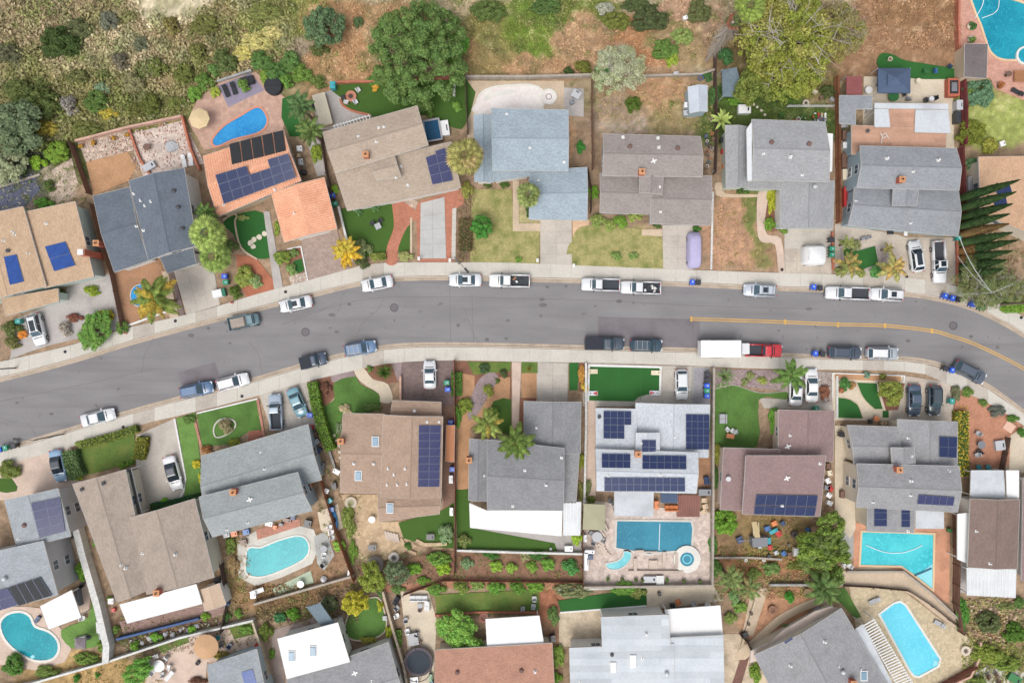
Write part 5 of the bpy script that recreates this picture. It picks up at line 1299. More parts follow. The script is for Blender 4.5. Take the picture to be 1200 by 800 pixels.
def step(t, pts, mat, z, sm=0, name='pool_step'):
 m = MB(); P_ = PP(pts); P_ = smooth(P_, sm) if sm else P_; m.prism(wp(P_), z-.05, z); me = m.me(name, mat); tri(me); o = link(name, me, t); o.matrix_parent_inverse = Matrix.Translation(-WB(t)); return o
mst = mt('shallow_step', S(150,222,232), .2, .04); hose = mt('white_hose', S(220,235,240), .6)
def hoseline(t, pts, z=.13, w=.1):
 m = MB(); p = smooth(PP(pts), 4, False); m.sweep([(q[0], q[1], z) for q in wp(p)], w, .05); wadd(m, 'hose', hose, t)
pool('bright blue kidney pool above the orange tiled roof', "250,168 252,161 264,148 284,136 300,127 308,130 313,141 309,151 298,157 274,163 256,171", 'blue', 'pink', .3, 3)
t = pool('large teal pool at the top right corner with a terracotta deck', "1133,-40 1138,0 1150,30 1158,55 1164,64 1173,69 1190,70 1215,66 1230,40 1210,10 1183,0 1172,-14 1166,-40", 'teal', 'cream', .3, 2); hoseline(t, "1142,22 1150,8 1153,-6"); hoseline(t, "1150,22 1166,15 1170,3 1168,-8")
t = pool('round spa beside the teal pool at the right edge', circ(1200, 66, 8.5), 'teal', 'white', .3, name='spa', cat='spa', z=.25)
t = pool('teal kidney shaped pool at the lower left corner', "2,730 10,720 24,717 35,722 41,734 57,740 67,750 68,762 60,771 42,772 22,762 7,747", 'deep', 'white', .35, 3); step(t, "36,768 40,766 42,769 38,771", mst, .15)
t = pool('turquoise pool ringed in pale grey stone behind the grey-green house', "289,669 290,646 296,641 305,642 325,634 347,628 358,631 362,642 356,654 330,667 310,674 297,674", 'aqua', 'white', .25, 2)
t = pool('rectangular slate blue pool behind the solar covered house', "723,610 809,611 811,618 809,645 795,644 772,646 760,648 752,646 722,641", 'slate', 'grey', .3); m = MB(); a, b = W(773, 613), W(772, 644); m.sweep([(a.x, a.y, .13), (b.x, b.y, .13)], .1, .04); wadd(m, 'lane_rope', hose, t)
t = pool('round raised spa ringed in white beside the slate blue pool', circ(804.5, 654, 8.2), 'slate', 'white', .95, name='spa', cat='spa', z=.3); m = MB(); w = W(804.5, 654); m.ring((w.x, w.y), .55, .68, .31, .34); wadd(m, 'inner_seat', mst, t)
t = pool('small curved pale aqua wading pool left of the slate blue pool', "732,645 738,646 739,652 734,660 724,666 713,665 711,660 722,658 730,652", 'pale', 'grey', .2, 2, name='wading_pool', cat='wading pool')
t = pool('L shaped turquoise pool on a salmon paved terrace', "1010,623 1050,624 1093,626 1092,689 1073,674 1056,662 1008,661", 'turq', 'cream', .3); hoseline(t, "1014,638 1035,646 1055,647 1070,643 1080,638"); step(t, "1092,660 1092,688 1081,679 1073,674", mst, .13)
m = MB(); a, b = W(1071, 673.5), W(1091, 665); m.sweep([(a.x, a.y, .14), (b.x, b.y, .14)], .28, .03); wadd(m, 'pool_step', mt('dark_tile_line', S(60,110,130), .4), t)
t = pool('long pale cyan pool beside the white pergola of the diagonal house', "1031,719 1047,707 1054,705 1060,709 1100,771 1098,779 1076,791 1071,790 1066,784", 'cyan', 'white', .3); step(t, "1094,772 1098,773 1098,778 1092,780", mst, .14)
mwp = mt('bare_white_plaster', S(236,230,226), .6, .05, 2, .18, .5, .2, col2=S(222,196,190))
t = pool('drained white plaster pool behind the blue-grey house', "560,134 560,122 563,113 570,107 584,103 600,102 618,101 630,104 636,110 637,118 634,125 628,134", mwp, 'white', .32, 2)
step(t, "566,118 572,110 590,106 606,106 600,110 580,113 570,119", mcop['white'], .14, 2)
t = pool('small round drained spa joined to the drained white pool', circ(643, 114, 7), mwp, 'white', .3, name='spa', cat='spa', z=.2); m = MB(); w = W(643, 114); m.ring((w.x, w.y), .35, .45, .2, .24); wadd(m, 'drain_ring', mt('drain', S(150,140,136), .7), t)
t = pool('blue inflatable paddling pool under the yellowing palm', circ(166, 346.5, 11.5, 12, 13), water('paddling_water', (66,156,214), (50,140,204)), 'grey', .1, name='paddling_pool', cat='paddling pool', z=.3)
# ================= FENCES AND WALLS =================
FM = {k: mt('fence_'+k, S(*c), .9, .14, 4, .2, .6, .2) for k, c in dict(brown=(128,98,82), red=(150,98,84), rust=(166,112,84), grey=(158,150,142), dark=(104,84,76), crimson=(140,74,74)).items()}
for k, c in dict(white=(226,226,222), tan=(208,192,168), block=(184,174,162), pink=(214,176,158), terra=(196,124,100), grey=(176,176,174)).items(): FM['w_'+k] = mt('wall_'+k, S(*c), .9, .08, 5, .15, .5, .3, 'brick', psize=(.4, .2, .01), joint=(.82,.8,.78,1))
def fence(kind, pts, h, label, w=.18):
 P_ = [W(*p) for p in PP(pts)]; t = thing('garden_wall' if kind[:2] == 'w_' else 'fence', P_[0], label, 'wall' if kind[:2] == 'w_' else 'fence')
 if kind[:2] == 'w_':
  m = MB(); m.sweep([(p.x, p.y, 0) for p in P_], w, h-.06); wadd(m, 'wall_body', FM[kind], t); m = MB(); m.sweep([(p.x, p.y, h-.055) for p in P_], w+.1, .07); wadd(m, 'wall_cap', FM[kind], t); return t
 m = MB(); rl = MB(); rn = random.Random(int(P_[0].x*7))
 for a, b in zip(P_, P_[1:]):
  d_ = b-a; L = d_.length; u = d_/L; n = Vector((-u.y, u.x, 0)); ang = math.atan2(u.y, u.x); k = max(1, int(L/.17))
  for i in range(k):
   p = a+u*((i+.5)*L/k); hh = h+rn.uniform(-.03, .03); q = p+n*rn.uniform(-.012, .012); kk = len(m.v); hx, hy = u*(L/k*.46), n*.015
   for z in (0, hh):
    for sx, sy in ((-1,-1),(1,-1),(1,1),(-1,1)): v = q+hx*sx+hy*sy; m.v.append((v.x, v.y, z))
   for f in ((4,5,6,7),(0,1,5,4),(1,2,6,5),(2,3,7,6),(3,0,4,7)): m.f.append(tuple(kk+x for x in f)); m.m.append(0)
  mid = (a+b)/2-n*.05
  for z in (.4, h-.3): rl.box((mid.x, mid.y, z), (L, .05, .09), rz=ang)
  k = max(1, int(L/2.4))
  for i in range(k+1): p = a+u*(i*L/k)-n*.08; pm = MB(); pm.box((p.x, p.y, (h+.08)/2), (.1, .1, h+.08)); wadd(pm, 'post', FM[kind], t)
 wadd(m, 'board_panel', FM[kind], t)['kind'] = 'stuff'; wadd(rl, 'rail', FM[kind], t); return t
for r in """w_pink|92,167 153,151 216,138|.9|pale pink rubble topped wall along the hillside of the unfinished yard
brown|87,168 98,200 108,228|1.5|brown picket fence left of the unfinished yard
w_terra|153,153 165,186 178,206|.5|low terracotta wall inside the unfinished yard
brown|111,240 124,290 135,322 147,382|1.4|thin brown fence between the tan house and the slate house
w_terra|216,138 226,176 236,200|.9|terracotta planter wall left of the kidney pool
w_grey|256,97 296,84|.6|low grey wall behind the purple pool deck
dark|378,158 385,205 393,235|1.5|dark fence left of the beige house
w_white|398,243 406,275 414,306|.8|thin white wall beside the turf and the paver driveway
w_terra|396,98 450,97 530,93|.7|low terracotta wall at the foot of the dry hill
dark|546,92 547,125 549,158|1.7|dark brown fence between turf and drained pool yard
w_block|546,93 620,93 693,91|1.2|grey brown block wall behind the drained pool
brown|693,92 693,140 694,200|1.7|tall brown fence right of the drained pool yard
dark|688,200 692,222 692,250|1.6|dark fence strip between blue-grey roof and taupe roof
w_block|755,91 820,89 836,84|.8|low mossy wall behind the dry back yard
dark|836,60 836,100 838,150 836,205|1.6|thin dark fence right of the small blue shed
w_white|835,225 834,270 833,316|.2|white stone border line beside the dry front yard
rust|977,93 979,140 979,190 980,262|1.7|rust brown fence between mint gable house and salmon roof house
crimson|1123,90 1126,130 1125,172|1.7|crimson fence behind the parked grills by the patio
crimson|1122,175 1124,222 1124,278|1.6|dark red fence along the cypress row
w_terra|1120,-60 1119,30 1120,90|1.0|terracotta retaining wall right of the bare hillside field
w_terra|974,272 975,316|.5|red brick strip wall beside the bins of the beige driveway
w_terra|1120,282 1120,334|.5|red brick strip beside the pickup driveway
w_white|92,604 104,650 120,705 131,752 130,771|1.4|broad white wall between kidney pool lawn and taupe house
w_white|0,806 40,797 131,771 215,743 300,723|1.2|long white wall crossing the lower left yards
w_block|300,705 360,688 416,672|1.0|grey block wall under the turquoise pool yard
w_tan|299,725 312,765 326,830|1.1|tan wall left of the bright white flat roof
rust|372,540 384,580 396,620 417,678|1.7|rust orange fence between grey-green house and brown house
w_tan|450,690 462,735 474,775 484,830|1.1|tan wall between kidney lawn and furnished patio
red|533,422 534,500 534,600 533,672|1.6|straight red brown fence between brown house and dark grey house
red|473,695 520,678 600,679 682,680|1.0|red low fence behind the vegetable beds
w_white|536,643 600,645 682,647|.8|white low wall behind the bright patio cover
w_white|686,425 686,500 684,590|.9|thin white wall left of the solar covered house
brown|683,600 682,640 683,683|1.7|dark wooden fence beside the olive sunshade
w_block|683,685 760,684 833,683|1.1|stone wall behind the slate blue pool
w_block|834,430 833,520 833,600 832,684|1.3|mottled wall right of the solar covered house
w_grey|812,430 811,474|.12|thin grey edging beside the parking strip
w_block|836,652 880,652 915,654|.5|thin terrace wall below the toy strewn yard
w_grey|900,683 945,683 985,682|.8|dark topped terrace wall left of the L shaped pool
w_block|990,668 1056,668 1090,695 1121,724|.7|pale retaining wall curving below the L shaped pool
dark|986,684 1020,686 1062,690 1090,708 1130,740|.9|dark fence line above the stamped tan pool terrace
brown|1116,600 1117,660 1116,705 1122,738|1.7|brown slatted fence right of the L shaped pool
w_pink|1146,750 1144,770 1134,790 1112,800|.7|curved pink wall at the right end of the tan terrace
red|1140,778 1112,794 1090,806|1.2|reddish fence at the lower right corner of the terrace
dark|1178,512 1170,550|1.2|dark curved fence at the far right red yard
w_white|653,690 703,688 757,686|.5|white kerb wall behind the dark green lawn strip
w_terra|510,720 560,716 632,716|.4|terracotta terrace wall above the white patio roof
w_white|980,440 980,490|.3|thin white planter wall left of the sculpted turf yard
w_grey|378,476 384,520 396,556|.4|low grey edging right of the clipped hedge
dark|262,737 270,700 262,660 250,630|1.5|dark fence between taupe house and the turquoise pool
w_block|0,220 20,214 48,205|.3|low rock line around the dark gravel bed
w_tan|868,756 888,690|.4|pale edging at the side path beside the pale flat roof
dark|883,770 874,750 866,742|1.4|dark gate fence between pale roof and diagonal roof
w_pink|470,440 470,468|.7|white stair wall left of the dark paver driveway""".split('\n'):
 k, p, h_, l = r.split('|'); fence(k, p, float(h_), l, .85 if 'broad white' in l else .2)
# ================= PLANTS =================
fol = foliage_mat(); m_bark = mt('bark', S(120,100,84), .95, .2, 6, .2); m_barkp = mt('pale_bark', S(176,168,160), .95, .15, 6, .2); m_skirt = mt('dead_frond_skirt', S(170,160,148), 1, .25, 5, .2)
def leafmesh(name, n, leaf, nc, rc=.38, flat=.8, seed=0, tilt=.9, hole=.0, core=True, asp=1.6, shell=.55, mats=None, square=False):
 rs = np.random.RandomState(seed)
 ph = rs.rand(nc)*2*PI; u = rs.rand(nc)**.5; zc = rs.rand(nc)
 r = u*(1-rc*.8); cz = np.sqrt(np.clip(1-u**2, 0, 1))*(.35+.65*zc)*flat
 if square: cc = np.stack([rs.uniform(-1, 1, nc)*.85, rs.uniform(-1, 1, nc)*.85, rs.uniform(.2, .95, nc)*flat], 1)
 else: cc = np.stack([r*np.cos(ph), r*np.sin(ph), cz+.1], 1)
 rr = rc*(.6+.6*rs.rand(nc)); cb = .8+.4*rs.rand(nc)
 k = rs.randint(0, nc, n); d_ = rs.randn(n, 3); d_[:, 2] = np.abs(d_[:, 2])*1.1-.25; d_ /= np.linalg.norm(d_, axis=1)[:, None]
 rad = (shell+(1-shell)*rs.rand(n)**.5); p = cc[k]+d_*(rr[k]*rad)[:, None]*np.array([1, 1, .85])
 p[:, 2] = np.maximum(p[:, 2], .03)
 nrm = d_*tilt+rs.randn(n, 3)*.45+np.array([0, 0, .5]); nrm /= np.linalg.norm(nrm, axis=1)[:, None]
 t = np.cross(nrm, rs.randn(n, 3)); t /= np.linalg.norm(t, axis=1)[:, None]; b = np.cross(nrm, t)
 s = leaf*(.6+.8*rs.rand(n))[:, None]; t = t*s*asp*.5; b = b*s*.5
 V = np.stack([p-t, p-b*.9+t*.1, p+t, p+b*.9+t*.1], 1).reshape(-1, 3); F = np.arange(4*n).reshape(n, 4)
 if core:
  m = MB(); N = 9
  for c, r0 in zip(cc, rr): m.lathe((c[0], c[1], c[2]-r0*.55), [(r0*.45, 0), (r0*.62, r0*.5), (r0*.45, r0*1.0), (r0*.1, r0*1.2)], 5)
  vc = np.array(m.v); vc[:, 2] = np.maximum(vc[:, 2], .02); fq = np.array([f for f in m.f if len(f) == 4]); F = np.vstack([F, fq+len(V)]); V = np.vstack([V, vc])
 return npmesh(name, V, F, mats or fol)
CR = {}
def crown(kind, i=0):
 k = (kind, i)
 if k not in CR:
  a = dict(S=(420, .19, 7, .45, .75), M=(1500, .11, 16, .34, .75), L=(5200, .06, 42, .24, .8), X=(30000, .024, 260, .105, .75), P=(9000, .03, 70, .16, .75), Y=(30000, .023, 520, .08, .75), B=(1500, .10, 22, .22, .5))[kind]
  CR[k] = leafmesh('crown_leaves', a[0], a[1], a[2], a[3], a[4], seed=hash(kind) % 7*0+ord(kind)*11+i*5, core=kind not in 'PBY', shell=.4 if kind in 'PBY' else .6)
 return CR[k]
def twigs(name, n, seed, L=1., mat=None):
 rs = random.Random(seed); m = MB(); m.cyl((0,0,0), (0,0,.5), .045, .03, 6)
 for i in range(n):
  a = rs.uniform(0, 2*PI); r = rs.uniform(.5, .98); z = math.sqrt(max(0, 1-r*r))*.6+.25; s = Vector((0,0,rs.uniform(.2,.5))); e = Vector((r*math.cos(a), r*math.sin(a), z)); md = s.lerp(e, .5)+Vector((rs.uniform(-.1,.1), rs.uniform(-.1,.1), .12))
  m.cyl(s, md, .009, .006, 4, cap=False); m.cyl(md, e, .006, .002, 4, cap=False)
  for _ in range(3): q = md.lerp(e, rs.random()); m.cyl(q, q+Vector((rs.uniform(-.25,.25), rs.uniform(-.25,.25), rs.uniform(.0,.18))), .006, .002, 3, cap=False)
 return m.me(name, mat or m_bark)
TW = [twigs('trunk', 14, i) for i in range(2)]
PN = [0]; GK = 1.25
def shrub(x, y, r, col, label, h=.8, kind=None, ry=None, ang=0., name='shrub', cat='shrub', group=None):
 """a plant whose crown covers photo radius r (px)"""
 if (ry or r) > 3.2*r or r > 3.2*(ry or r):
  b_ = ry or r; L_ = max(r, b_)-min(r, b_); a_ = math.radians(ang)+(PI/2 if b_ > r else 0); dx, dy = L_*math.cos(a_), L_*math.sin(a_)
  return hedge(f'{x-dx},{y-dy} {x+dx*.1},{y+dy*.1} {x+dx},{y+dy}', min(r, b_)*PXM*1.8, max(.35, min(r, b_)*PXM*1.), col, label, group=group)
 PN[0] += 1; R = r*PXM; Ry = (ry or r)*PXM; kind = kind or ('S' if r < 5.5 else 'M' if r < 14 else 'L'); H = h*min(R, Ry)*1.3
 w_ = W(x, y, H*.5); o = link(name, crown(kind, PN[0] % 3), None, color=mul(S(*col), GK)); o.location = (w_.x, w_.y, .03); o.scale = (R, Ry, H); o.rotation_euler = (0, 0, math.radians(ang));
 tag(o, label, cat, group); return o
def tree(x, y, r, col, label, H=5., kind='L', bare=False, group=None, ry=None, name='tree', tcol=None, cz=.45, second=None):
 PN[0] += 1; R = r*PXM*(1-H*.7/CAM_H); w_ = W(x, y, H*.7); t = empty(name, (w_.x, w_.y, 0), 0, label, 'tree', group)
 m = MB(); z0 = H*cz; m.cyl((0,0,0), (.05*R,.03*R,z0), .06*R+.08, .04*R+.05, 8);
 for i in range(7): a = i*.9+PN[0]; e = (R*.6*math.cos(a), R*.6*math.sin(a), H*.8); m.cyl((.05*R,.03*R,z0*.9), e, .03*R+.03, .02, 5, cap=False)
 m.add('trunk', m_barkp if bare else m_bark, t); c = link('crown', crown(kind, PN[0] % 2), t, color=mul(S(*col), GK)); c.location = (0, 0, z0*.8); c.scale = (R, (ry or r)/r*R, (H-z0*.8)*1.0); c.rotation_euler = (0, 0, PN[0]*1.3)
 if second: c2 = link('crown', crown('P', PN[0] % 3), t, color=mul(S(*second), GK)); c2.location = (0, 0, z0); c2.scale = (R*.97, (ry or r)/r*R*.97, (H-z0)*1.05); c2.rotation_euler = (0, 0, PN[0])
 if bare: b = link('branches', TW[PN[0] % 2], t); b.location = (0, 0, z0*.6); b.scale = (R*1.05, R*1.05, (H-z0*.6)*1.15); b2 = link('branches', TW[(PN[0]+1) % 2], t); b2.location = (0, 0, z0*.7); b2.scale = (R, R*1.02, (H-z0*.7)*1.2); b2.rotation_euler = (0, 0, 2.)
 return t
for r in TW: r.materials.clear(); r.materials.append(m_barkp)
def hedge(pts, w, h, col, label, group=None, col2=None):
 P_ = [W(p[0], p[1], h) for p in PP(pts)]; rs = np.random.RandomState(int(P_[0].x*9) % 9999); V = [];
 t = thing('hedge', (P_[0].x, P_[0].y, 0), label, 'hedge', group); m = MB(); pl = [(p.x, p.y, 0) for p in P_]; m.sweep(pl, w*.86, h*.93); wadd(m, 'branches', fol, t, color=mul(S(96,116,60), .6))
 P2 = np.array([(p.x, p.y) for p in P_]); dd = np.r_[0, np.cumsum(np.hypot(*(P2[1:]-P2[:-1]).T))]; L = dd[-1]; n = int(L*(w+2*h)*70)
 s = rs.rand(n)*L; cx = np.interp(s, dd, P2[:, 0]); cy = np.interp(s, dd, P2[:, 1]); ds = .05; tx = np.interp(s+ds, dd, P2[:, 0])-np.interp(s-ds, dd, P2[:, 0]); ty = np.interp(s+ds, dd, P2[:, 1])-np.interp(s-ds, dd, P2[:, 1]); l_ = np.hypot(tx, ty)+1e-9; nx_, ny_ = -ty/l_, tx/l_
 per = rs.rand(n)*(w+2*h); side = np.where(per < h, -w/2, np.where(per > h+w, w/2, per-h-w/2)); z = np.where(per < h, per, np.where(per > h+w, w+2*h-per, h)); side = side+rs.randn(n)*.04; z = np.maximum(z+rs.randn(n)*.05, .03)
 p = np.stack([cx+nx_*side-WB(t).x, cy+ny_*side-WB(t).y, z], 1); nr = rs.randn(n, 3)*.6+np.array([0, 0, .8]); nr /= np.linalg.norm(nr, axis=1)[:, None]; tt = np.cross(nr, rs.randn(n, 3)); tt /= np.linalg.norm(tt, axis=1)[:, None]; bb = np.cross(nr, tt); q = (.09+.07*rs.rand(n))[:, None]
 V = np.stack([p-tt*q, p-bb*q*.7, p+tt*q, p+bb*q*.7], 1).reshape(-1, 3); F = np.arange(4*n).reshape(n, 4); col2 = col2 or ((96,128,52) if 'yellow' in label or 'orange' in label else None); k = n if not col2 else n//2
 link('leaves', npmesh('leaves', V[:4*k], F[:k], fol), t, color=S(*col)); (col2 is not None) and link('green_leaves', npmesh('green_leaves', V[4*k:], F[:n-k], fol), t, color=S(*col2)); return t
def fan_frond():
 m = MB(); m.cyl((0,0,0), (.55,0,.06), .014, .01, 4); n = 15
 for i in range(n):
  a = (i/(n-1)-.5)*3.9; d1 = Vector((math.cos(a), math.sin(a), 0)); s = Vector((.52, 0, .06)); tip = s+d1*(.48 if abs(a) < 1.6 else .38)+Vector((0,0,-.1)); md = s+d1*.28+Vector((0,0,.02)); nn = Vector((-d1.y, d1.x, 0))*.05
  k = len(m.v); m.v += [tuple(s), tuple(md-nn), tuple(tip), tuple(md+nn), tuple(md+Vector((0,0,.02)))]; m.f += [(k,k+1,k+4), (k,k+4,k+3), (k+1,k+2,k+4), (k+4,k+2,k+3)]; m.m += [0]*4
 return m.me('fan_frond', fol)
def feather_frond():
 m = MB(); n = 24; pr = lambda t: Vector((t*1.0, 0, .22*math.sin(t*2.4)-.32*t*t)); prev = pr(0)
 for i in range(1, 9): p = pr(i/8); m.cyl(prev, p, .018*(1-i/10), .016*(1-i/9), 4, cap=False); prev = p
 for i in range(n):
  t = .12+.88*i/n; p = pr(t); L = .21*math.sin(PI*min(1, .18+t*.8))**.7
  for sgn in (-1, 1):
   e = p+Vector((.1, sgn*L, -.1-L*.25)); md = p.lerp(e, .5)+Vector((0, 0, .03)); wv = Vector((.022, 0, 0)); k = len(m.v); m.v += [tuple(p-wv), tuple(p+wv), tuple(md+wv*1.3), tuple(md-wv*1.3), tuple(e)]; m.f += [(k,k+1,k+2,k+3), (k+3,k+2,k+4)]; m.m += [0, 0]
 return m.me('feather_frond', fol)
def blade_frond():
 m = MB(); pts = [(0, .05, 0), (.3, .13, .16), (.65, .13, .18), (.9, .07, .08), (1.05, .0, -.02)]
 for a, b in zip(pts, pts[1:]):
  for s in (-1, 1): m.poly([(a[0], 0, a[2]), (b[0], 0, b[2]), (b[0], s*b[1], b[2]+.04), (a[0], s*a[1], a[2]+.04)][::s])
 return m.me('blade_frond', fol)
def spike_leaf():
 m = MB(); m.v = [(0,-.03,0), (0,.03,0), (.5,.03,.12), (.5,-.03,.12), (1,0,.08), (.5,0,.08)]; m.f = [(0,5,3), (0,1,5), (1,2,5), (3,5,4), (5,2,4)]; m.m = [0]*5
 return m.me('spike_leaf', fol)
FR = dict(fan=fan_frond(), feather=feather_frond(), blade=blade_frond(), spike=spike_leaf())
def palm(x, y, r, H, kind, col, label, n=26, yellow=None, skirt=False, ty=.3, base=None, name='palm_tree', cat='palm tree'):
 w_ = W(x, y, H); t = empty(name, (w_.x, w_.y, 0), 0, label, cat); R = r*PXM*(1-H/CAM_H); rn = random.Random(int(x*3+y)); m = MB()
 rt = .2 if H > 3 else .12
 if H > .6:
  m.cyl((0,0,0), (0,0,H), rt*1.2, rt*.85, 10)
  for i in range(int(H*2.2)): m.cyl((0,0,i/2.2), (0,0,i/2.2+.05), rt*1.28-.02*i/8, rt*1.1, 8)
  m.add('trunk', m_bark if not skirt else m_skirt, t)
 for i in range(n):
  lv = i/n; az = i*2.399+rn.uniform(-.15, .15); pitch = math.radians(62-82*lv**.8+rn.uniform(-6, 6)) if kind != 'spike' else math.radians(rn.uniform(5, 75)); s = R*(.8+.28*lv)*rn.uniform(.88, 1.06)
  o = link('frond' if kind != 'spike' else 'leaf', FR[kind], t); o.location = (0, 0, H-(.15 if H > .6 else -.1)); o.rotation_euler = (rn.uniform(-.25, .25), -pitch*.85, az); o.scale = (s, s*(1.05 if kind != 'spike' else 1.4), s)
  c = col if not (yellow and rn.random() < ty) else yellow; k = rn.uniform(.8, 1.2); o.color = mul(S(*c), k)
 if skirt:
  m = MB()
  for i in range(420): a = rn.uniform(0, 2*PI); z = H-rn.uniform(.1, H*.75); rr = rn.uniform(.7, 1.5)*(1. if z > H*.5 else .7); p = Vector((math.cos(a)*.25, math.sin(a)*.25, z)); e = Vector((math.cos(a)*rr, math.sin(a)*rr, z-rn.uniform(.5, 1.3))); m.cyl(p, e, .03, .015, 3, cap=False)
  m.add('dead_frond_skirt', m_skirt, t)
 return t
G1 = (128,146,74); G2 = (96,122,58)
palm(242,273,23,6,'fan',(164,186,92),'upper of two bushy fan palms between slate roof and orange tile roof',30)
palm(251,301,21,5.,'fan',(150,176,84),'lower of two bushy fan palms between slate roof and orange tile roof',28)
palm(240,249,14,4.,'feather',(112,142,70),'small feather palm just above the two bushy fan palms',16)
palm(181,350,29,6,'feather',(140,158,72),'feather palm with yellow outer fronds over the blue paddling pool',20,(206,178,66),ty=.5)
palm(545,183,24,9,'fan',(170,166,92),'tall fan palm beside the violet panels and the dark fence',34,(190,170,110))
palm(619,228,16,6,'fan',(150,164,92),'fan palm standing against the blue-grey garage roof',26)
palm(406,295,19,3.5,'feather',(214,190,62),'bright yellow feather palm at the foot of the paver driveway',16,(236,196,40))
palm(352,124,19,6,'feather',(104,134,78),'upper feather palm beside the curved artificial lawn',16); palm(364,152,19,5,'feather',(116,138,72),'lower feather palm left of the beige roof',16)
palm(604,519,24,6.5,'feather',(124,148,66),'right one of two feather palms over the dark grey roof',14); palm(572,497,21,6,'feather',(146,160,76),'left one of two feather palms at the dark grey roof',13,(196,176,80))
palm(995,310,17,3,'feather',(150,158,84),'golden feather palm left in the turf front yard',12,(196,170,96)); palm(1047,314,19,3,'feather',(176,172,100),'pale yellow feather palm right in the turf front yard',13,(206,176,100)); palm(993,285,11,2.5,'feather',(150,158,84),'little feather palm nearest the bins of the beige drive',10); palm(1041,291,8,2,'feather',(170,160,84),'smallest feather palm behind the gravel curve of the turf yard',9)
palm(845,141,15,2.2,'blade',(170,186,96),'broad leaved banana like plant above the cluttered side yard',12)
palm(859,26,11,12,'fan',(96,110,60),'old palm with a long grey skirt of dead fronds',12,(150,96,70),skirt=True,ty=.6)
palm(879,8,20,8,'fan',(150,172,76),'light green fan palm at the top edge beside the skirted palm',24)
palm(333,236,9,2.5,'feather',(196,176,70),'small yellow green palm between the two orange roofs',10)
palm(849,441,15,1.,'spike',(146,168,106),'large spiky agave like shrub left of the gravel bed',46,name='spiky_shrub',cat='shrub'); palm(451,436,14,.8,'spike',(104,132,54),'round spiky shrub in the red mulch bed by the bending path',60,name='spiky_shrub',cat='shrub')
palm(620,432,6,.4,'spike',(140,130,50),'small golden spiky plant between the two driveways',26,name='spiky_shrub',cat='shrub'); palm(404,311,7,.5,'spike',(46,66,52),'dark star shaped agave below the yellow palm',22,name='agave',cat='shrub')
palm(927,440,22,4.,'feather',(122,156,74),'leafy palm overhanging the white cars on the short driveway',13); palm(966,690,24,5,'feather',(110,136,72),'feathery tree fern above the green turf wedge by the diagonal roof',16,name='tree_fern',cat='tree')
palm(857,678,18,4,'feather',(140,156,90),'sprawling pale palm left of the dirt terrace path',14); palm(878,690,16,3.5,'feather',(140,160,92),'second pale palm leaning over the side path',14,(180,168,110))
cyp = None
def cyp_mesh(seed):
 rs = np.random.RandomState(seed); n = 5200; z = rs.rand(n)**.85; prof = np.sin(np.clip(z*1.25+.12, 0, 1)*PI*.5)*np.where(z > .3, (1-(z-.3)/.7)**.72, 1)
 a = rs.rand(n)*2*PI; r = prof*(.75+.3*rs.rand(n)); p = np.stack([r*np.cos(a), r*np.sin(a), z], 1); nr = np.stack([np.cos(a), np.sin(a), .3+0*a], 1)+rs.randn(n, 3)*.4; nr /= np.linalg.norm(nr, axis=1)[:, None]
 up = np.array([0, 0, 1.])+rs.randn(n, 3)*.25; t = np.cross(nr, up); t /= np.linalg.norm(t, axis=1)[:, None]; b = np.cross(t, nr); q = .1; sc = np.array([1, 1, .1])
 V = np.stack([p-t*q*.8, p-b*q*sc, p+t*q*.8, p+b*q*2.4*sc], 1).reshape(-1, 3)
 m = MB(); m.lathe((0,0,0), [(.6,.0), (.8,.2), (.7,.4), (.45,.7), (.1,.95)], 10); F = np.arange(4*n).reshape(n, 4); fq = np.array([f for f in m.f if len(f) == 4]); F = np.vstack([F, fq+len(V)]); V = np.vstack([V, np.array(m.v)]); return npmesh('cypress_leaves', V, F, fol)
CYP = [cyp_mesh(i) for i in range(3)]
cy = [(1122,234,11.6),(1123,245,11.),(1124,256,10.2),(1123,266,9.8),(1124,276,9.6),(1124,286,10.2),(1125,295,10.8),(1125,305,10.),(1124,314,9.2),(1124,323,8.6)]
cl = ['uppermost cypress of the row, its tip over the blue panels','second cypress from the top of the leaning row','third cypress from the top, next to the red fence','fourth cypress from the top of the row','brown rusty cypress in the upper middle of the row','deep green cypress just below the brown rusty one','seventh cypress, long and with a browned base','eighth cypress with an orange brown lower half','second lowest cypress, merging with the roadside tree','lowest cypress of the row nearest the street']
for i, (x, y, H) in enumerate(cy):
 t = empty('cypress_tree', tuple(W(x, y)), 0, cl[i], 'cypress', 'italian cypresses along the red fence'); m = MB(); m.cyl((0,0,0), (0,0,1.2), .16, .12, 8); m.add('trunk', m_bark, t)
 c = link('crown', CYP[i % 3], t, color=S(*((160,128,80) if i == 4 else (84,116,64) if i % 2 else (76,108,58)))); c.location = (0,0,.2); c.scale = (.78, .78, H); c.rotation_euler = (0,0,i)
 if i in (6, 7): b = link('crown', CYP[(i+1) % 3], t, color=S(160,122,70)); b.location = (0,0,.2); b.scale = (.9, .9, H*.55)
tree(487,54,68,(104,132,66),'huge dense dark green round tree above the artificial lawn',9,'X',ry=64,cz=.25)
tree(533,54,14,(96,146,50),'bright green smaller tree tucked at the right flank of the huge round tree',5,'L',ry=22)
tree(379,28,26,(98,124,84),'grey green round tree on the dry slope at the top',5,'L')
tree(727,80,30,(176,184,138),'wispy pale olive tree with bare grey twigs beside the fence corner',5.5,'P',True,ry=36,second=(180,184,150)); shrub(711,82,13,(96,152,76),'bright green bush growing in the left flank of the wispy olive tree',h=1.8)
tree(930,44,70,(144,152,58),'very large yellow green airy tree at the top right',9,'Y',bare=True,ry=58,cz=.35,second=(158,156,76))
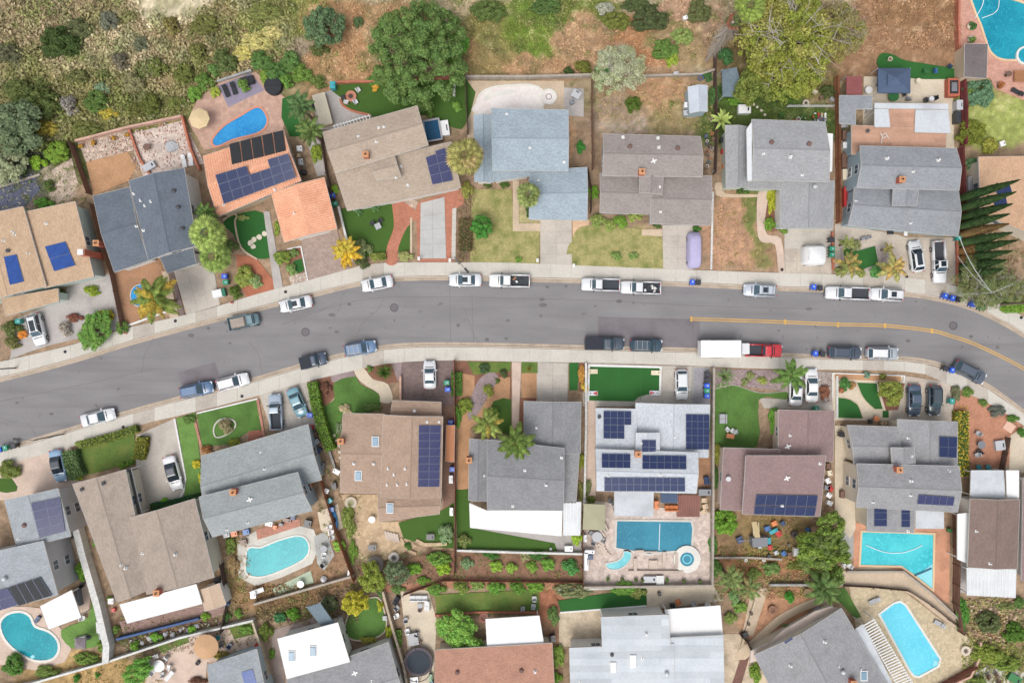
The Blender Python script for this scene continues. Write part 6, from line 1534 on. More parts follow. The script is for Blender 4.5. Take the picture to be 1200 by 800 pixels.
tree(985,34,36,(150,150,72),'thin yellowish tree edge spreading over the bare brown field',6,'P',bare=True,second=(150,140,90)); tree(888,100,26,(120,132,56),'lower bushy tree left under the very large airy tree',6,'L')
tree(564,265,14.5,(80,146,54),'vivid green round tree on the dry lawn by the lamp post',3.5,'L')
tree(1156,330,34,(128,134,84),'sparse grey green street tree below the cypresses',6,'P',bare=True,ry=36,second=(120,132,80)); tree(1187,338,20,(142,150,96),'wispy bush tree at the right edge above the pavement',4,'P',bare=True)
tree(1046,461,16.5,(140,150,62),'round clipped olive green tree between turf wedge and dark sedan',3.2,'L')
tree(110,386,27,(106,148,60),'broad bright green tree bush at the kerb beside the white suv',2.4,'L',ry=19)
tree(540,742,34,(126,172,66),'large lime green bushy vine beside the reddish roof',3.4,'L',ry=22); tree(415,708,17,(190,184,44),'golden yellow tree above the kidney shaped lawn',4,'L',ry=16); tree(434,678,21,(146,160,60),'olive tree at the meeting point of the lower yards',4,'L',ry=16); tree(464,672,16,(118,134,96),'grey green tree beside the round fire pit',3.6,'L')
tree(967,648,22,(126,150,56),'tall yellow green tree column between toy yard and L shaped pool',6,'L',ry=36,second=(130,150,80)); tree(975,622,17,(130,156,64),'bushy tree at the corner below the mauve roof',5,'L',ry=24); tree(974,675,18,(120,146,64),'lower bushy tree above the dark terrace wall',5,'L')
tree(160,788,14,(112,164,62),'bright green climbing tree left of the round white garden table',3,'L',ry=22)
tree(10,150,40,(112,128,92),'grey green scrub tree at the left edge of the hillside',5,'L',ry=34); tree(5,190,26,(150,158,120),'pale flowering bush tree at the far left',3,'L')


def srow(t, **k):
 for r in t.split('\n'):
  a, c, l = r.split('|'); a = list(map(float, a.split(','))); c = tuple(map(int, c.split(','))); shrub(a[0], a[1], a[2], c, l, ry=a[3] if len(a) > 3 else None, h=a[4] if len(a) > 4 else .8, ang=a[5] if len(a) > 5 else 0, **k)
srow("""68,48,26,20|74,94,44|darkest green scrub oak clump on the upper left hillside
38,118,30,22|92,106,52|broad green scrub patch left of the pale grey bush
112,118,17,15|100,126,58|fresh green bush in the middle of the left hillside
120,104,9|134,160,124|mint green small bush above the fresh green bush
80,124,12,13|150,144,134|pale grey dead bush on the left hillside
127,25,13|120,124,104|grey scrub bush just left of the sandy clearing
92,32,17,13|108,114,74|olive scrub bush right of the darkest scrub clump
5,62,20,12|104,106,78|grey olive scrub at the left edge near the top
175,122,15,14|110,118,52|rounded olive bush above the pale pink wall
128,133,12,8|186,168,52|yellow flowering scrub below the fresh green bush
52,150,16,10|176,162,60|yellow flowering scrub on the lower left hillside
66,178,18,14|128,160,50|bright green bush left of the brown picket fence
44,190,12,10|136,174,40|lime green bush beside the dark gravel bed
20,105,18,14|104,116,60|green scrub at the left edge beneath the broken rock band
90,90,16,10|112,116,66|low olive scrub in the centre of the left hillside
155,95,14|150,146,104|pale straw coloured bush beside the orange soil bank
140,72,12|122,116,96|greyish bush in the centre of the left hillside
165,52,10|112,118,92|small grey green bush below the sandy clearing
185,78,12|116,126,60|green bush on the orange dry bank
200,30,12|134,126,70|olive gold scrub just beneath the sandy clearing
240,28,20,13|120,122,62|wide olive scrub right of the sandy clearing
262,70,16|104,120,66|green scrub patch above the purple deck
232,62,13|126,128,68|olive scrub bank above the pool terrace
215,86,14|118,126,60|dense scrub above the row of clipped green bushes
160,128,14,10|110,112,54|dull green scrub against the pale pink wall
100,150,18,10|116,122,62|olive scrub band over the unfinished yard wall
205,122,10|124,132,64|small bush at the right end of the pale pink wall
310,12,22,12|130,136,72|grassy olive scrub at the top left of centre
285,100,9|112,146,62|green bush at the edge behind the loungers
228,110,10|116,160,58|bright bush beside the tan umbrella wall
240,95,12|104,138,56|leafy bush second above the tan umbrella
250,82,9|110,146,74|round leaf clump beneath the yellow blossom bushes
252,108,7|170,184,66|yellow green bush left of the lounger deck
300,48,22,12|196,188,116|cream yellow blossoming bush above the pool
318,38,14,9|206,196,128|pale yellow blossom bush at its upper right neighbour
284,62,14,10|204,194,110|cream blossom bush nearest the lounger deck
305,70,14,12|100,136,66|large leaved green bush behind the round black spa cover
322,84,15,13|92,130,64|green leafy bush right behind the kidney pool
340,72,14|104,140,70|big leaf bush on the slope right of the blossoms
353,85,14,12|118,150,62|mixed green bush above the curved artificial lawn
335,95,10|110,152,60|bright leafy bush touching the round black cover
312,90,9|128,158,56|yellowish leafy bush by the black cover
375,58,13,8|96,106,54|dark olive bush under the grey green slope tree
372,96,13,9|112,132,62|green bush at the turquoise bin
420,26,7|96,120,74|tiny dark bush on the orange slope
441,94,12,7|84,136,50|bright green bush at the foot of the huge round tree
572,12,22,14|98,118,58|dark green bush on the top dirt bank
640,6,22,12|90,116,58|green bush at the top edge on the green slope
667,84,7|74,96,46|dark round bush above the pale square patio
683,79,13,9|118,122,48|olive brown bush beside the dark round one
710,10,12,8|168,170,150|pale grey bush on the green slope
762,20,24,17|86,98,58|dark blue green bush on the upper slope
722,24,18,12|118,126,54|olive bush beside the darker slope bush
745,4,20,10|88,102,58|bush at the top edge left of the pinkish soil
780,57,17,13|108,140,62|mixed green shrub on the terraced slope
800,42,14,11|146,166,90|light green shrub near the pink rocks
788,70,9|154,176,56|lime shrub on the terraced slope
820,12,15|110,118,70|olive shrub left of the light green fan palm
850,66,12,11|74,122,68|deep green shrub at the base of the skirted palm
743,122.5,10.5|88,114,36|clipped round dark green bush in the dry back yard
786,121,4|130,136,70|small bush in the middle of the dry back yard
829,90,8,7|72,116,60|deep green shrub beside the blue shed
838,112,8,12|84,122,62|green shrub behind the blue shed
863,118,10,6|112,156,46|bright low shrub below the grey tarp
877,118,8,5|86,140,40|green shrub left of the stepping stones
971,108,10,9|86,100,50|dark shrub beside the stacked garden clutter
681,172,6,9|66,140,54|bright green bush in the orange side yard
1149,108,19,18|104,140,104|blue green bush under the lath shelter
1140,155,20,17|126,134,46|olive yellow bush by the right hand lawn
1162,170,11|166,166,66|golden bush at the right hand lawn
1136,110,10|112,140,60|green shrub against the crimson fence
1140,192,8|110,150,100|pale green bush at the pinkish roof corner
1190,358,18,10|120,156,48|bright hedge-like bush at the right pavement edge
428,350,0.1|1,1,1|x""".replace('\n428,350,0.1|1,1,1|x',''), group='shrubs on the hillside and in the upper yards')
srow("""107,341,12,7|142,164,42|lime green low shrub on the grey side yard
124,370,12,8|190,178,40|yellow flowering shrub above the broad kerbside tree bush
88,372,11,6|138,86,66|reddish purple shrub next to the yellow one
76,386,9,10|176,166,152|white blossoming shrub left of the broad bush
26,392,7,6|226,150,44|orange flowering shrub beside the white suv
14,385,13,11|104,116,60|dark shrub at the far left beside the teal bin
14,402,12,8|122,124,70|olive shrub at the far left kerb
143,384,9|104,136,60|small green shrub at the corner of the brown empty yard
52,238,12,8|96,150,50|bright green bush above the tan roof
57,218,8|98,118,58|dark bush between gravel and pale rocks
25,198,7|110,150,56|green bush over the dark gravel bed
71,345,5,9|106,128,64|narrow bush at the tan garage corner
275,343,9|98,122,48|rounded bush behind the white lidded box
286,324,14|154,166,76|pale leafy bush at the foot of the curved turf
270,288,11,9|106,128,64|green bush where the curved turf meets the palms
298,330,11,9|150,172,110|silvery green succulent patch in the red mulch
331,302,12,9|128,150,60|leafy bush in the front of the small planter
345,296,6|120,146,78|little bush at the top of the small planter
341,316,8|140,168,96|pale succulent in the small planter
325,268,5,9|140,160,60|climbing bush along the orange wall
285,255,8,4|150,160,90|grey rock plant on the turf upper edge
392,222,6|142,184,56|lime bush beside the blue bin
371,180,8,12|140,160,50|green shrub strip at the beige house side
425,291,13,13|132,144,92|grey green flowering bush on the turf corner
424,308,11,8|92,104,60|dark rounded bush by the kerb
442,301,10,6|140,150,70|small hedge bush beside the red path
476,300,10,7|168,172,104|white flowering bush between the red paths
420,248,6|96,136,80|agave bed plant under the white wall edge
440,243,6|100,140,80|second agave under the beige roof eave
545,275,8,26|132,112,76|long brown dry hedge beside the grey strip
548,222,8,12|150,150,70|yellow brown tuft below the tall fan palm
571,217,7,4|82,104,40|low dark hedge below the blue-grey eave left
592,217,7,4|80,108,40|low dark hedge below the blue-grey eave right
618,248,4,8|70,100,50|dark upright shrub at the blue garage wall
607,303,5|120,156,60|small green weed bush on the dry lawn
696,226,7,10|120,168,40|lime shrub between dark fence and taupe roof
702,258,11,9|140,158,78|loose weedy shrub under the taupe house
727,260,11,8|120,160,50|leafy shrub under the taupe eave
745,252,11,9|150,164,80|pale shrub left of the taupe garage
716,264,8|150,166,84|small tuft shrub on the weedy lawn
722,300,8,6|130,160,80|low weed clump on the weedy lawn
743,300,7,5|134,160,84|second low weed clump on the weedy lawn
817,268,6,4|72,124,40|small square green bush above the covered vehicle
770,265,7,3|86,110,50|low hedge at the taupe garage wall
905,235,6,18|176,180,40|tall yellow flowering hedge beside the grey garage
903,262,8,9|120,156,50|green bush at the foot of the yellow hedge
871,223,10,3|96,136,54|low green edging under the mint house
918,270,7,5|120,150,60|green bush at the garage corner of the mint house
1003,288,8|146,150,100|gravel bed tuft left of the turf
1028,318,9,8|98,160,84|bright green bush between the golden palms
1008,320,8,6|150,160,80|low bush below the left golden palm
985,318,7,6|150,156,90|dry tuft at the beige driveway edge
10,550,14,12|128,142,66|pink tinged bush at the far left lower yard
93,521,7,5|150,166,84|round pale bush at the head of the hedged lawn
115,516,8,4|168,176,72|yellow flowering shrub on the lawn hedge
130,512,8,4|186,180,80|bright flowering shrub on the lawn hedge
147,507,8,5|178,146,52|orange flowering shrub on the lawn hedge
92,558,6|156,186,40|lime ball bush at the taupe roof corner
144,545,7,5|118,156,54|green bush group at the lawn's lower right
152,541,5|110,146,50|dark green ball bush by the driveway
230,544,6|206,196,40|yellow bush on the narrow strip beside the grey-green roof
234,560,4,7|206,200,50|second yellow bush on the narrow strip
242,528,9,7|164,116,64|rust coloured bush at the lawn's lower left
275,520,9,7|146,152,54|olive bush above the grey-green roof
194,588,7,6|128,190,40|lime bush behind the white coupe
264,500,10|160,150,110|stony round planter shrub inside the ringed lawn
222,492,9,6|104,136,64|soft bush at the top of the narrow strip
432,432,5|110,140,66|tuft in the mulch beside the bending path
404,480,9,7|206,190,150|pale cream shrub on the bright turf
436,478,13,6|112,142,72|dark leafy shrub along the brown roof edge
382,455,8,9|130,90,70|red brown groundcover shrub by the hedge
397,500,5,10|130,146,110|grey green shrub at the left wall of the brown house
535,450,6,20|96,146,46|tall green hedge shrub along the red fence
546,476,10,11|132,150,54|yellow green round bush right of the red fence
536,488,5,16|100,146,52|slim hedge shrub at the fence above the orange shed
572,458,8,8|150,160,70|round yellow bush in the rock garden
568,432,7|80,104,66|dark grassy tuft in the rock garden
582,446,4|110,126,60|little tuft on the purple gravel
590,438,6|90,104,60|dark tuft at the rock garden corner
578,485,9|120,150,60|fresh bush at the foot of the left feather palm
683,438,6,12|196,146,60|orange flowering shrub left of the bowling lawn
685,454,6,6|214,190,60|golden shrub at the lower left of the bowling lawn
681,541,7,11|150,158,50|yellow dotted bush beside the dark grey house
680,575,5,14|150,150,80|flowering strip bush beside the dark grey house
688,568,5,14|120,130,80|green strip bush along the solar house
693,586,6|120,136,60|bush under the solar house corner
842,532,8,14|150,152,60|olive shrub left of the mauve roof
838,560,6,14|84,122,52|dark green strip shrub left of the mauve roof
908,493,7,18|110,160,50|bright shrub column between path and mauve roof
991,450,8,9|84,136,64|dark green shrub in the sculpted turf yard
986,456,5|180,120,80|red leaved shrub in the sculpted turf yard
999,452,5|170,130,80|orange leaved shrub in the sculpted turf yard
1015,439,5|120,156,130|blue green tuft in the long planter
1034,440,5|128,134,60|olive tuft in the long planter
967,460,7,10|150,100,74|reddish shrub right of the parked white sedan
1135,459,8,7|112,142,60|green shrub at the top of the red soil yard
1152,472,7,5|110,140,64|small shrub on the kerb side of the red soil yard
1170,482,11,8|112,116,104|purple grey shrub on the kerb side of the red soil yard
1188,490,9,5|90,130,50|green groundcover shrub by the right pavement
1197,507,6|86,136,50|small green bush at the right edge of the red yard
1128,520,8,46|222,196,50|long bright yellow flowering hedge of the red yard
1121,462,6,12|120,124,90|grey shrub at the end of the double parked cars
880,440,6|150,160,96|small tuft on the gravel bed
893,446,8,5|160,172,80|lime tuft on the gravel bed
873,448,5|140,150,90|tiny tuft on the gravel bed""", group='shrubs in the front yards')
srow("""97,668,9,14|110,156,40|lime green bush over the white boundary wall
112,634,5,7|110,150,52|small bush on the boundary wall beside the taupe roof
5,700,0.5|1,1,1|x
15,780,15,14|96,140,56|dense green bush under the kidney pool
55,787,17,8|128,150,70|pale green bush strip below the kidney pool
100,772,16,8|120,150,62|leafy bush strip beside the white wall
122,758,10,8|116,144,56|bush at the lower end of the turf lawn
172,748,0.5|1,1,1|x
183,746,8,6|124,180,54|bright bush in the rock strip below the taupe roof
158,758,7|120,166,54|small bush at the left of the rock strip
225,738,6|130,186,52|lime bush in the rock strip
241,722,6|130,170,50|bush below the tan roofed shed
128,700,4|120,160,60|small pot bush at the long white wall
136,738,5|110,140,60|bush at the foot of the white patio cover
266,722,6|90,130,64|dark bush right of the tan roofed shed
279,719,6|120,160,64|pale green bush beside the tan roofed shed
270,640,7,12|128,148,66|green weeds beside the taupe gable wall
274,662,7,14|166,140,96|dry brush left of the pool surround
408,612,10,22|130,146,66|leafy shrub strip on the rust orange fence
398,640,9,8|146,186,68|bright shrub in the pool side dirt
414,646,6,16|118,152,54|green hedge shrub below the tan patio
343,720,10,8|104,156,44|clipped green bush above the white flat roof
328,724,9,7|72,134,80|dark green bush left of the clipped one
312,740,9,12|112,130,50|bush against the tan wall
318,764,4,9|104,144,44|slim bush lower on the tan wall
385,708,14,10|112,124,84|grey green low bush below the block wall
444,710,5,8|176,182,40|square lime hedge at the kidney lawn
455,738,5,10|176,184,44|lower lime hedge at the kidney lawn
432,750,12,5|150,150,60|olive groundcover below the kidney lawn
466,748,4,14|120,160,60|ivy strip on the tan wall
467,690,10,6|110,140,72|green bush at the top of the furnished patio
446,695,6|100,140,70|small dark bush at the wall corner
523,627,10,14|132,160,110|silvery green bush at the dark turf corner
545,633,9,9|130,142,76|olive bush beside the red fence
478,640,6,5|92,130,54|green plant in the curved planter
486,667,10,8|120,166,50|bright bush above the furnished patio
497,680,9,6|112,150,50|bush on the red terrace fence
514,655,15,9|116,156,60|leafy bush row behind the dark turf
520,667,10,9|148,184,40|yellow green citrus bush on the terrace
512,690,13,9|110,150,56|green bush at the top left of the long lawn
540,688,12,9|128,148,64|olive bush along the top of the long lawn
560,686,9,7|140,166,84|pale bush along the top of the long lawn
582,688,12,9|108,160,54|bright bush along the top of the long lawn
606,688,12,9|100,144,48|dark bush along the top of the long lawn
628,688,12,8|116,160,50|green bush at the right end of the long lawn
548,660,9,8|132,160,110|silvery bush at the start of the vegetable bed
575,650,13,6|70,120,44|dark green hedge bush at the bed's upper edge
582,664,9,8|150,186,60|lime round bush in the vegetable bed
600,665,8,7|150,186,66|second lime round bush in the vegetable bed
623,664,9,7|130,170,60|third green round bush in the vegetable bed
643,662,9,9|120,170,60|fourth green round bush in the vegetable bed
632,650,13,7|72,116,48|dark hedge bush further right in the bed
668,665,13,10|88,152,74|broad green bush in the right of the bed
616,652,7|160,160,110|pink tinged bush in the bed
677,630,8,10|160,192,50|lime bush beside the white folding tables
671,692,24,10|134,140,92|wide grey olive bush over the dark green lawn strip
732,690,19,9|122,168,64|bright bush over the dark green lawn strip
748,694,12,8|150,160,84|pale bush over the dark green lawn strip
648,722,9,12|110,140,74|dark green tall bush between the pale patios
655,770,8,16|140,170,70|green hedge between reddish and pale roofs
652,794,9,8|130,176,56|bush low between reddish and pale roofs
850,612,16,17|116,160,46|large bright green bush left of the toy yard
836,640,6,14|84,132,54|ivy strip right of the spa
840,665,8,12|90,130,54|dark ivy on the stone wall corner
849,600,8|110,160,50|bush at the lower left of the mauve roof
868,712,10,8|130,166,70|leafy bush at the brick side path
857,724,9,8|140,160,80|lighter bush right of the white patio roof
866,713,5|80,140,40|small dark cluster bush near the side path
905,667,12,9|120,150,80|bush on the orange terrace
885,672,10,8|130,150,70|olive bush at the terrace left
928,692,0.5|1,1,1|x
925,700,7.5,7.5|76,156,44|round bright green bush on the bare orange terrace
950,600,8|150,160,50|yellow green bush below the mauve roof corner
935,662,14,6|128,136,62|dry grass patch shrub on the terrace
885,790,9,13|126,160,56|light green bush left of the diagonal roof
925,734,9,3.5|110,150,90|narrow green strip shrub by the diagonal roof
1129,720,9,22|84,142,48|white dotted dark green bush at the brown slatted fence
1160,730,16,14|104,116,70|dark water plant bush in the pond bed
1190,742,15,13|92,130,44|rounded green bush at the pond bed
1158,766,20,12|140,156,60|yellow green shrub below the pond bed
1180,778,18,10|128,150,60|shrub strip to the right of the lower path
1146,800,12,9|120,140,60|bush at the very bottom right
1196,706,8,8|98,132,60|dark bush at the right edge under the corrugated cover
1180,710,16,5|130,140,80|low dry shrub under the corrugated cover
90,795,5|72,128,40|small ball shrub left in the bare corner
113,791,4|90,150,50|small ball shrub right in the bare corner
260,768,14,5|150,140,60|flowering bed shrub along the white wall
289,738,9,6|116,156,60|green bush beside the tan umbrella furniture
265,765,0.5|1,1,1|x
232,798,12,6|120,84,62|dark reddish shrub bed at the bottom edge
860,700,8,10|130,166,100|pale bush hanging over the stone wall corner""".replace('5,700,0.5|1,1,1|x\n','').replace('172,748,0.5|1,1,1|x\n','').replace('928,692,0.5|1,1,1|x\n','').replace('265,765,0.5|1,1,1|x\n',''), group='shrubs in the lower yards')
hedge("80,528 83,545 90,560",1.9,1.3,(116,146,88),'clipped grey green hedge beside the pale blue sedan')
hedge("166,512 164,528 161,538",1.4,1.2,(150,150,50),'olive clipped hedge at the right of the hedged lawn'); hedge("95,521 130,512 160,502",1.0,.9,(134,150,60),'low flowering hedge at the top of the hedged lawn')
hedge("365,448 370,475 378,505 387,528",1.3,1.5,(120,158,52),'long clipped hedge between teal sedan and bright turf')
hedge("176,594 200,590 233,582",.8,1.,(60,116,70),'dark green hedge at the foot of the curved driveway'); hedge("443,301 452,299",.9,.6,(136,150,60),'tiny clipped hedge left of the red path')


def gcol(X, Yy):
 i = np.clip(((Yy+260)/2.9).astype(int), 0, ny-1); j = np.clip(((X+260)/2.9).astype(int), 0, nx-1); return Cl[i, j]
def cover_mass(name, label, n, region, size, cols, seed, dens=None, blend=.6, hilly=True, per=14):
 rs = np.random.RandomState(seed); V = []; Cc = []; x0, y0, x1, y1 = region
 X = rs.uniform(x0, x1, n); Yy = rs.uniform(y0, y1, n); f = fbm(X/11, Yy/11, seed+3)
 hill = np.interp(X, [-100, 0, 90, 216, 256, 300, 350, 396, 530, 700, 755, 850, 985, 1118, 1300], [215, 190, 160, 132, 92, 80, 88, 92, 88, 88, 86, 60, 60, 62, -40]); keep = (Yy < hill) | (not hilly)
 if dens is not None: keep &= dens(X, Yy, f)
 X, Yy, f = X[keep], Yy[keep], f[keep]; n = len(X); c = np.stack([(X-600)*PXM, (400-Yy)*PXM, np.zeros(n)], 1)
 sz = size*(.5+rs.rand(n)); base = np.repeat(c, per, 0); s = np.repeat(sz, per)[:, None]; N = n*per; d_ = rs.randn(N, 3)*np.array([.5, .5, .35]); d_[:, 2] = np.abs(d_[:, 2]); p = base+d_*s
 nr = rs.randn(N, 3)*.5+d_+np.array([0, 0, .5]); nr /= np.linalg.norm(nr, axis=1)[:, None]; t = np.cross(nr, rs.randn(N, 3)); t /= np.linalg.norm(t, axis=1)[:, None]; b = np.cross(nr, t); q = s*(.3 if per < 20 else .13)*(.5+rs.rand(N)[:, None])
 V = np.stack([p-t*q, p-b*q*.6, p+t*q, p+b*q*.6], 1).reshape(-1, 3)
 cols = np.array([[lin(v)*KALB for v in c_] for c_ in cols]); ci = np.clip((f*1.6-.3+rs.randn(n)*.18)*len(cols), 0, len(cols)-1).astype(int); cc = (cols[ci]*(1-blend)+gcol(X, Yy)*blend)*(.88+.26*rs.rand(n))[:, None]; C4 = np.repeat(np.repeat(cc, per, 0)*(.88+.24*rs.rand(N))[:, None], 4, 0)
 cc = None; C4 = C4*1.5; o = link(name, npmesh(name, V, np.arange(4*N).reshape(N, 4), m_cover, C4)); tag(o, label, 'ground cover', None, 'stuff'); return o
m_cover, n_, l_, b_ = newmat('scrub_leaves'); va = n_.new('ShaderNodeVertexColor'); va.layer_name = 'Col'; l_.new(va.outputs[0], b_.inputs['Base Color']); b_.inputs['Roughness'].default_value = .9; b_.inputs['Specular IOR Level'].default_value = .1
cover_mass('scrub', 'mixed olive and grey scrub covering the left hillside', 5000, (-100,-60,345,210), .6, [(96,110,64),(116,122,74),(138,132,90),(156,146,116),(172,158,126),(124,130,82)], 21, lambda x, y, f: ~(((x-205)/42)**2+((y+2)/22)**2 < 1) & (f > .36))
cover_mass('scrub', 'rounded low scrub clumps scattered over the left hillside', 330, (-100,-60,345,205), 1.15, [(92,112,58),(112,124,66),(126,128,80),(104,110,76),(150,150,112)], 83, lambda x, y, f: ~(((x-205)/48)**2+((y+2)/26)**2 < 1), .25, True, 150)
cover_mass('scrub', 'small scattered scrub clumps on the upper middle slopes', 90, (320,-60,860,84), .8, [(96,118,58),(120,130,70),(130,126,84)], 85, None, .2, True, 110)
cover_mass('dry_grass', 'dry grass tufts over the bare slopes behind the houses', 9000, (300,-60,1125,95), .3, [(120,126,60),(150,140,84),(172,142,96),(184,150,108),(166,128,90),(140,108,74)], 45, lambda x, y, f: f > .25, .85)
cover_mass('dry_grass', 'dry straw tufts between the scrub of the left hillside', 4200, (-100,-60,345,210), .4, [(174,158,116),(156,142,104),(190,172,134),(140,136,92)], 61, lambda x, y, f: ~(((x-205)/46)**2+((y+2)/24)**2 < 1))
for i, (reg, nn, sz, cs, lb) in enumerate((((262,600,292,725), 260, .3, [(120,136,70),(150,130,90)], 'weeds on the dirt strip left of the turquoise pool'), ((300,684,420,730), 500, .35, [(104,116,64),(130,112,80),(96,84,64)], 'olive weeds on the bank under the grey block wall'),
 ((838,640,965,700), 620, .34, [(120,132,66),(160,128,90),(104,120,60)], 'weeds over the orange terraces below the toy yard'), ((1128,700,1215,812), 800, .38, [(122,136,64),(150,150,80),(104,118,60)], 'weeds across the slope at the lower right'),
 ((418,646,683,690), 900, .26, [(110,140,66),(96,112,60),(140,110,80)], 'ground cover plants in the terraced vegetable beds'), ((140,720,300,765), 420, .3, [(110,130,66),(130,112,88)], 'weeds in the strip along the long white wall'),
 ((836,222,893,316), 300, .2, [(180,150,110),(130,130,70)], 'straw litter on the dry front yard'), ((700,88,835,156), 560, .24, [(150,146,90),(176,150,110),(120,128,70)], 'dry weeds over the back yard by the blue shed'), ((840,90,976,142), 420, .25, [(84,110,50),(110,130,60)], 'grass tufts on the lawn behind the mint house'),
 ((78,765,200,812), 300, .24, [(140,136,76),(176,150,100)], 'dry weeds in the bare lower left corner'), ((1122,270,1200,350), 320, .35, [(96,110,56),(120,100,66)], 'low growth under the cypress row'), ((0,196,100,250), 220, .3, [(104,124,60),(130,130,80)], 'low growth round the dark gravel bed'),
 ((538,222,556,306), 160, .3, [(150,130,90),(120,110,76)], 'brown brush along the grey strip'), ((888,585,985,700), 300, .3, [(110,126,64),(150,120,90)], 'fallen leaves under the tall yellow green trees'), ((372,540,422,690), 220, .25, [(110,130,66),(150,130,100)], 'weeds along the rust orange fence'))):
 o = cover_mass('weeds', lb, nn, reg, sz, cs, 200+i, None, .35, False)
# ================= GARDEN AND STREET OBJECTS =================
def T(name, x, y, rz, label, cat, z=.07, group=None, h=0): w_ = W(x, y, h); return empty(name, (w_.x, w_.y, z), math.radians(rz), label, cat, group)
m_wood = mt('patio_wood', S(170,120,84), .8, .15, 6, .2); m_dirty = mt('stone_ring', S(206,190,176), .9, .12, 5, .2)
PCOL = dict(white=(232,232,232), black=(52,54,58), grey=(130,132,138), brown=(120,92,78), tan=(196,172,142), blue=(70,110,170), red=(190,60,56), teal=(60,160,170), green=(60,120,70), lgrey=(180,182,186), orange=(214,130,80), navy=(60,76,108), cream=(226,214,190))
def C_(k): return S(*PCOL[k])
def chair(x, y, rz, c, label, group='garden chairs', s=1.):
 t = T('garden_chair', x, y, rz, label, 'chair', group=group)
 if 'gch' not in _mesh:
  a = MB(); a.box((0,0,.42), (.55,.55,.09)); b = MB(); b.box((-.3,0,.72), (.1,.56,.62)); l = MB(); l.box((0,0,0), (.05,.05,.4)); r = MB(); r.box((0,0,.62), (.5,.07,.05)); _mesh['gch'] = [a.me('seat', m_shiny), b.me('backrest', m_shiny), l.me('leg', m_shiny), r.me('armrest', m_shiny)]
 s_, b_, l_, r_ = _mesh['gch']; link('seat', s_, t, color=C_(c)); link('backrest', b_, t, color=C_(c))
 for sx in (-.23, .23):
  for sy in (-.23, .23): link('leg', l_, t, loc=(sx, sy, .2), color=C_(c))
 for sy in (-.3, .3): link('armrest', r_, t, loc=(0, sy, 0), color=C_(c))
 t.scale = (s, s, s); return t
def table(x, y, r, c, label, round_=True, w=None, rz=0, z=.07, h=.74):
 t = T('garden_table', x, y, rz, label, 'table', z); R = r*PXM; m = MB()
 if round_: m.lathe((0,0,h-.05), [(R*.98, 0), (R, .02), (R, .05)], 20)
 else: m.box((0,0,h-.03), (2*R, w*PXM*2, .06))
 m.add('tabletop', m_shiny, t, color=C_(c)); b = MB()
 if round_: b.cyl((0,0,0), (0,0,h-.05), .06); b.cyl((0,0,0), (0,0,.05), R*.5, n=12); b.add('pedestal', m_shiny, t, color=mul(C_(c), .7))
 else:
  for sx in (-1, 1):
   for sy in (-1, 1): b = MB(); b.box((sx*(R-.1), sy*(w*PXM-.08), (h-.06)/2), (.07, .07, h-.06)); b.add('leg', m_shiny, t, color=mul(C_(c), .8))
 return t
def lounger(x, y, rz, c, label, L=1.9):
 t = T('sun_lounger', x, y, rz, label, 'lounger', group='sun loungers'); m = MB(); m.box((-.3,0,.3), (L*.62,.62,.1)); m.add('seat', m_cloth, t, color=C_(c)); m = MB(); m.v = []; m.box((L*.32,0,.45), (L*.36,.62,.09)); m.add('backrest', m_cloth, t, color=C_(c))
 m = MB(); [m.box((sx, sy, .13), (.05,.05,.26)) for sx in (-.75, .55) for sy in (-.26, .26)]; m.add('legs', m_blk, t); m = MB(); m.box((L*.42,0,.53), (.25,.5,.08)); m.add('pillow', m_cloth, t, color=mul(C_(c), 1.2)); return t
def umbrella(x, y, r, c, label, H=2.4, n=8, square=False, rz=0):
 t = T('patio_umbrella', x, y, rz, label, 'umbrella', h=H); R = r*PXM; m = MB(); k = 4 if square else n
 for i in range(k):
  a, b = 2*PI*i/k+PI/4, 2*PI*(i+1)/k+PI/4; m.poly([(R*math.cos(a), R*math.sin(a), H-.45), (R*math.cos(b), R*math.sin(b), H-.45), (0,0,H)]); m.poly([(R*math.cos(a), R*math.sin(a), H-.45), (R*math.cos(a), R*math.sin(a), H-.62), (R*math.cos(b), R*math.sin(b), H-.62), (R*math.cos(b), R*math.sin(b), H-.45)])
 m.add('canopy', m_cloth, t, color=S(*c)); m = MB(); m.cyl((0,0,0), (0,0,H-.05), .03); m.add('pole', m_vent, t); m = MB(); m.cyl((0,0,0), (0,0,.12), .3, n=12); m.add('base', m_blk, t); return t
def sofa(x, y, rz, L, c, label, D=.8, name='outdoor_sofa', cat='sofa'):
 t = T(name, x, y, rz, label, cat); m = MB(); m.box((0,0,.2), (L,D,.4)); m.add('frame', m_shiny, t, color=mul(C_(c), .8)); n = max(1, round(L/.75))
 for i in range(n): q = MB(); q.box((-L/2+(i+.5)*L/n, .05, .46), (L/n-.04, D-.2, .14)); q.add('cushion', m_cloth, t, color=C_(c)); q = MB(); q.box((-L/2+(i+.5)*L/n, -D/2+.1, .65), (L/n-.04, .16, .42)); q.add('back_cushion', m_cloth, t, color=C_(c))
 return t
def pot(x, y, r, c, g, label, plant=True):
 t = T('potted_plant' if plant else 'garden_pot', x, y, 0, label, 'potted plant' if plant else 'pot', group='pots and planters'); R = r*PXM; m = MB(); m.lathe((0,0,0), [(R*.7,0), (R,.45), (R*1.08,.5), (R*.85,.5), (R*.8,.42)], 12); m.add('pot', m_obj, t, color=C_(c))
 if plant: o = link('leaves', crown('S', PN[0] % 3), t, color=S(*g)); o.location = (0,0,.4); o.scale = (R*1.5, R*1.5, R*1.3); PN[0] += 1
 else: m = MB(); m.cyl((0,0,.41), (0,0,.43), R*.8, n=12); m.add('soil', m_bark, t)
 return t
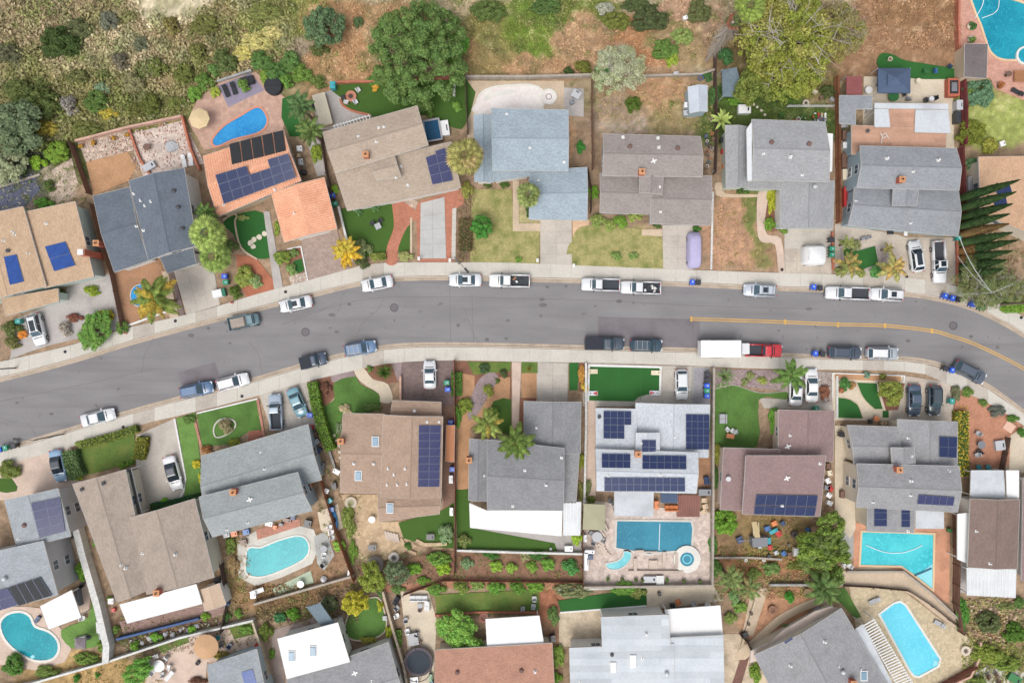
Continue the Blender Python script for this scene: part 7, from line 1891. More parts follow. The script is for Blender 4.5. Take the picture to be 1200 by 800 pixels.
def junk(x, y, a, b, h, c, rz, label, cat, name, lid=None):
 t = T(name, x, y, rz, label, cat); m = MB(); A, B = a*PXM, b*PXM; m.box((0,0,h/2), (A,B,h), taper=.95); m.add('body', m_shiny, t, color=C_(c)); m = MB(); m.box((0,0,h+.03), (A*1.03,B*1.03,.06)); m.add('lid', m_shiny, t, color=C_(lid) if lid else mul(C_(c), 1.2)); m = MB(); m.box((A*.3,0,h+.075), (A*.12,B*.4,.03)); m.add('handle', m_blk, t); return t
def rock(x, y, r, c, label, fl=.5, name='rock', cat='rock', group='rocks'):
 m = MB(); rn = random.Random(int(x*5+y*3)); n = 8; R = r*PXM
 prof = [(R*.9, 0), (R, .4*fl*R), (R*.75, 1.0*fl*R), (R*.3, 1.25*fl*R)]; m.lathe((0,0,0), prof, n); m.v = [(v[0]*rn.uniform(.8,1.15), v[1]*rn.uniform(.8,1.15), v[2]*rn.uniform(.9,1.1)) for v in m.v]
 o = m.add(name, mt('rock_'+c, S(*PCOL.get(c, (206,198,188))), .95, .15, 5, .25), None); o.location = W(x, y, 0)+Vector((0,0,.05)); tag(o, label, cat, group); return o
umbrella(232,138,12,(222,198,156),'tan oval market umbrella left of the kidney pool',2.4)
lounger(266,108,112,'black','left one of two black loungers on the purple deck'); lounger(275,105,108,'black','right one of two black loungers on the purple deck')
sofa(291,96,14,2.,'black','black padded daybed at the end of the purple deck',1.2)
t = T('hot_tub', 322,103,0,'round spa under a black cover beside the pool terrace','hot tub'); m = MB(); m.lathe((0,0,0), [(1.25,0),(1.3,.75),(1.2,.85),(.2,.9)], 20); m.add('tub_cover', m_cloth, t, color=C_('black')); m = MB(); m.box((0,0,.92), (2.3,.06,.05)); m.add('cover_seam', m_blk, t)
lounger(217,190,100,'white','left white lounger above the slate roof'); lounger(225,188,96,'white','right white lounger above the slate roof')
table(175,174,4,'brown','small brown round table in the unfinished yard'); rock(202,172,8,'lgrey','pale grey gravel mound in the unfinished yard',.3)
for i, (x, y) in enumerate(((97,172),(112,169),(135,163),(151,159))): pot(x, y, 2.2, 'brown', (210,160,50), ['leftmost orange flowered pot on the pink wall','second orange flowered pot on the pink wall','third orange flowered pot on the pink wall','fourth orange flowered pot, at the wall corner'][i])
t = junk(177,196,14,8,.5,'lgrey',30,'heap of crumpled grey blue sheeting behind the slate roof','tarp','tarp_heap')
def stones(pts, r, label, name='stepping_stones', mat=None, sq=False, group=None):
 P_ = PP(pts); t = thing(name, W(*P_[0]), label, 'stepping stones'); rn = random.Random(3)
 for i, (x, y) in enumerate(P_):
  w_ = W(x, y); m = MB(); n = 4 if sq else 8; R = r*PXM; m.prism([(w_.x+R*rn.uniform(.85,1.15)*math.cos(2*PI*j/n+.8), w_.y+R*rn.uniform(.85,1.15)*math.sin(2*PI*j/n+.8)) for j in range(n)], .05, .15); wadd(m, 'stone', mat or mt('stepping_stone', S(222,212,194), .9, .08), t)
 return t
stones("310,274 304,278 298,281 294,285 297,289",3.2,'pale stepping stones curving across the dark green front turf')
stones("879,120 883,123 887,126 892,130 896,135",1.6,'line of small round stones on the lawn behind the mint house')
stones("392,510 395,516 397,522 398,529 399,536",2.2,'short run of slab stones beside the brown house',sq=True)
stones("1131,714 1137,715 1143,717 1149,714 1155,715 1161,713",1.4,'dotted small stones above the round pond bed')
for i, (x, y, rz) in enumerate(((421,107,35),(402,0,0),(418,121,30),(407,121,80))):
 if y: chair(x, y, rz, 'white', ['white chair above the round fire pit on the turf','','white chair right below the round fire pit','white chair left below the round fire pit'][i])
chair(403,116,180,'black','black chair left of the round fire pit on the turf')
def firepit(x, y, r, label, c=(196,132,108), inner=(70,60,58)):
 t = T('fire_pit', x, y, 0, label, 'fire pit'); R = r*PXM; m = MB(); m.ring((0,0), R*.55, R, 0, .42, 20); m.add('stone_ring', m_obj, t, color=S(*c)); m = MB(); m.ring((0,0), R*.38, R*.56, 0, .36, 20); m.add('burner_ring', m_obj, t, color=mul(S(*c), .6)); m = MB(); m.cyl((0,0,0), (0,0,.28), R*.5, n=16); m.add('ash_bed', m_obj, t, color=S(*inner)); return t
firepit(412,114,6.4,'round terracotta fire pit on the artificial lawn'); firepit(462,652,6.2,'round white rimmed fire table on the tan flagstones',(226,216,206),(120,110,108)); firepit(440,660,10,'round grey gravel fire ring below the tan patio',(150,140,134),(118,106,110)); firepit(1129.5,760.5,5.6,'round stone fire pit on the tan pool terrace',(216,202,184),(110,92,80))

junk(392,103,6,8,1.,'teal',0,'turquoise bin at the hill end of the turf','bin','turquoise_bin')
sofa(372,124,20,1.4,'black','black patio lounger on the grey patio beside the turf',.8); t = T('outdoor_counter', 380,131,15,'beige outdoor counter along the grey patio','counter'); m = MB(); m.box((0,0,.45), (1.8,4.6,.9)); m.add('counter_body', m_obj, t, color=C_('tan')); m = MB(); m.box((0,0,.93), (1.9,4.7,.06)); m.add('countertop', m_obj, t, color=C_('cream'))
t = T('hot_tub', 507,153,10,'square blue hot tub behind the beige roof','hot tub',h=.8); m = MB(); m.box((0,0,.42), (2.5,3.2,.84)); m.add('tub_body', m_obj, t, color=C_('brown')); m = MB(); m.box((0,0,.86), (2.2,2.9,.05)); m.add('water', water('tub_water', (40,92,128), (30,76,112)), t); m = MB(); [m.box(c, d) for c, d in (((0,1.5,.9),(2.5,.25,.1)), ((0,-1.5,.9),(2.5,.25,.1)), ((1.15,0,.9),(.25,2.8,.1)), ((-1.15,0,.9),(.25,2.8,.1)))]; m.add('rim', m_obj, t, color=C_('lgrey'))
junk(521,152,11,17,.7,'white',8,'white slatted deck box beside the blue hot tub','box','deck_box'); t = junk(533,104,2.5,20,.5,'white',-4,'slim white board on the turf near the dark fence','board','white_board')
pot(505,136,3,'brown',(110,150,60),'low pot on the turf by the hot tub'); shrub(535,125,7,(126,170,70),'light green shrub in the terracotta planter at the dark fence'); shrub(440,103,5,(220,170,50),'orange yellow shrub in the turf corner bed')
for i, (x, y, c, rz) in enumerate(((437,262,'black',120),(447,259,'black',40))): chair(x, y, rz, c, ['left black chair on the front turf','right black chair on the front turf'][i])
table(444,266,3.4,'lgrey','square pale table between two black chairs on the front turf',False,3.4,25)
chair(362,225,20,'grey','grey chair in the narrow side passage by the orange roof'); junk(368,231,5,5,.6,'white',10,'white crate in the side passage of the orange roofed house','crate','crate'); junk(355,192,5,7,1.,'lgrey',5,'pale metal unit in the passage between orange and beige houses','unit','air_conditioner'); junk(353,176,6,6,.8,'white',5,'white planter tub in the passage by the solar panels','tub','planter_tub'); junk(357,203,6,5,.8,'black',5,'black machine in the passage between orange and beige houses','machine','pool_pump'); junk(352,184,4,4,.7,'tan',0,'tan bucket in the side passage above the metal unit','bucket','bucket')
t = junk(675,112,9,10,.5,'lgrey',60,'grey pool pump set on the pale concrete square','pump','pool_pump'); junk(670,121,5,5,.6,'grey',20,'grey filter next to the pool pump set','filter','pool_filter')
junk(802,126,4.5,6,1.,'white',0,'upper white cabinet beside the small blue shed','cabinet','cabinet'); junk(802,135,6,6,.9,'lgrey',10,'lower pale bin beside the small blue shed','cabinet','cabinet'); pot(820,93,3,'blue',(90,120,70),'blue pot at the mossy wall near the shed',False); junk(791,88,6,3,.7,'lgrey',10,'pale birdbath stand at the mossy wall','birdbath','birdbath'); t = junk(802,23,5,4,.5,'white',20,'small white box lying on the bare slope','box','white_box')
cl_ = 'orange clay pot,blue basin,terracotta pot,white tub,round blue bucket,black pot,grey pail,red pot,brown crate pot,grey kettle pot,clay bowl,teal pail,black bucket,white bowl,rusty tin,metal pan'.split(','); cc_ = 'orange blue brown white blue black lgrey red brown grey orange teal black white brown lgrey'.split()
for i in range(16): rn = random.Random(i); pot(829+rn.uniform(-4, 6), 158+i*2.9, rn.uniform(1.1, 2.2), cc_[i], (90,130,60), cl_[i]+' in the clutter row between the taupe and mint houses', False)
t = T('ladder', 838,139,25,'short wooden ladder lying above the clutter row','ladder'); m = MB(); [m.box((0, s*.25, .1), (1.9,.07,.07)) for s in (-1,1)]; m.add('rail', m_dirty, t)
for i in range(6): m = MB(); m.box((-.8+i*.32,0,.1), (.06,.5,.05)); m.add('rung', m_dirty, t)
junk(870.5,130,14,10,.7,'white',0,'white topped spa table on the lawn behind the mint house','table','spa_table'); junk(846,179,4,5,.6,'red',0,'red cooler at the mint house side wall','cooler','cooler'); junk(845,166,5,5,.8,'black',0,'black cabinet at the mint house side wall','cabinet','cabinet'); junk(848,196,5,6,.7,'orange',0,'orange pot stand by the mint house corner','pot','pot_stand')
t = T('garden_fence', 948,133,0,'white picket enclosure with pots behind the mint house roof','fence');
for i in range(22): m = MB(); m.box((-3.3+i*.31,.9,.5), (.1,.05,1.)); m.add('picket', m_trim, t)
m = MB(); m.box((0,.86,.7), (6.8,.04,.08)); m.box((0,.86,.3), (6.8,.04,.08)); m.add('rail', m_trim, t)
for i, (x, y, c, l) in enumerate(((934,141,'white','white round pot in the picket enclosure'),(940,139,'white','second white round pot in the picket enclosure'),(929,144,'red','red pot in the picket enclosure'),(953,138,'orange','clay pot in the picket enclosure'),(960,141,'blue','blue bowl pot in the picket enclosure'),(914,136,'green','green pot outside the picket enclosure'),(961,116,'brown','dark brown round pot on the back lawn'),(966,148,'orange','clay pot at the rust fence near the picket enclosure'))): pot(x, y, 2.4, c, (90,130,60), l, i % 2 == 1)
for i in range(8): m_ = junk(954+(i % 4)*4, 137+(i//4)*6, 2.2, 7, .25, ['white','red','tan','white','grey','white','brown','lgrey'][i], 0, ['white','red','tan','second white','grey','third white','brown','pale grey'][i]+' plank lying in the picket enclosure', 'plank', 'plank')
chair(935,104,130,'white','white chair furthest left on the lawn behind the mint house'); chair(951,103,20,'brown','brown chair on the lawn near the large airy tree'); chair(953,109,60,'cream','cream chair on the lawn near the dark brown pot'); chair(973,118,45,'lgrey','pale chair against the rust brown fence'); firepit(943,122,4.,'small stone ring on the lawn behind the mint house',(200,190,170)); chair(938,94,20,'lgrey','pale grey chair at the edge of the airy tree')
table(1015,108,4.3,'white','small white round table beside the red curved roof'); table(1044,115,6.2,'green','dark olive octagonal table under the gazebo edge'); chair(1058,112,20,'black','black chair right of the olive table'); chair(1062,117,80,'grey','grey chair right of the black patio chair'); table(1088,118,3,'white','tiny white table on the cream patio'); chair(1083,119,0,'black','black chair left of the tiny white table'); chair(1092,117,190,'black','black chair right of the tiny white table'); table(1073,97,3,'cream','round cream stool table on the patio'); chair(1028,101,-30,'navy','navy chair at the gazebo post')
t = T('barbecue_island', 1113,105,0,'brick barbecue island at the crimson fence','barbecue'); m = MB(); m.box((0,0,.45), (1.7,2.6,.9)); m.add('island_body', m_brick, t); m = MB(); m.box((0,0,.93), (1.2,1.9,.06)); m.add('grill_top', m_blk, t); m = MB(); m.box((0,0,.98), (.8,1.3,.05)); m.add('grate', m_rim, t)
junk(1119,126,7,11,1.,'lgrey',0,'grey steel grill upper along the crimson fence','grill','grill'); junk(1118,140,6,13,.9,'black',0,'black smoker lower along the crimson fence','grill','grill'); chair(1094,85,10,'blue','blue camp chair on the green turf strip'); chair(1111,79,40,'navy','navy camp chair on the turf strip near the grills'); chair(1082,85,70,'green','green camp chair at the turf strip'); pot(1041,71,2.5,'cream',(120,130,70),'round cream pot on the turf strip',False)
for i, (x, y, c, l, a, b) in enumerate(((986,148,'lgrey','grey tank in the left passage of the salmon roof house',8,6),(987,160,'brown','brown crate stack in the left passage of the salmon roof house',5,10),(988,172,'white','white boards in the left passage of the salmon roof house',6,7),(987,190,'brown','brown red cabinet in the left passage of the salmon roof house',6,16),(988,232,'red','long red bench in the left passage of the blue-grey house',4,22),(988,206,'cream','cream planter chest in the left passage',7,12),(995,213,'green','green framed window box against the blue wall',6,8))): junk(x, y, a, b, .7, c, 0, l, 'box', 'storage_chest')
t = T('garden_bench', 1196,91,0,'long orange wooden bench on the terracotta pool deck','bench')
for i in range(5): m = MB(); m.box((0,-.7+i*.35,.45), (2.6,.28,.06)); m.add('slat', m_wood, t)
m = MB(); [m.box((sx, 0, .2), (.1,1.5,.4)) for sx in (-1,1)]; m.add('legs', m_wood, t); lounger(1190,109,-30,'black','black lounger on the terracotta deck above the lawn'); table(1178,89,3.5,'brown','small round brown table on the terracotta deck'); pot(1135,33,4,'cream',(80,120,60),'potted plant on the deck beside the bare field wall'); pot(1135,48,3.5,'white',(120,150,70),'white pot at the lath shelter'); pot(1170,102,3,'brown',(190,120,60),'orange flowered pot at the deck edge'); junk(1171,170,6,6,.6,'white',20,'white bird feeder box on the right lawn','box','feeder_box')
t = T('air_conditioner', 1135,217,0,'grey slatted unit beside the crimson fence','unit'); m = MB(); m.box((0,0,.5), (1.4,2.,1.)); m.add('body', m_obj, t, color=C_('lgrey'))
for i in range(7): m = MB(); m.box((-.6+i*.2,0,1.02), (.06,1.8,.05)); m.add('slat', m_obj, t, color=C_('grey'))
for i, (x, y) in enumerate(((1010,280),(1016,279))): junk(x, y, 6, 3, .5, 'grey', 20, ['left','right'][i]+' half of the grey bench on the beige drive above the turf', 'bench', 'garden_bench')
junk(1042,273,6,4,.4,'black',0,'black door mat box in front of the blue-grey house porch','mat','door_mat'); t = T('garden_arch', 1055,270,0,'white porch frame at the blue-grey house entry','porch'); m = MB(); m.box((0,0,1.3), (.5,2.,.1)); m.add('frame', m_trim, t)
for x, y, l in ((629.5,306,'white mail post left of the wide driveway'),(671.5,312,'white mail post at the weedy lawn corner'),(492,304,'white post at the left foot of the grey driveway'),(528,306,'white post at the right foot of the grey driveway')):
 t = T('mailbox', x, y, 0, l, 'mailbox'); m = MB(); m.box((0,0,.45), (.14,.14,.9)); m.add('post', m_trim, t); m = MB(); m.box((0,0,1.), (.35,.5,.3)); m.add('box', m_trim, t)

for i, (x, y, l) in enumerate(((206,376,'dark round meter lid on the pavement below the pink drive strip'),(335,342,'dark round meter lid on the pavement below the paver path'),(1062,324,'square meter lid on the pavement below the white hatchback'),(584,464,'x'),(145,500,'dark round lid on the lower pavement by the hedged lawn'),(284,464,'dark round lid on the lower pavement by the ringed lawn'),(77,412,'dark round lid on the far left upper pavement'),(916,316,'dark round lid by the pale pink path'),(1196,372,'dark lid at the right edge of the upper pavement'))):
 if l == 'x': continue
 t = T('meter_lid', x, y, 0, l, 'meter lid', z=.12, group='meter lids in the pavement'); m = MB(); m.cyl((0,0,0), (0,0,.03), .24, n=12); m.add('lid', m_blk, t)
for x, y, l in ((149,390,'red hydrant on the pavement below the brown empty yard'),(273,354.5,'red hydrant on the pavement near the white lidded box')):
 t = T('fire_hydrant', x, y, 0, l, 'hydrant', z=.12); m = MB(); m.lathe((0,0,0), [(.18,0),(.14,.1),(.13,.5),(.16,.55),(.1,.68),(.03,.72)], 10); m.add('barrel', m_obj, t, color=S(190,90,80)); m = MB(); m.cyl((-.22,0,.42), (.22,0,.42), .07); m.add('nozzle', m_obj, t, color=S(200,190,180))
m_pole = mt('galvanised_pole', S(120,118,118), .5, .1, metal=.3); m_wpole = mt('timber_pole', S(128,112,100), .9, .15)
def lamp(x, y, ang, L, label, H=8.):
 t = T('street_lamp', x, y, ang, label, 'street lamp'); m = MB(); m.cyl((0,0,0), (0,0,H), .12, .07, 10); m.add('pole', m_pole, t); m = MB(); m.cyl((0,0,H-.1), (L,0,H+.4), .05, .04, 8); m.add('arm', m_pole, t); m = MB(); m.box((L+.3,0,H+.38), (.8,.32,.16)); m.add('lamp_head', mt('lamp_head', S(70,68,70), .6), t); m = MB(); m.cyl((0,0,0), (0,0,.15), .25, n=10); m.add('base', m_conc, t)
lamp(538,309,-48,2.2,'street lamp arching over the kerb beside the silver white sedan'); lamp(76,508,175,1.8,'street lamp on the lower left pavement left of the white sedan',6.5); lamp(20,431,182,1.4,'street lamp at the far left end of the upper pavement',6.)
t = T('utility_pole', 1172,357,0,'timber utility pole with crossarm and wires on the right bend','utility pole'); m = MB(); m.cyl((0,0,0), (0,0,9.5), .17, .12, 10); m.add('pole', m_wpole, t); m = MB(); m.box((0,0,9.), (.12,2.2,.12)); m.add('crossarm', m_wpole, t)
for s in (-.9,-.3,.3,.9): m = MB(); m.cyl((0,s,9.05), (0,s,9.25), .05); m.add('insulator', m_trim, t)
m_wire = mt('cable', S(206,210,208), .6); tp = W(1172,357)
def wire(ax, ay, az, bx, by, bz, sag, r=.03):
 a = W(ax, ay, az)-tp; b = W(bx, by, bz)-tp; m = MB(); pr = a
 for i in range(1, 13): u = i/12; p = a.lerp(b, u)-Vector((0,0,sag*4*u*(1-u))); m.cyl(pr, p, r, n=4, cap=False); pr = p
 m.add('wire', m_wire, t)
wire(1187,333,9.2,1162,343,8.4,.1); wire(1162,343,8.4,1124,277,5.,.7,.05); wire(1162,343,8.4,1122,300,4.6,.5); wire(1162,343,8.4,1122,345,4.,.3)
def board(x, y, rz, c1, c2, label):
 t = T('cornhole_board', x, y, rz, label, 'game board', z=.13, group='four cornhole boards on the bowling lawn'); m = MB(); m.v = [(-.65,-.33,0),(.65,-.33,0),(.65,.33,0),(-.65,.33,0),(-.65,-.33,.1),(.65,-.33,.34),(.65,.33,.34),(-.65,.33,.1)]; m.f = [(4,5,6,7),(0,1,5,4),(1,2,6,5),(2,3,7,6),(3,0,4,7)]; m.m = [0]*5; m.add('board', m_shiny, t, color=S(*c1))
 sl = lambda X, Y: (X, Y, .1+(X+.65)/1.3*.24+.012)
 m = MB(); m.poly([sl(-.6,-.3), sl(.1,-.02), sl(.1,.02), sl(-.6,.3)][::1]); m.add('painted_wedge', m_shiny, t, color=S(*c2)); m = MB(); m.poly([sl(.42+.09*math.cos(a*PI/5), .09*math.sin(a*PI/5)) for a in range(10)]); m.add('hole', m_blk, t)
board(695,435,180,(232,220,190),(222,206,176),'cream board at the top left of the bowling lawn'); board(768,436.5,0,(232,220,190),(222,206,176),'cream board at the top right of the bowling lawn'); board(695,460.5,180,(225,228,235),(200,70,70),'blue and red painted board at the lower left of the bowling lawn'); board(766,460,0,(222,226,235),(205,70,80),'blue and red painted board at the lower right of the bowling lawn')
sofa(846,490,90,1.4,'lgrey','pale grey cushioned bench on the wide front turf',1.); chair(851,502,40,'white','white round chair on the wide front turf'); chair(857,504,140,'white','second white round chair on the wide front turf'); table(854,510,4.5,'orange','peach coloured low table on the wide front turf',False,2.6,-10); chair(861,505,10,'lgrey','small pale stool at the peach low table')
table(846,547,5,'orange','round orange garden umbrella table left of the mauve roof'); sofa(827,562,100,1.2,'navy','dark blue bench beside the solar covered house',.7)
for i, (x, y, rz, c, l) in enumerate(((1143,507,150,'lgrey','upper pale chair in the red soil yard'),(1142,532,200,'lgrey','lower pale chair in the red soil yard'),(1145,528,120,'black','black chair in the red soil yard'),(1144,546,90,'teal','pale green chair at the glass patio roof'),(1155,546,90,'teal','second pale green chair at the glass patio roof'))): chair(x, y, rz, c, l)
table(1146,520,4.6,'grey','grey slatted table in the red soil yard'); junk(1169,521,11,11,.5,'lgrey',8,'pale blue square table box in the red soil yard','table','glass_table'); t = T('paving_slab', 1182,500,-35,'pale pink square slab in the red soil yard','paving slab'); m = MB(); m.box((0,0,.04), (1.5,1.3,.1)); m.add('slab', m_obj, t, color=S(226,186,164)); [table(1024,490,3.4,'orange','orange round table on the small entry patio',True), chair(1018,493,0,'black','black chair left of the orange entry table'), chair(1032,495,180,'tan','tan chair right of the orange entry table')]
t = T('planter_steps', 460,628,0,'curved stone steps on the tan flagstone patio','steps')
for i in range(5): m = MB(); m.box((-.9+i*.42,.2-i*.1,.1+i*.03), (.36,1.3,.12), rz=.25); m.add('step', m_dirty, t)
for x, y, l in ((437,640,'small grill top in white frame on the flagstone patio'),(505,627.5,'small dark topped white side table on the back turf')): junk(x, y, 9, 6, .6, 'white', 0, l, 'side table', 'side_table', 'black')
table(437,607,4,'white','round white table at the brown house rear patio'); kerbline("488,632 497,637 510,637 524,636", .5, .35, flag2); kerbline("470,630 478,643 488,648", .4, .3, flag2, sm=1); firepit(412,588,7,'stone ringed round bed at the patio top',(196,184,162),(150,150,110))
junk(452,604,6,4,.5,'grey',0,'small grey grill beside the white patio table','grill','grill')
junk(529.5,598,4,9,.6,'white',0,'white water softener in the brown side passage','tank','water_tank'); junk(529,560,4.5,9,.8,'white',0,'white canister beside the blue bin in the side passage','tank','water_tank')
cc = [('red','red crate'),('brown','brown box'),('lgrey','pale box'),('navy','navy tub'),('white','white washing machine'),('grey','grey pot'),('black','black barrel'),('tan','tan box'),('teal','teal tub'),('white','white cooler'),('orange','orange pot'),('blue','blue tarp roll')]
sp = [(366,500),(369,509),(372,517),(375,527),(384,574),(379,545),(393,568),(376,555),(388,585),(396,551),(364,567),(390,595)]
for i in range(12): junk(sp[i][0], sp[i][1], 5+(i*7 % 4), 5+(i*5 % 5), .5+.04*i, cc[i][0], i*17, cc[i][1]+' in the cluttered passage between grey-green and brown houses', 'box', 'storage_box')

t = T('kayak', 393,608,100,'long bright blue kayak beside the turquoise pool fence','kayak'); m = MB(); loft(m, [(-1.6,.05,.1,.2,.25,.03),(-1.,.3,.02,.25,.32,.2),(0,.38,.0,.28,.36,.28),(1.,.3,.02,.25,.32,.2),(1.6,.05,.1,.2,.25,.03)]); m.add('hull', m_shiny, t, True, color=S(50,140,206)); m = MB(); m.lathe((0,0,.34), [(.26,0),(.28,.06),(.22,.07)], 12, sx=1.5); m.add('cockpit', m_blk, t)
for i, (x, y, rz, c, l) in enumerate(((388,616,0,'white','uppermost white chair right of the turquoise pool'),(390,622,0,'white','second white chair right of the turquoise pool'),(391,628,0,'lgrey','pale chair right of the turquoise pool'),(381,648,90,'white','white chair lower in the pool side dirt'),(380,660,40,'black','black stool lower in the pool side dirt'))): chair(x, y, rz, c, l)
table(381,641,4,'grey','grey round table right of the turquoise pool'); junk(410,670,3,10,.5,'white',-8,'white cylinder at the grey block wall end','tank','water_tank'); rock(380,678,4,'white','white statue like stone at the wall below the pool',1.1)
for i, (x, y, c, w_, h_, l) in enumerate(((317,612,'white',8,5,'white cabinet on the brick strip above the turquoise pool'),(338,608,'brown',9,4,'brown bench on the brick strip above the turquoise pool'),(345,605,'navy',5,5,'navy box on the brick strip above the turquoise pool'),(362,612,'black',8,8,'black grill cart near the turquoise pool'),(324,616,'orange',4,4,'orange pot on the brick strip above the turquoise pool'),(331,613,'grey',4,3,'grey stool on the brick strip above the turquoise pool'))): junk(x, y, w_, h_, .6, c, -12, l, 'box', 'storage_box')
t = T('garden_bench', 303,691,20,'white bench and frame at the lower side of the turquoise pool','bench'); m = MB(); m.box((0,0,.4), (1.9,.7,.08)); m.add('seat', m_trim, t); m = MB(); m.box((0,.35,.7), (1.9,.08,.5)); m.add('backrest', m_trim, t)
table(354,682,4.2,'white','round pale blue topped table on the green stone strip')
for i, (x, y, c, l) in enumerate(((267,625,'white','white cushion box by the grey-green roof corner'),(276,624,'orange','orange mat box by the grey-green roof corner'),(290,622,'blue','blue patterned box above the turquoise pool'),(287,634,'brown','brown small pot left of the turquoise pool'))): junk(x, y, 7, 6, .5, c, 15, l, 'box', 'storage_box')
junk(299,694,6,8,.8,'white',5,'white pump cabinet left of the white bench','cabinet','cabinet')
junk(666,641,9,6,.6,'white',0,'white chest on the grey patio near the olive sunshade','chest','storage_chest'); t = table(645,641,1.5,'grey','tiny grey stand at the end of the turf curve')
table(699,627,6,'lgrey','round grey dining table under the edge of the olive sunshade')
for i in range(4): a = i*PI/2+.5; chair(699+8*math.cos(a), 627+8*math.sin(a), -math.degrees(a)+180, 'grey', ['lower right','lower left','upper left','upper right'][i]+' grey chair at the round grey dining table')
junk(686,655,5,20,.9,'white',0,'white outdoor kitchen counter beside the wading pool','counter','kitchen_counter'); junk(691,650,6,5,1.,'navy',0,'dark blue grill set in the outdoor kitchen','grill','grill'); junk(690,644,11,4,.9,'white',0,'short white counter wing above the dark blue grill','counter','kitchen_counter'); junk(685,629,4,8,.6,'white',0,'white towel box at the olive sunshade','box','storage_box')
t = T('stone_steps', 706,648,0,'curved grey stone staircase left of the wading pool','steps')
for i in range(10): a = 2.2+i*.2; m = MB(); m.box((1.9+2.2*math.cos(a), .6+2.6*math.sin(a)*-1+1.4, .1+.03*i), (1.3,.32,.12+.06*i), rz=a*-.5+.9); m.add('step', m_dirty, t)
t = T('stone_terrace', 760,660,0,'low stone seating walls below the slate blue pool','seating wall')
for c, d in (((-1.4,1.9,.2),(1.2,.4,.4)), ((.6,.0,.2),(1.2,1.2,.4)), ((2.2,.9,.2),(.5,1.9,.4)), ((-2.,0,.2),(.4,1.8,.4)), ((0,1.8,.15),(2.6,.2,.3)), ((1.,-1.1,.2),(8.,.4,.4)), ((4.,.6,.2),(.4,2.2,.4))): m = MB(); m.box(c, d); m.add('stone_block', m_dirty, t)
for i, (x, y) in enumerate(((744,678),(752,678),(781,678),(800,679),(819,679),(712,677),(728,677))): pot(x, y, 1.8, 'brown', (110,140,70), ['first','second','third','fourth','fifth','sixth','seventh'][i]+' small plant in the stone wall bed, '+['below the wading pool edge','left of the white lattice','right of the white lattice','below the round spa','furthest right','furthest left','between lattice and stairs'][i])
t = T('lattice_gate', 772.5,678,0,'white lattice gate in the stone wall below the slate blue pool','gate'); m = MB(); m.box((0,0,.6), (1.1,1.4,.08)); m.add('frame', m_trim, t)
for i in range(6): m = MB(); m.box((-.45+i*.18,0,.66), (.04,1.2,.04)); m.add('slat', m_vent, t)
junk(761,677,15,7,.5,'lgrey',0,'lilac grey mat box in the stone wall bed','box','storage_box')
chair(722,582,60,'cream','cream cushioned chair at the solar house rear'); chair(718,588,20,'grey','grey chair at the solar house rear'); table(714,585,3,'black','small black table at the solar house rear'); t = T('wooden_deck', 806,592,0,'dark wooden deck boards behind the solar house','deck')
for i in range(13): m = MB(); m.box((-1.55+i*.26,0,.1), (.23,3.2,.14)); m.add('board', mt('red_deck_board', S(146,104,94), .8, .14, 5, .2), t)
for i, (x, y) in enumerate(((824,585),(825,592),(824,598))): junk(x, y, 6, 5, .5, 'tan', 15*i, ['upper','middle','lower'][i]+' tan stone cube at the right of the wooden deck', 'stone', 'stone_cube')
junk(824,575,14,7,.9,'grey',0,'blue grey storage shed top at the solar house corner','shed','storage_shed'); sofa(786,594,0,1.9,'orange','peach sectional sofa behind the solar house',.8); junk(768,590,5,9,.8,'orange',0,'orange brick grill behind the solar house','grill','grill')
junk(834,577,2,9,.9,'white',0,'white narrow locker at the mottled wall','locker','garden_locker')
toy = [(866,631,'navy',7,7,'blue round toy ring in the toy yard'),(898,618,'blue',6,5,'blue toy bin in the toy yard'),(905,621,'teal',10,4,'teal toy slide in the toy yard'),(911,624,'red',6,6,'red toy car in the toy yard'),(893,630,'orange',7,4,'orange toy cart in the toy yard'),(901,640,'red',5,5,'red small toy bucket in the toy yard'),(916,612,'navy',5,5,'navy ball box in the toy yard'),(906,612,'orange',6,5,'peach toy table in the toy yard'),(946,621,'blue',4,7,'blue toy trolley in the toy yard'),(945,631,'blue',5,5,'lower blue toy trolley in the toy yard'),(908,646,'lgrey',5,4,'grey storage toy crate in the toy yard'),(917,647,'blue',5,5,'blue toy crate by the white cloth'),(924,648,'brown',5,5,'brown toy crate by the white cloth'),(900,650,'black',4,4,'black toy crate at the terrace wall'),(923,637,'grey',2,2,'grey little stand in the toy yard'),(889,639,'lgrey',4,4,'pale little stool in the toy yard')]
for x, y, c, a, b, l in toy: junk(x, y, a, b, .45, c, x % 40, l, 'toy', 'toy')
t = T('play_slide', 884,628,3,'cream toy slide with grey platform in the toy yard','slide'); m = MB(); m.v = [(-.4,2.2,.1),(.4,2.2,.1),(.4,.2,1.3),(-.4,.2,1.3),(-.4,2.2,.0),(.4,2.2,.0),(.4,.2,1.2),(-.4,.2,1.2)]; m.f = [(0,3,2,1),(4,5,6,7),(0,1,5,4),(1,2,6,5),(2,3,7,6),(3,0,4,7)]; m.m = [0]*6; m.add('chute', m_shiny, t, color=S(232,214,168)); m = MB(); [m.box((s*.42,1.2,.78), (.06,2.1,.15)) for s in (-1,1)]; m.add('side_rail', m_shiny, t, color=S(236,224,190)); m = MB(); m.box((.3,-.5,.7), (2.2,1.3,1.3)); m.add('platform', m_obj, t, color=C_('grey')); m = MB(); m.box((1.6,-.5,.6), (.9,.9,.6)); m.add('play_panel', m_shiny, t, color=C_('teal')); m = MB(); m.box((-1.7,-.3,.8), (1.8,.06,.06)); m.box((-1.2,-.3,.4), (.06,.06,.8)); m.add('swing_bar', m_rim, t)
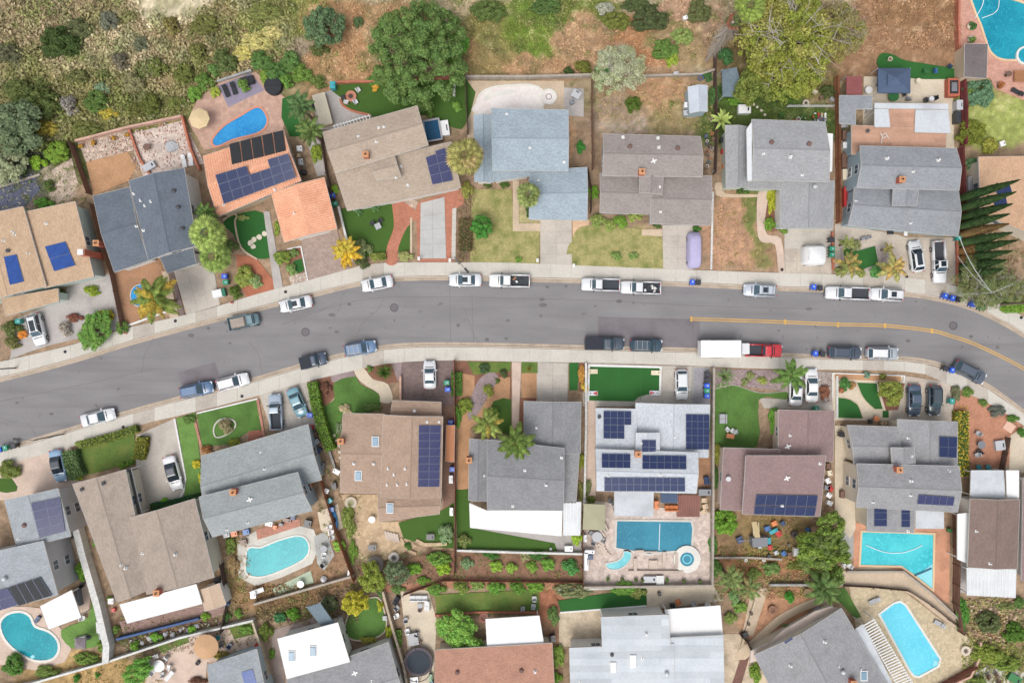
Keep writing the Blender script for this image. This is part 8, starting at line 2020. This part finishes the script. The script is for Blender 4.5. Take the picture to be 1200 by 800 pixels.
junk(936.5,645,17,9,.7,'white',-2,'white cloth covered table at the terrace wall','table','cloth_table','white'); junk(953,625,8,18,1.6,'tan',0,'tan playhouse box at the right of the toy yard','playhouse','playhouse'); firepit(930,625,4,'dark ring in the toy yard',(90,80,80));
for i, (x, y) in enumerate(((873,655),(894,655))): firepit(x, y, 2, ['left','right']  [i]+' small white round lamp on the terrace wall',(230,228,220),(220,220,210))
firepit(904,713,5,'left round stone ring on the orange terrace',(150,110,86),(140,104,80)); firepit(945,693,5,'right round stone ring on the orange terrace',(150,124,90),(140,124,84))
chair(987,660,30,'white','left white chair beside the L shaped pool'); chair(993,661,150,'white','right white chair beside the L shaped pool'); junk(985,578,5,8,.7,'brown',0,'brown side cabinet at the cream wall','box','storage_box')
cc2 = [(969,545,'brown'),(970,553,'cream'),(968,562,'white'),(971,571,'red'),(969,579,'white'),(970,588,'white'),(967,570,'grey')]
for i, (x, y, c) in enumerate(cc2): junk(x, y, 5, 6, .6, c, i*13, ['brown chest first','cream box second','white box third','red box fourth','white tub fifth','white cabinet sixth','grey box beside the red one'][i]+' in the passage right of the mauve roof', 'box', 'storage_box')
junk(1110,620,4,4,.6,'green',0,'small green pump at the L shaped pool corner','pump','pool_pump')
lounger(1023,702.5,25,'lgrey','upper grey lounger on the tan stamped terrace',1.7); lounger(1099,729.5,-28,'lgrey','lower grey lounger on the tan stamped terrace',1.7)
t = T('pool_ladder', 1099,774,60,'white ladder at the lower corner of the long cyan pool','ladder'); m = MB(); [m.cyl((s*.22,-.3,.1), (s*.22,.35,.6), .03) for s in (-1,1)]; m.add('handrail', m_trim, t)
for x, y, l in ((957,714,'steel air handler on the diagonal house side strip'),(949,720,'second steel unit on the diagonal house side strip')): junk(x, y, 8, 6, .8, 'lgrey', 35, l, 'unit', 'air_conditioner')
for i, (x, y) in enumerate(((1156,790),(1165,788),(1168,796))): chair(x, y, 40*i, 'brown', ['upper left','upper right','lower'][i]+' dark red chair on the pale patio at the bottom right')
junk(1186,793,15,9,.5,'green',-30,'green mat box on the pale patio at the bottom right','mat','green_mat')
junk(1125,618,12,7,.8,'black',0,'black motorcycle cover by the white lean-to','cover','covered_machine')
sofa(491,699,0,2.6,'white','white outdoor sofa on the furnished patio'); sofa(501,708,90,1.4,'white','white side sofa on the furnished patio'); table(493,707,3.,'grey','grey square coffee table on the furnished patio',False,2.6); firepit(492.5,713,2.8,'small dark fire bowl by the white sofa',(100,80,76)); sofa(465,702,60,1.3,'black','black lounge seat at the tan wall',.8); chair(466,710,40,'grey','grey chair at the tan wall'); chair(466,719,20,'white','white chair at the tan wall')
chair(476,724,100,'grey','grey folding chair at the tan wall'); table(485,746,6,'grey','square grey rug table with striped chairs near the trampoline',False,7,10); chair(478,737,100,'white','white chair above the grey rug table'); chair(489,740,70,'black','black striped chair above the grey rug table'); pot(493,751,2.2,'brown',(120,80,60),'brown pot near the trampoline',False)
t = T('trampoline', 491,774,0,'large round black trampoline with safety net','trampoline',h=.6); m = MB(); m.cyl((0,0,.78), (0,0,.8), 1.75, n=28); m.add('jumping_mat', mt('trampoline_mat', S(58,66,76), .8, .06), t); m = MB(); m.ring((0,0), 1.72, 2.1, .76, .84, 28); m.add('pad', mt('trampoline_pad', S(92,84,92), .7, .08), t)
for i in range(8): a = i*PI/4+.2; m = MB(); m.cyl((2.08*math.cos(a), 2.08*math.sin(a), 0), (2.08*math.cos(a), 2.08*math.sin(a), 2.5), .035); m.add('pole', m_rim, t)
m = MB(); m.ring((0,0), 2.04, 2.12, 2.42, 2.5, 28); m.add('net_rim', mt('net_rim', S(70,66,72), .7), t)
junk(486,795,9,9,.6,'white',5,'white foam mat box at the trampoline foot','box','storage_box'); junk(505,792,4,9,.5,'green',0,'green step box near the trampoline','box','storage_box'); junk(506,799,4,6,.5,'blue',0,'blue step box near the trampoline','box','storage_box')
sofa(94,698,100,2.4,'grey','grey curved sofa on the small pink patio'); table(90,690,3,'brown','brown low table on the small pink patio',False,3); chair(99,683,70,'black','black chair at the white wall end of the small patio'); chair(100,722,10,'white','white chair between taller seats on the turf') ; sofa(118,733,95,1.6,'white','white bench beside the broad white wall',.7); sofa(121,742,95,1.2,'lgrey','pale bench below the white bench',.7); sofa(97,747,15,1.6,'lgrey','pale grey lounge sofa on the turf',.8); umbrella(92,755,8.5,(142,132,136),'grey cantilever umbrella above the white wall',2.6,square=True); junk(46,724,4,8,.4,'navy',-35,'dark navy float beside the kidney pool','float','pool_float')
table(98,644,3.4,'white','round white bistro table by the white wall'); chair(98,639,90,'black','black bistro chair by the white wall')
junk(133,702,6,6,.6,'white',0,'round white pot by the taupe roof corner','pot','pot_stand'); junk(135,713,4,4,.4,'red',0,'small red pot by the white patio cover','pot','pot_stand'); junk(268,706,5,3,.7,'blue',30,'blue tarp end at the tan shed','tarp','tarp_roll'); umbrella(253,681,4.5,(46,46,50),'black folded umbrella near the tan roofed shed',2.)
kerbline("140,746 236,722", .3, .9, mt('blue_panel', S(60,90,140), .6)); kerbline("228,586 236,610", .1, .5, white)
for i in range(9): rock(158+i*9, 752-i*2.4+(i % 2)*3, 2.2+(i % 3)*.6, 'lgrey', ['first','second','third','fourth','fifth','sixth','seventh','eighth','ninth'][i]+' stone from the left in the rock strip below the blue panel')
table(189,777,7,'white','round white garden table at the bottom left')
for i in range(6): a = i*PI/3+.2; chair(189+11.5*math.cos(a), 777+11*math.sin(a), -math.degrees(a)+180, 'lgrey' if i % 2 else 'white', ['right','lower right','lower left','left','upper left','upper right'][i]+' chair round the white garden table at the bottom left')
umbrella(240,759,14.5,(206,166,128),'large round straw coloured umbrella on the pink patio',2.3,n=14); chair(257,745,30,'teal','teal chair beside the straw umbrella'); chair(261,752,100,'grey','grey chair beside the straw umbrella'); chair(271,754,60,'navy','navy chair furthest right of the straw umbrella'); firepit(233,775,2.5,'tiny dark fire bowl below the straw umbrella',(60,56,56)); lounger(200,790,50,'white','white reclined lounger at the bottom left patio')
for i, (x, y, c) in enumerate(((303,755,'red'),(306,762,'navy'),(302,770,'white'),(307,778,'brown'),(304,786,'lgrey'))): junk(x, y, 5, 5, .6, c, i*20, ['red tub','navy crate','white tub','brown crate','grey crate'][i]+' in the narrow passage left of the white flat roof', 'box', 'storage_box')
chair(405,739,60,'black','black chair at the white flat roof corner'); chair(404,752,100,'lgrey','grey chair at the white flat roof corner'); chair(402,729,10,'white','white chair beside the kidney lawn'); junk(452,722,5,5,.5,'grey',0,'grey basket between the lime hedges','box','storage_box')
chair(613,711,0,'lgrey','left grey chair at the foot of the long lawn'); chair(626,699,90,'lgrey','upper grey chair at the end of the long lawn'); chair(625,708,80,'lgrey','lower grey chair at the end of the long lawn'); firepit(567,722,6,'brown ringed bed at the lower edge of the long lawn',(160,100,84),(130,84,66))
junk(647,745,7,7,.8,'black',10,'black covered grill between the pale patios','grill','grill'); junk(772,694,3.5,3.5,.6,'black',0,'black pot standing on the pale concrete walk','pot','pot_stand')
for i, (x, y, c) in enumerate(((787,708,'black'),(794,704,'orange'),(812,706,'lgrey'),(828,707,'white'))): junk(x, y, 5, 5, .6, c, 25*i, ['black chair bag','orange planter','silver bicycle frame box','white sunshade roll'][i]+' above the white patio roof', 'box', 'storage_box')
for i, (x, y) in enumerate(((879,717),(876,729))): pot(x, y, 1.8, 'black', (90,110,70), ['upper','lower'][i]+' black pot on the side path by the brick strip', False)
junk(872,741,6,5,.6,'black',30,'black bag at the gate of the diagonal house','bag','black_bag')
def litter(name, label, poly, n, size, cols, seed):
 P_ = PP(poly); xs = [p[0] for p in P_]; ys = [p[1] for p in P_]; rn = random.Random(seed); m = MB(); k = 0
 def inside(x, y):
  c = False
  for i in range(len(P_)):
   a, b = P_[i-1], P_[i]
   if (a[1] > y) != (b[1] > y) and x < (b[0]-a[0])*(y-a[1])/(b[1]-a[1])+a[0]: c = not c
  return c
 ms = [mt('litter_%d_%d_%d' % c, S(*c), .95, .15) for c in cols]
 while k < n:
  x, y = rn.uniform(min(xs), max(xs)), rn.uniform(min(ys), max(ys)); k += 1
  if inside(x, y): w_ = W(x, y); s = size*rn.uniform(.5, 1.4); m.box((w_.x, w_.y, .08+s*.3), (s, s*rn.uniform(.6, 1), s*.6), rn.randrange(len(ms)), rn.uniform(0, 3), .6)
 o = m.add(name, ms); tag(o, label, 'ground cover', None, 'stuff')
litter('gravel','pale and rosy rubble stones spread in the unfinished yard',"92,168 154,153 218,140 238,190 160,205 150,178 101,190",900,.22,[(214,196,184),(190,150,134),(226,216,206)],3)
litter('gravel','white edging pebbles round the dark gravel bed',"-20,214 38,203 48,222 28,243 -20,250",260,.16,[(206,200,200),(120,124,140)],5)
litter('gravel','mixed stones of the bed before the mauve house turf',"836,432 920,434 919,457 880,452 836,454",700,.14,[(196,176,170),(150,128,128),(210,196,186)],7)
litter('gravel','stones in the grey bed beside the white sedans',"961,436 975,437 975,470 962,472",240,.14,[(190,176,166),(140,124,114)],8)
litter('gravel','stones in the raised rock garden bed',"557,452 566,440 578,436 584,444 574,460 562,482 551,492 548,480",320,.14,[(190,180,184),(146,136,142)],9)
litter('gravel','white flower and pebble specks on the pale succulent beds',"338,324 358,318 362,328 342,334",120,.16,[(226,220,212),(190,176,166)],10)
litter('gravel','grey stones around the turf front yard',"1027,287 1040,292 1037,318 1031,318",60,.14,[(170,168,170),(130,128,132)],11)
litter('gravel','scattered stones of the dry pond slope',"1135,700 1200,700 1200,745 1170,760 1140,745",420,.3,[(206,182,156),(180,150,124),(150,130,110)],12)
litter('gravel','stones and debris on the rock strip below the taupe house',"145,750 265,722 270,732 150,764",420,.24,[(180,164,152),(130,112,104),(206,200,196)],13)
litter('gravel','yellow petals and leaves under the flowering hedge',"1122,475 1134,475 1136,550 1124,556",500,.1,[(232,206,60),(206,180,40)],14)
litter('gravel','small plants and stones of the red soil strip',"418,664 533,648 533,680 430,688",300,.16,[(120,130,80),(150,110,90),(96,84,70)],15)
print('objects', len(bpy.data.objects), 'tris', sum(len(o.data.polygons) for o in bpy.data.objects if o.type == 'MESH'))
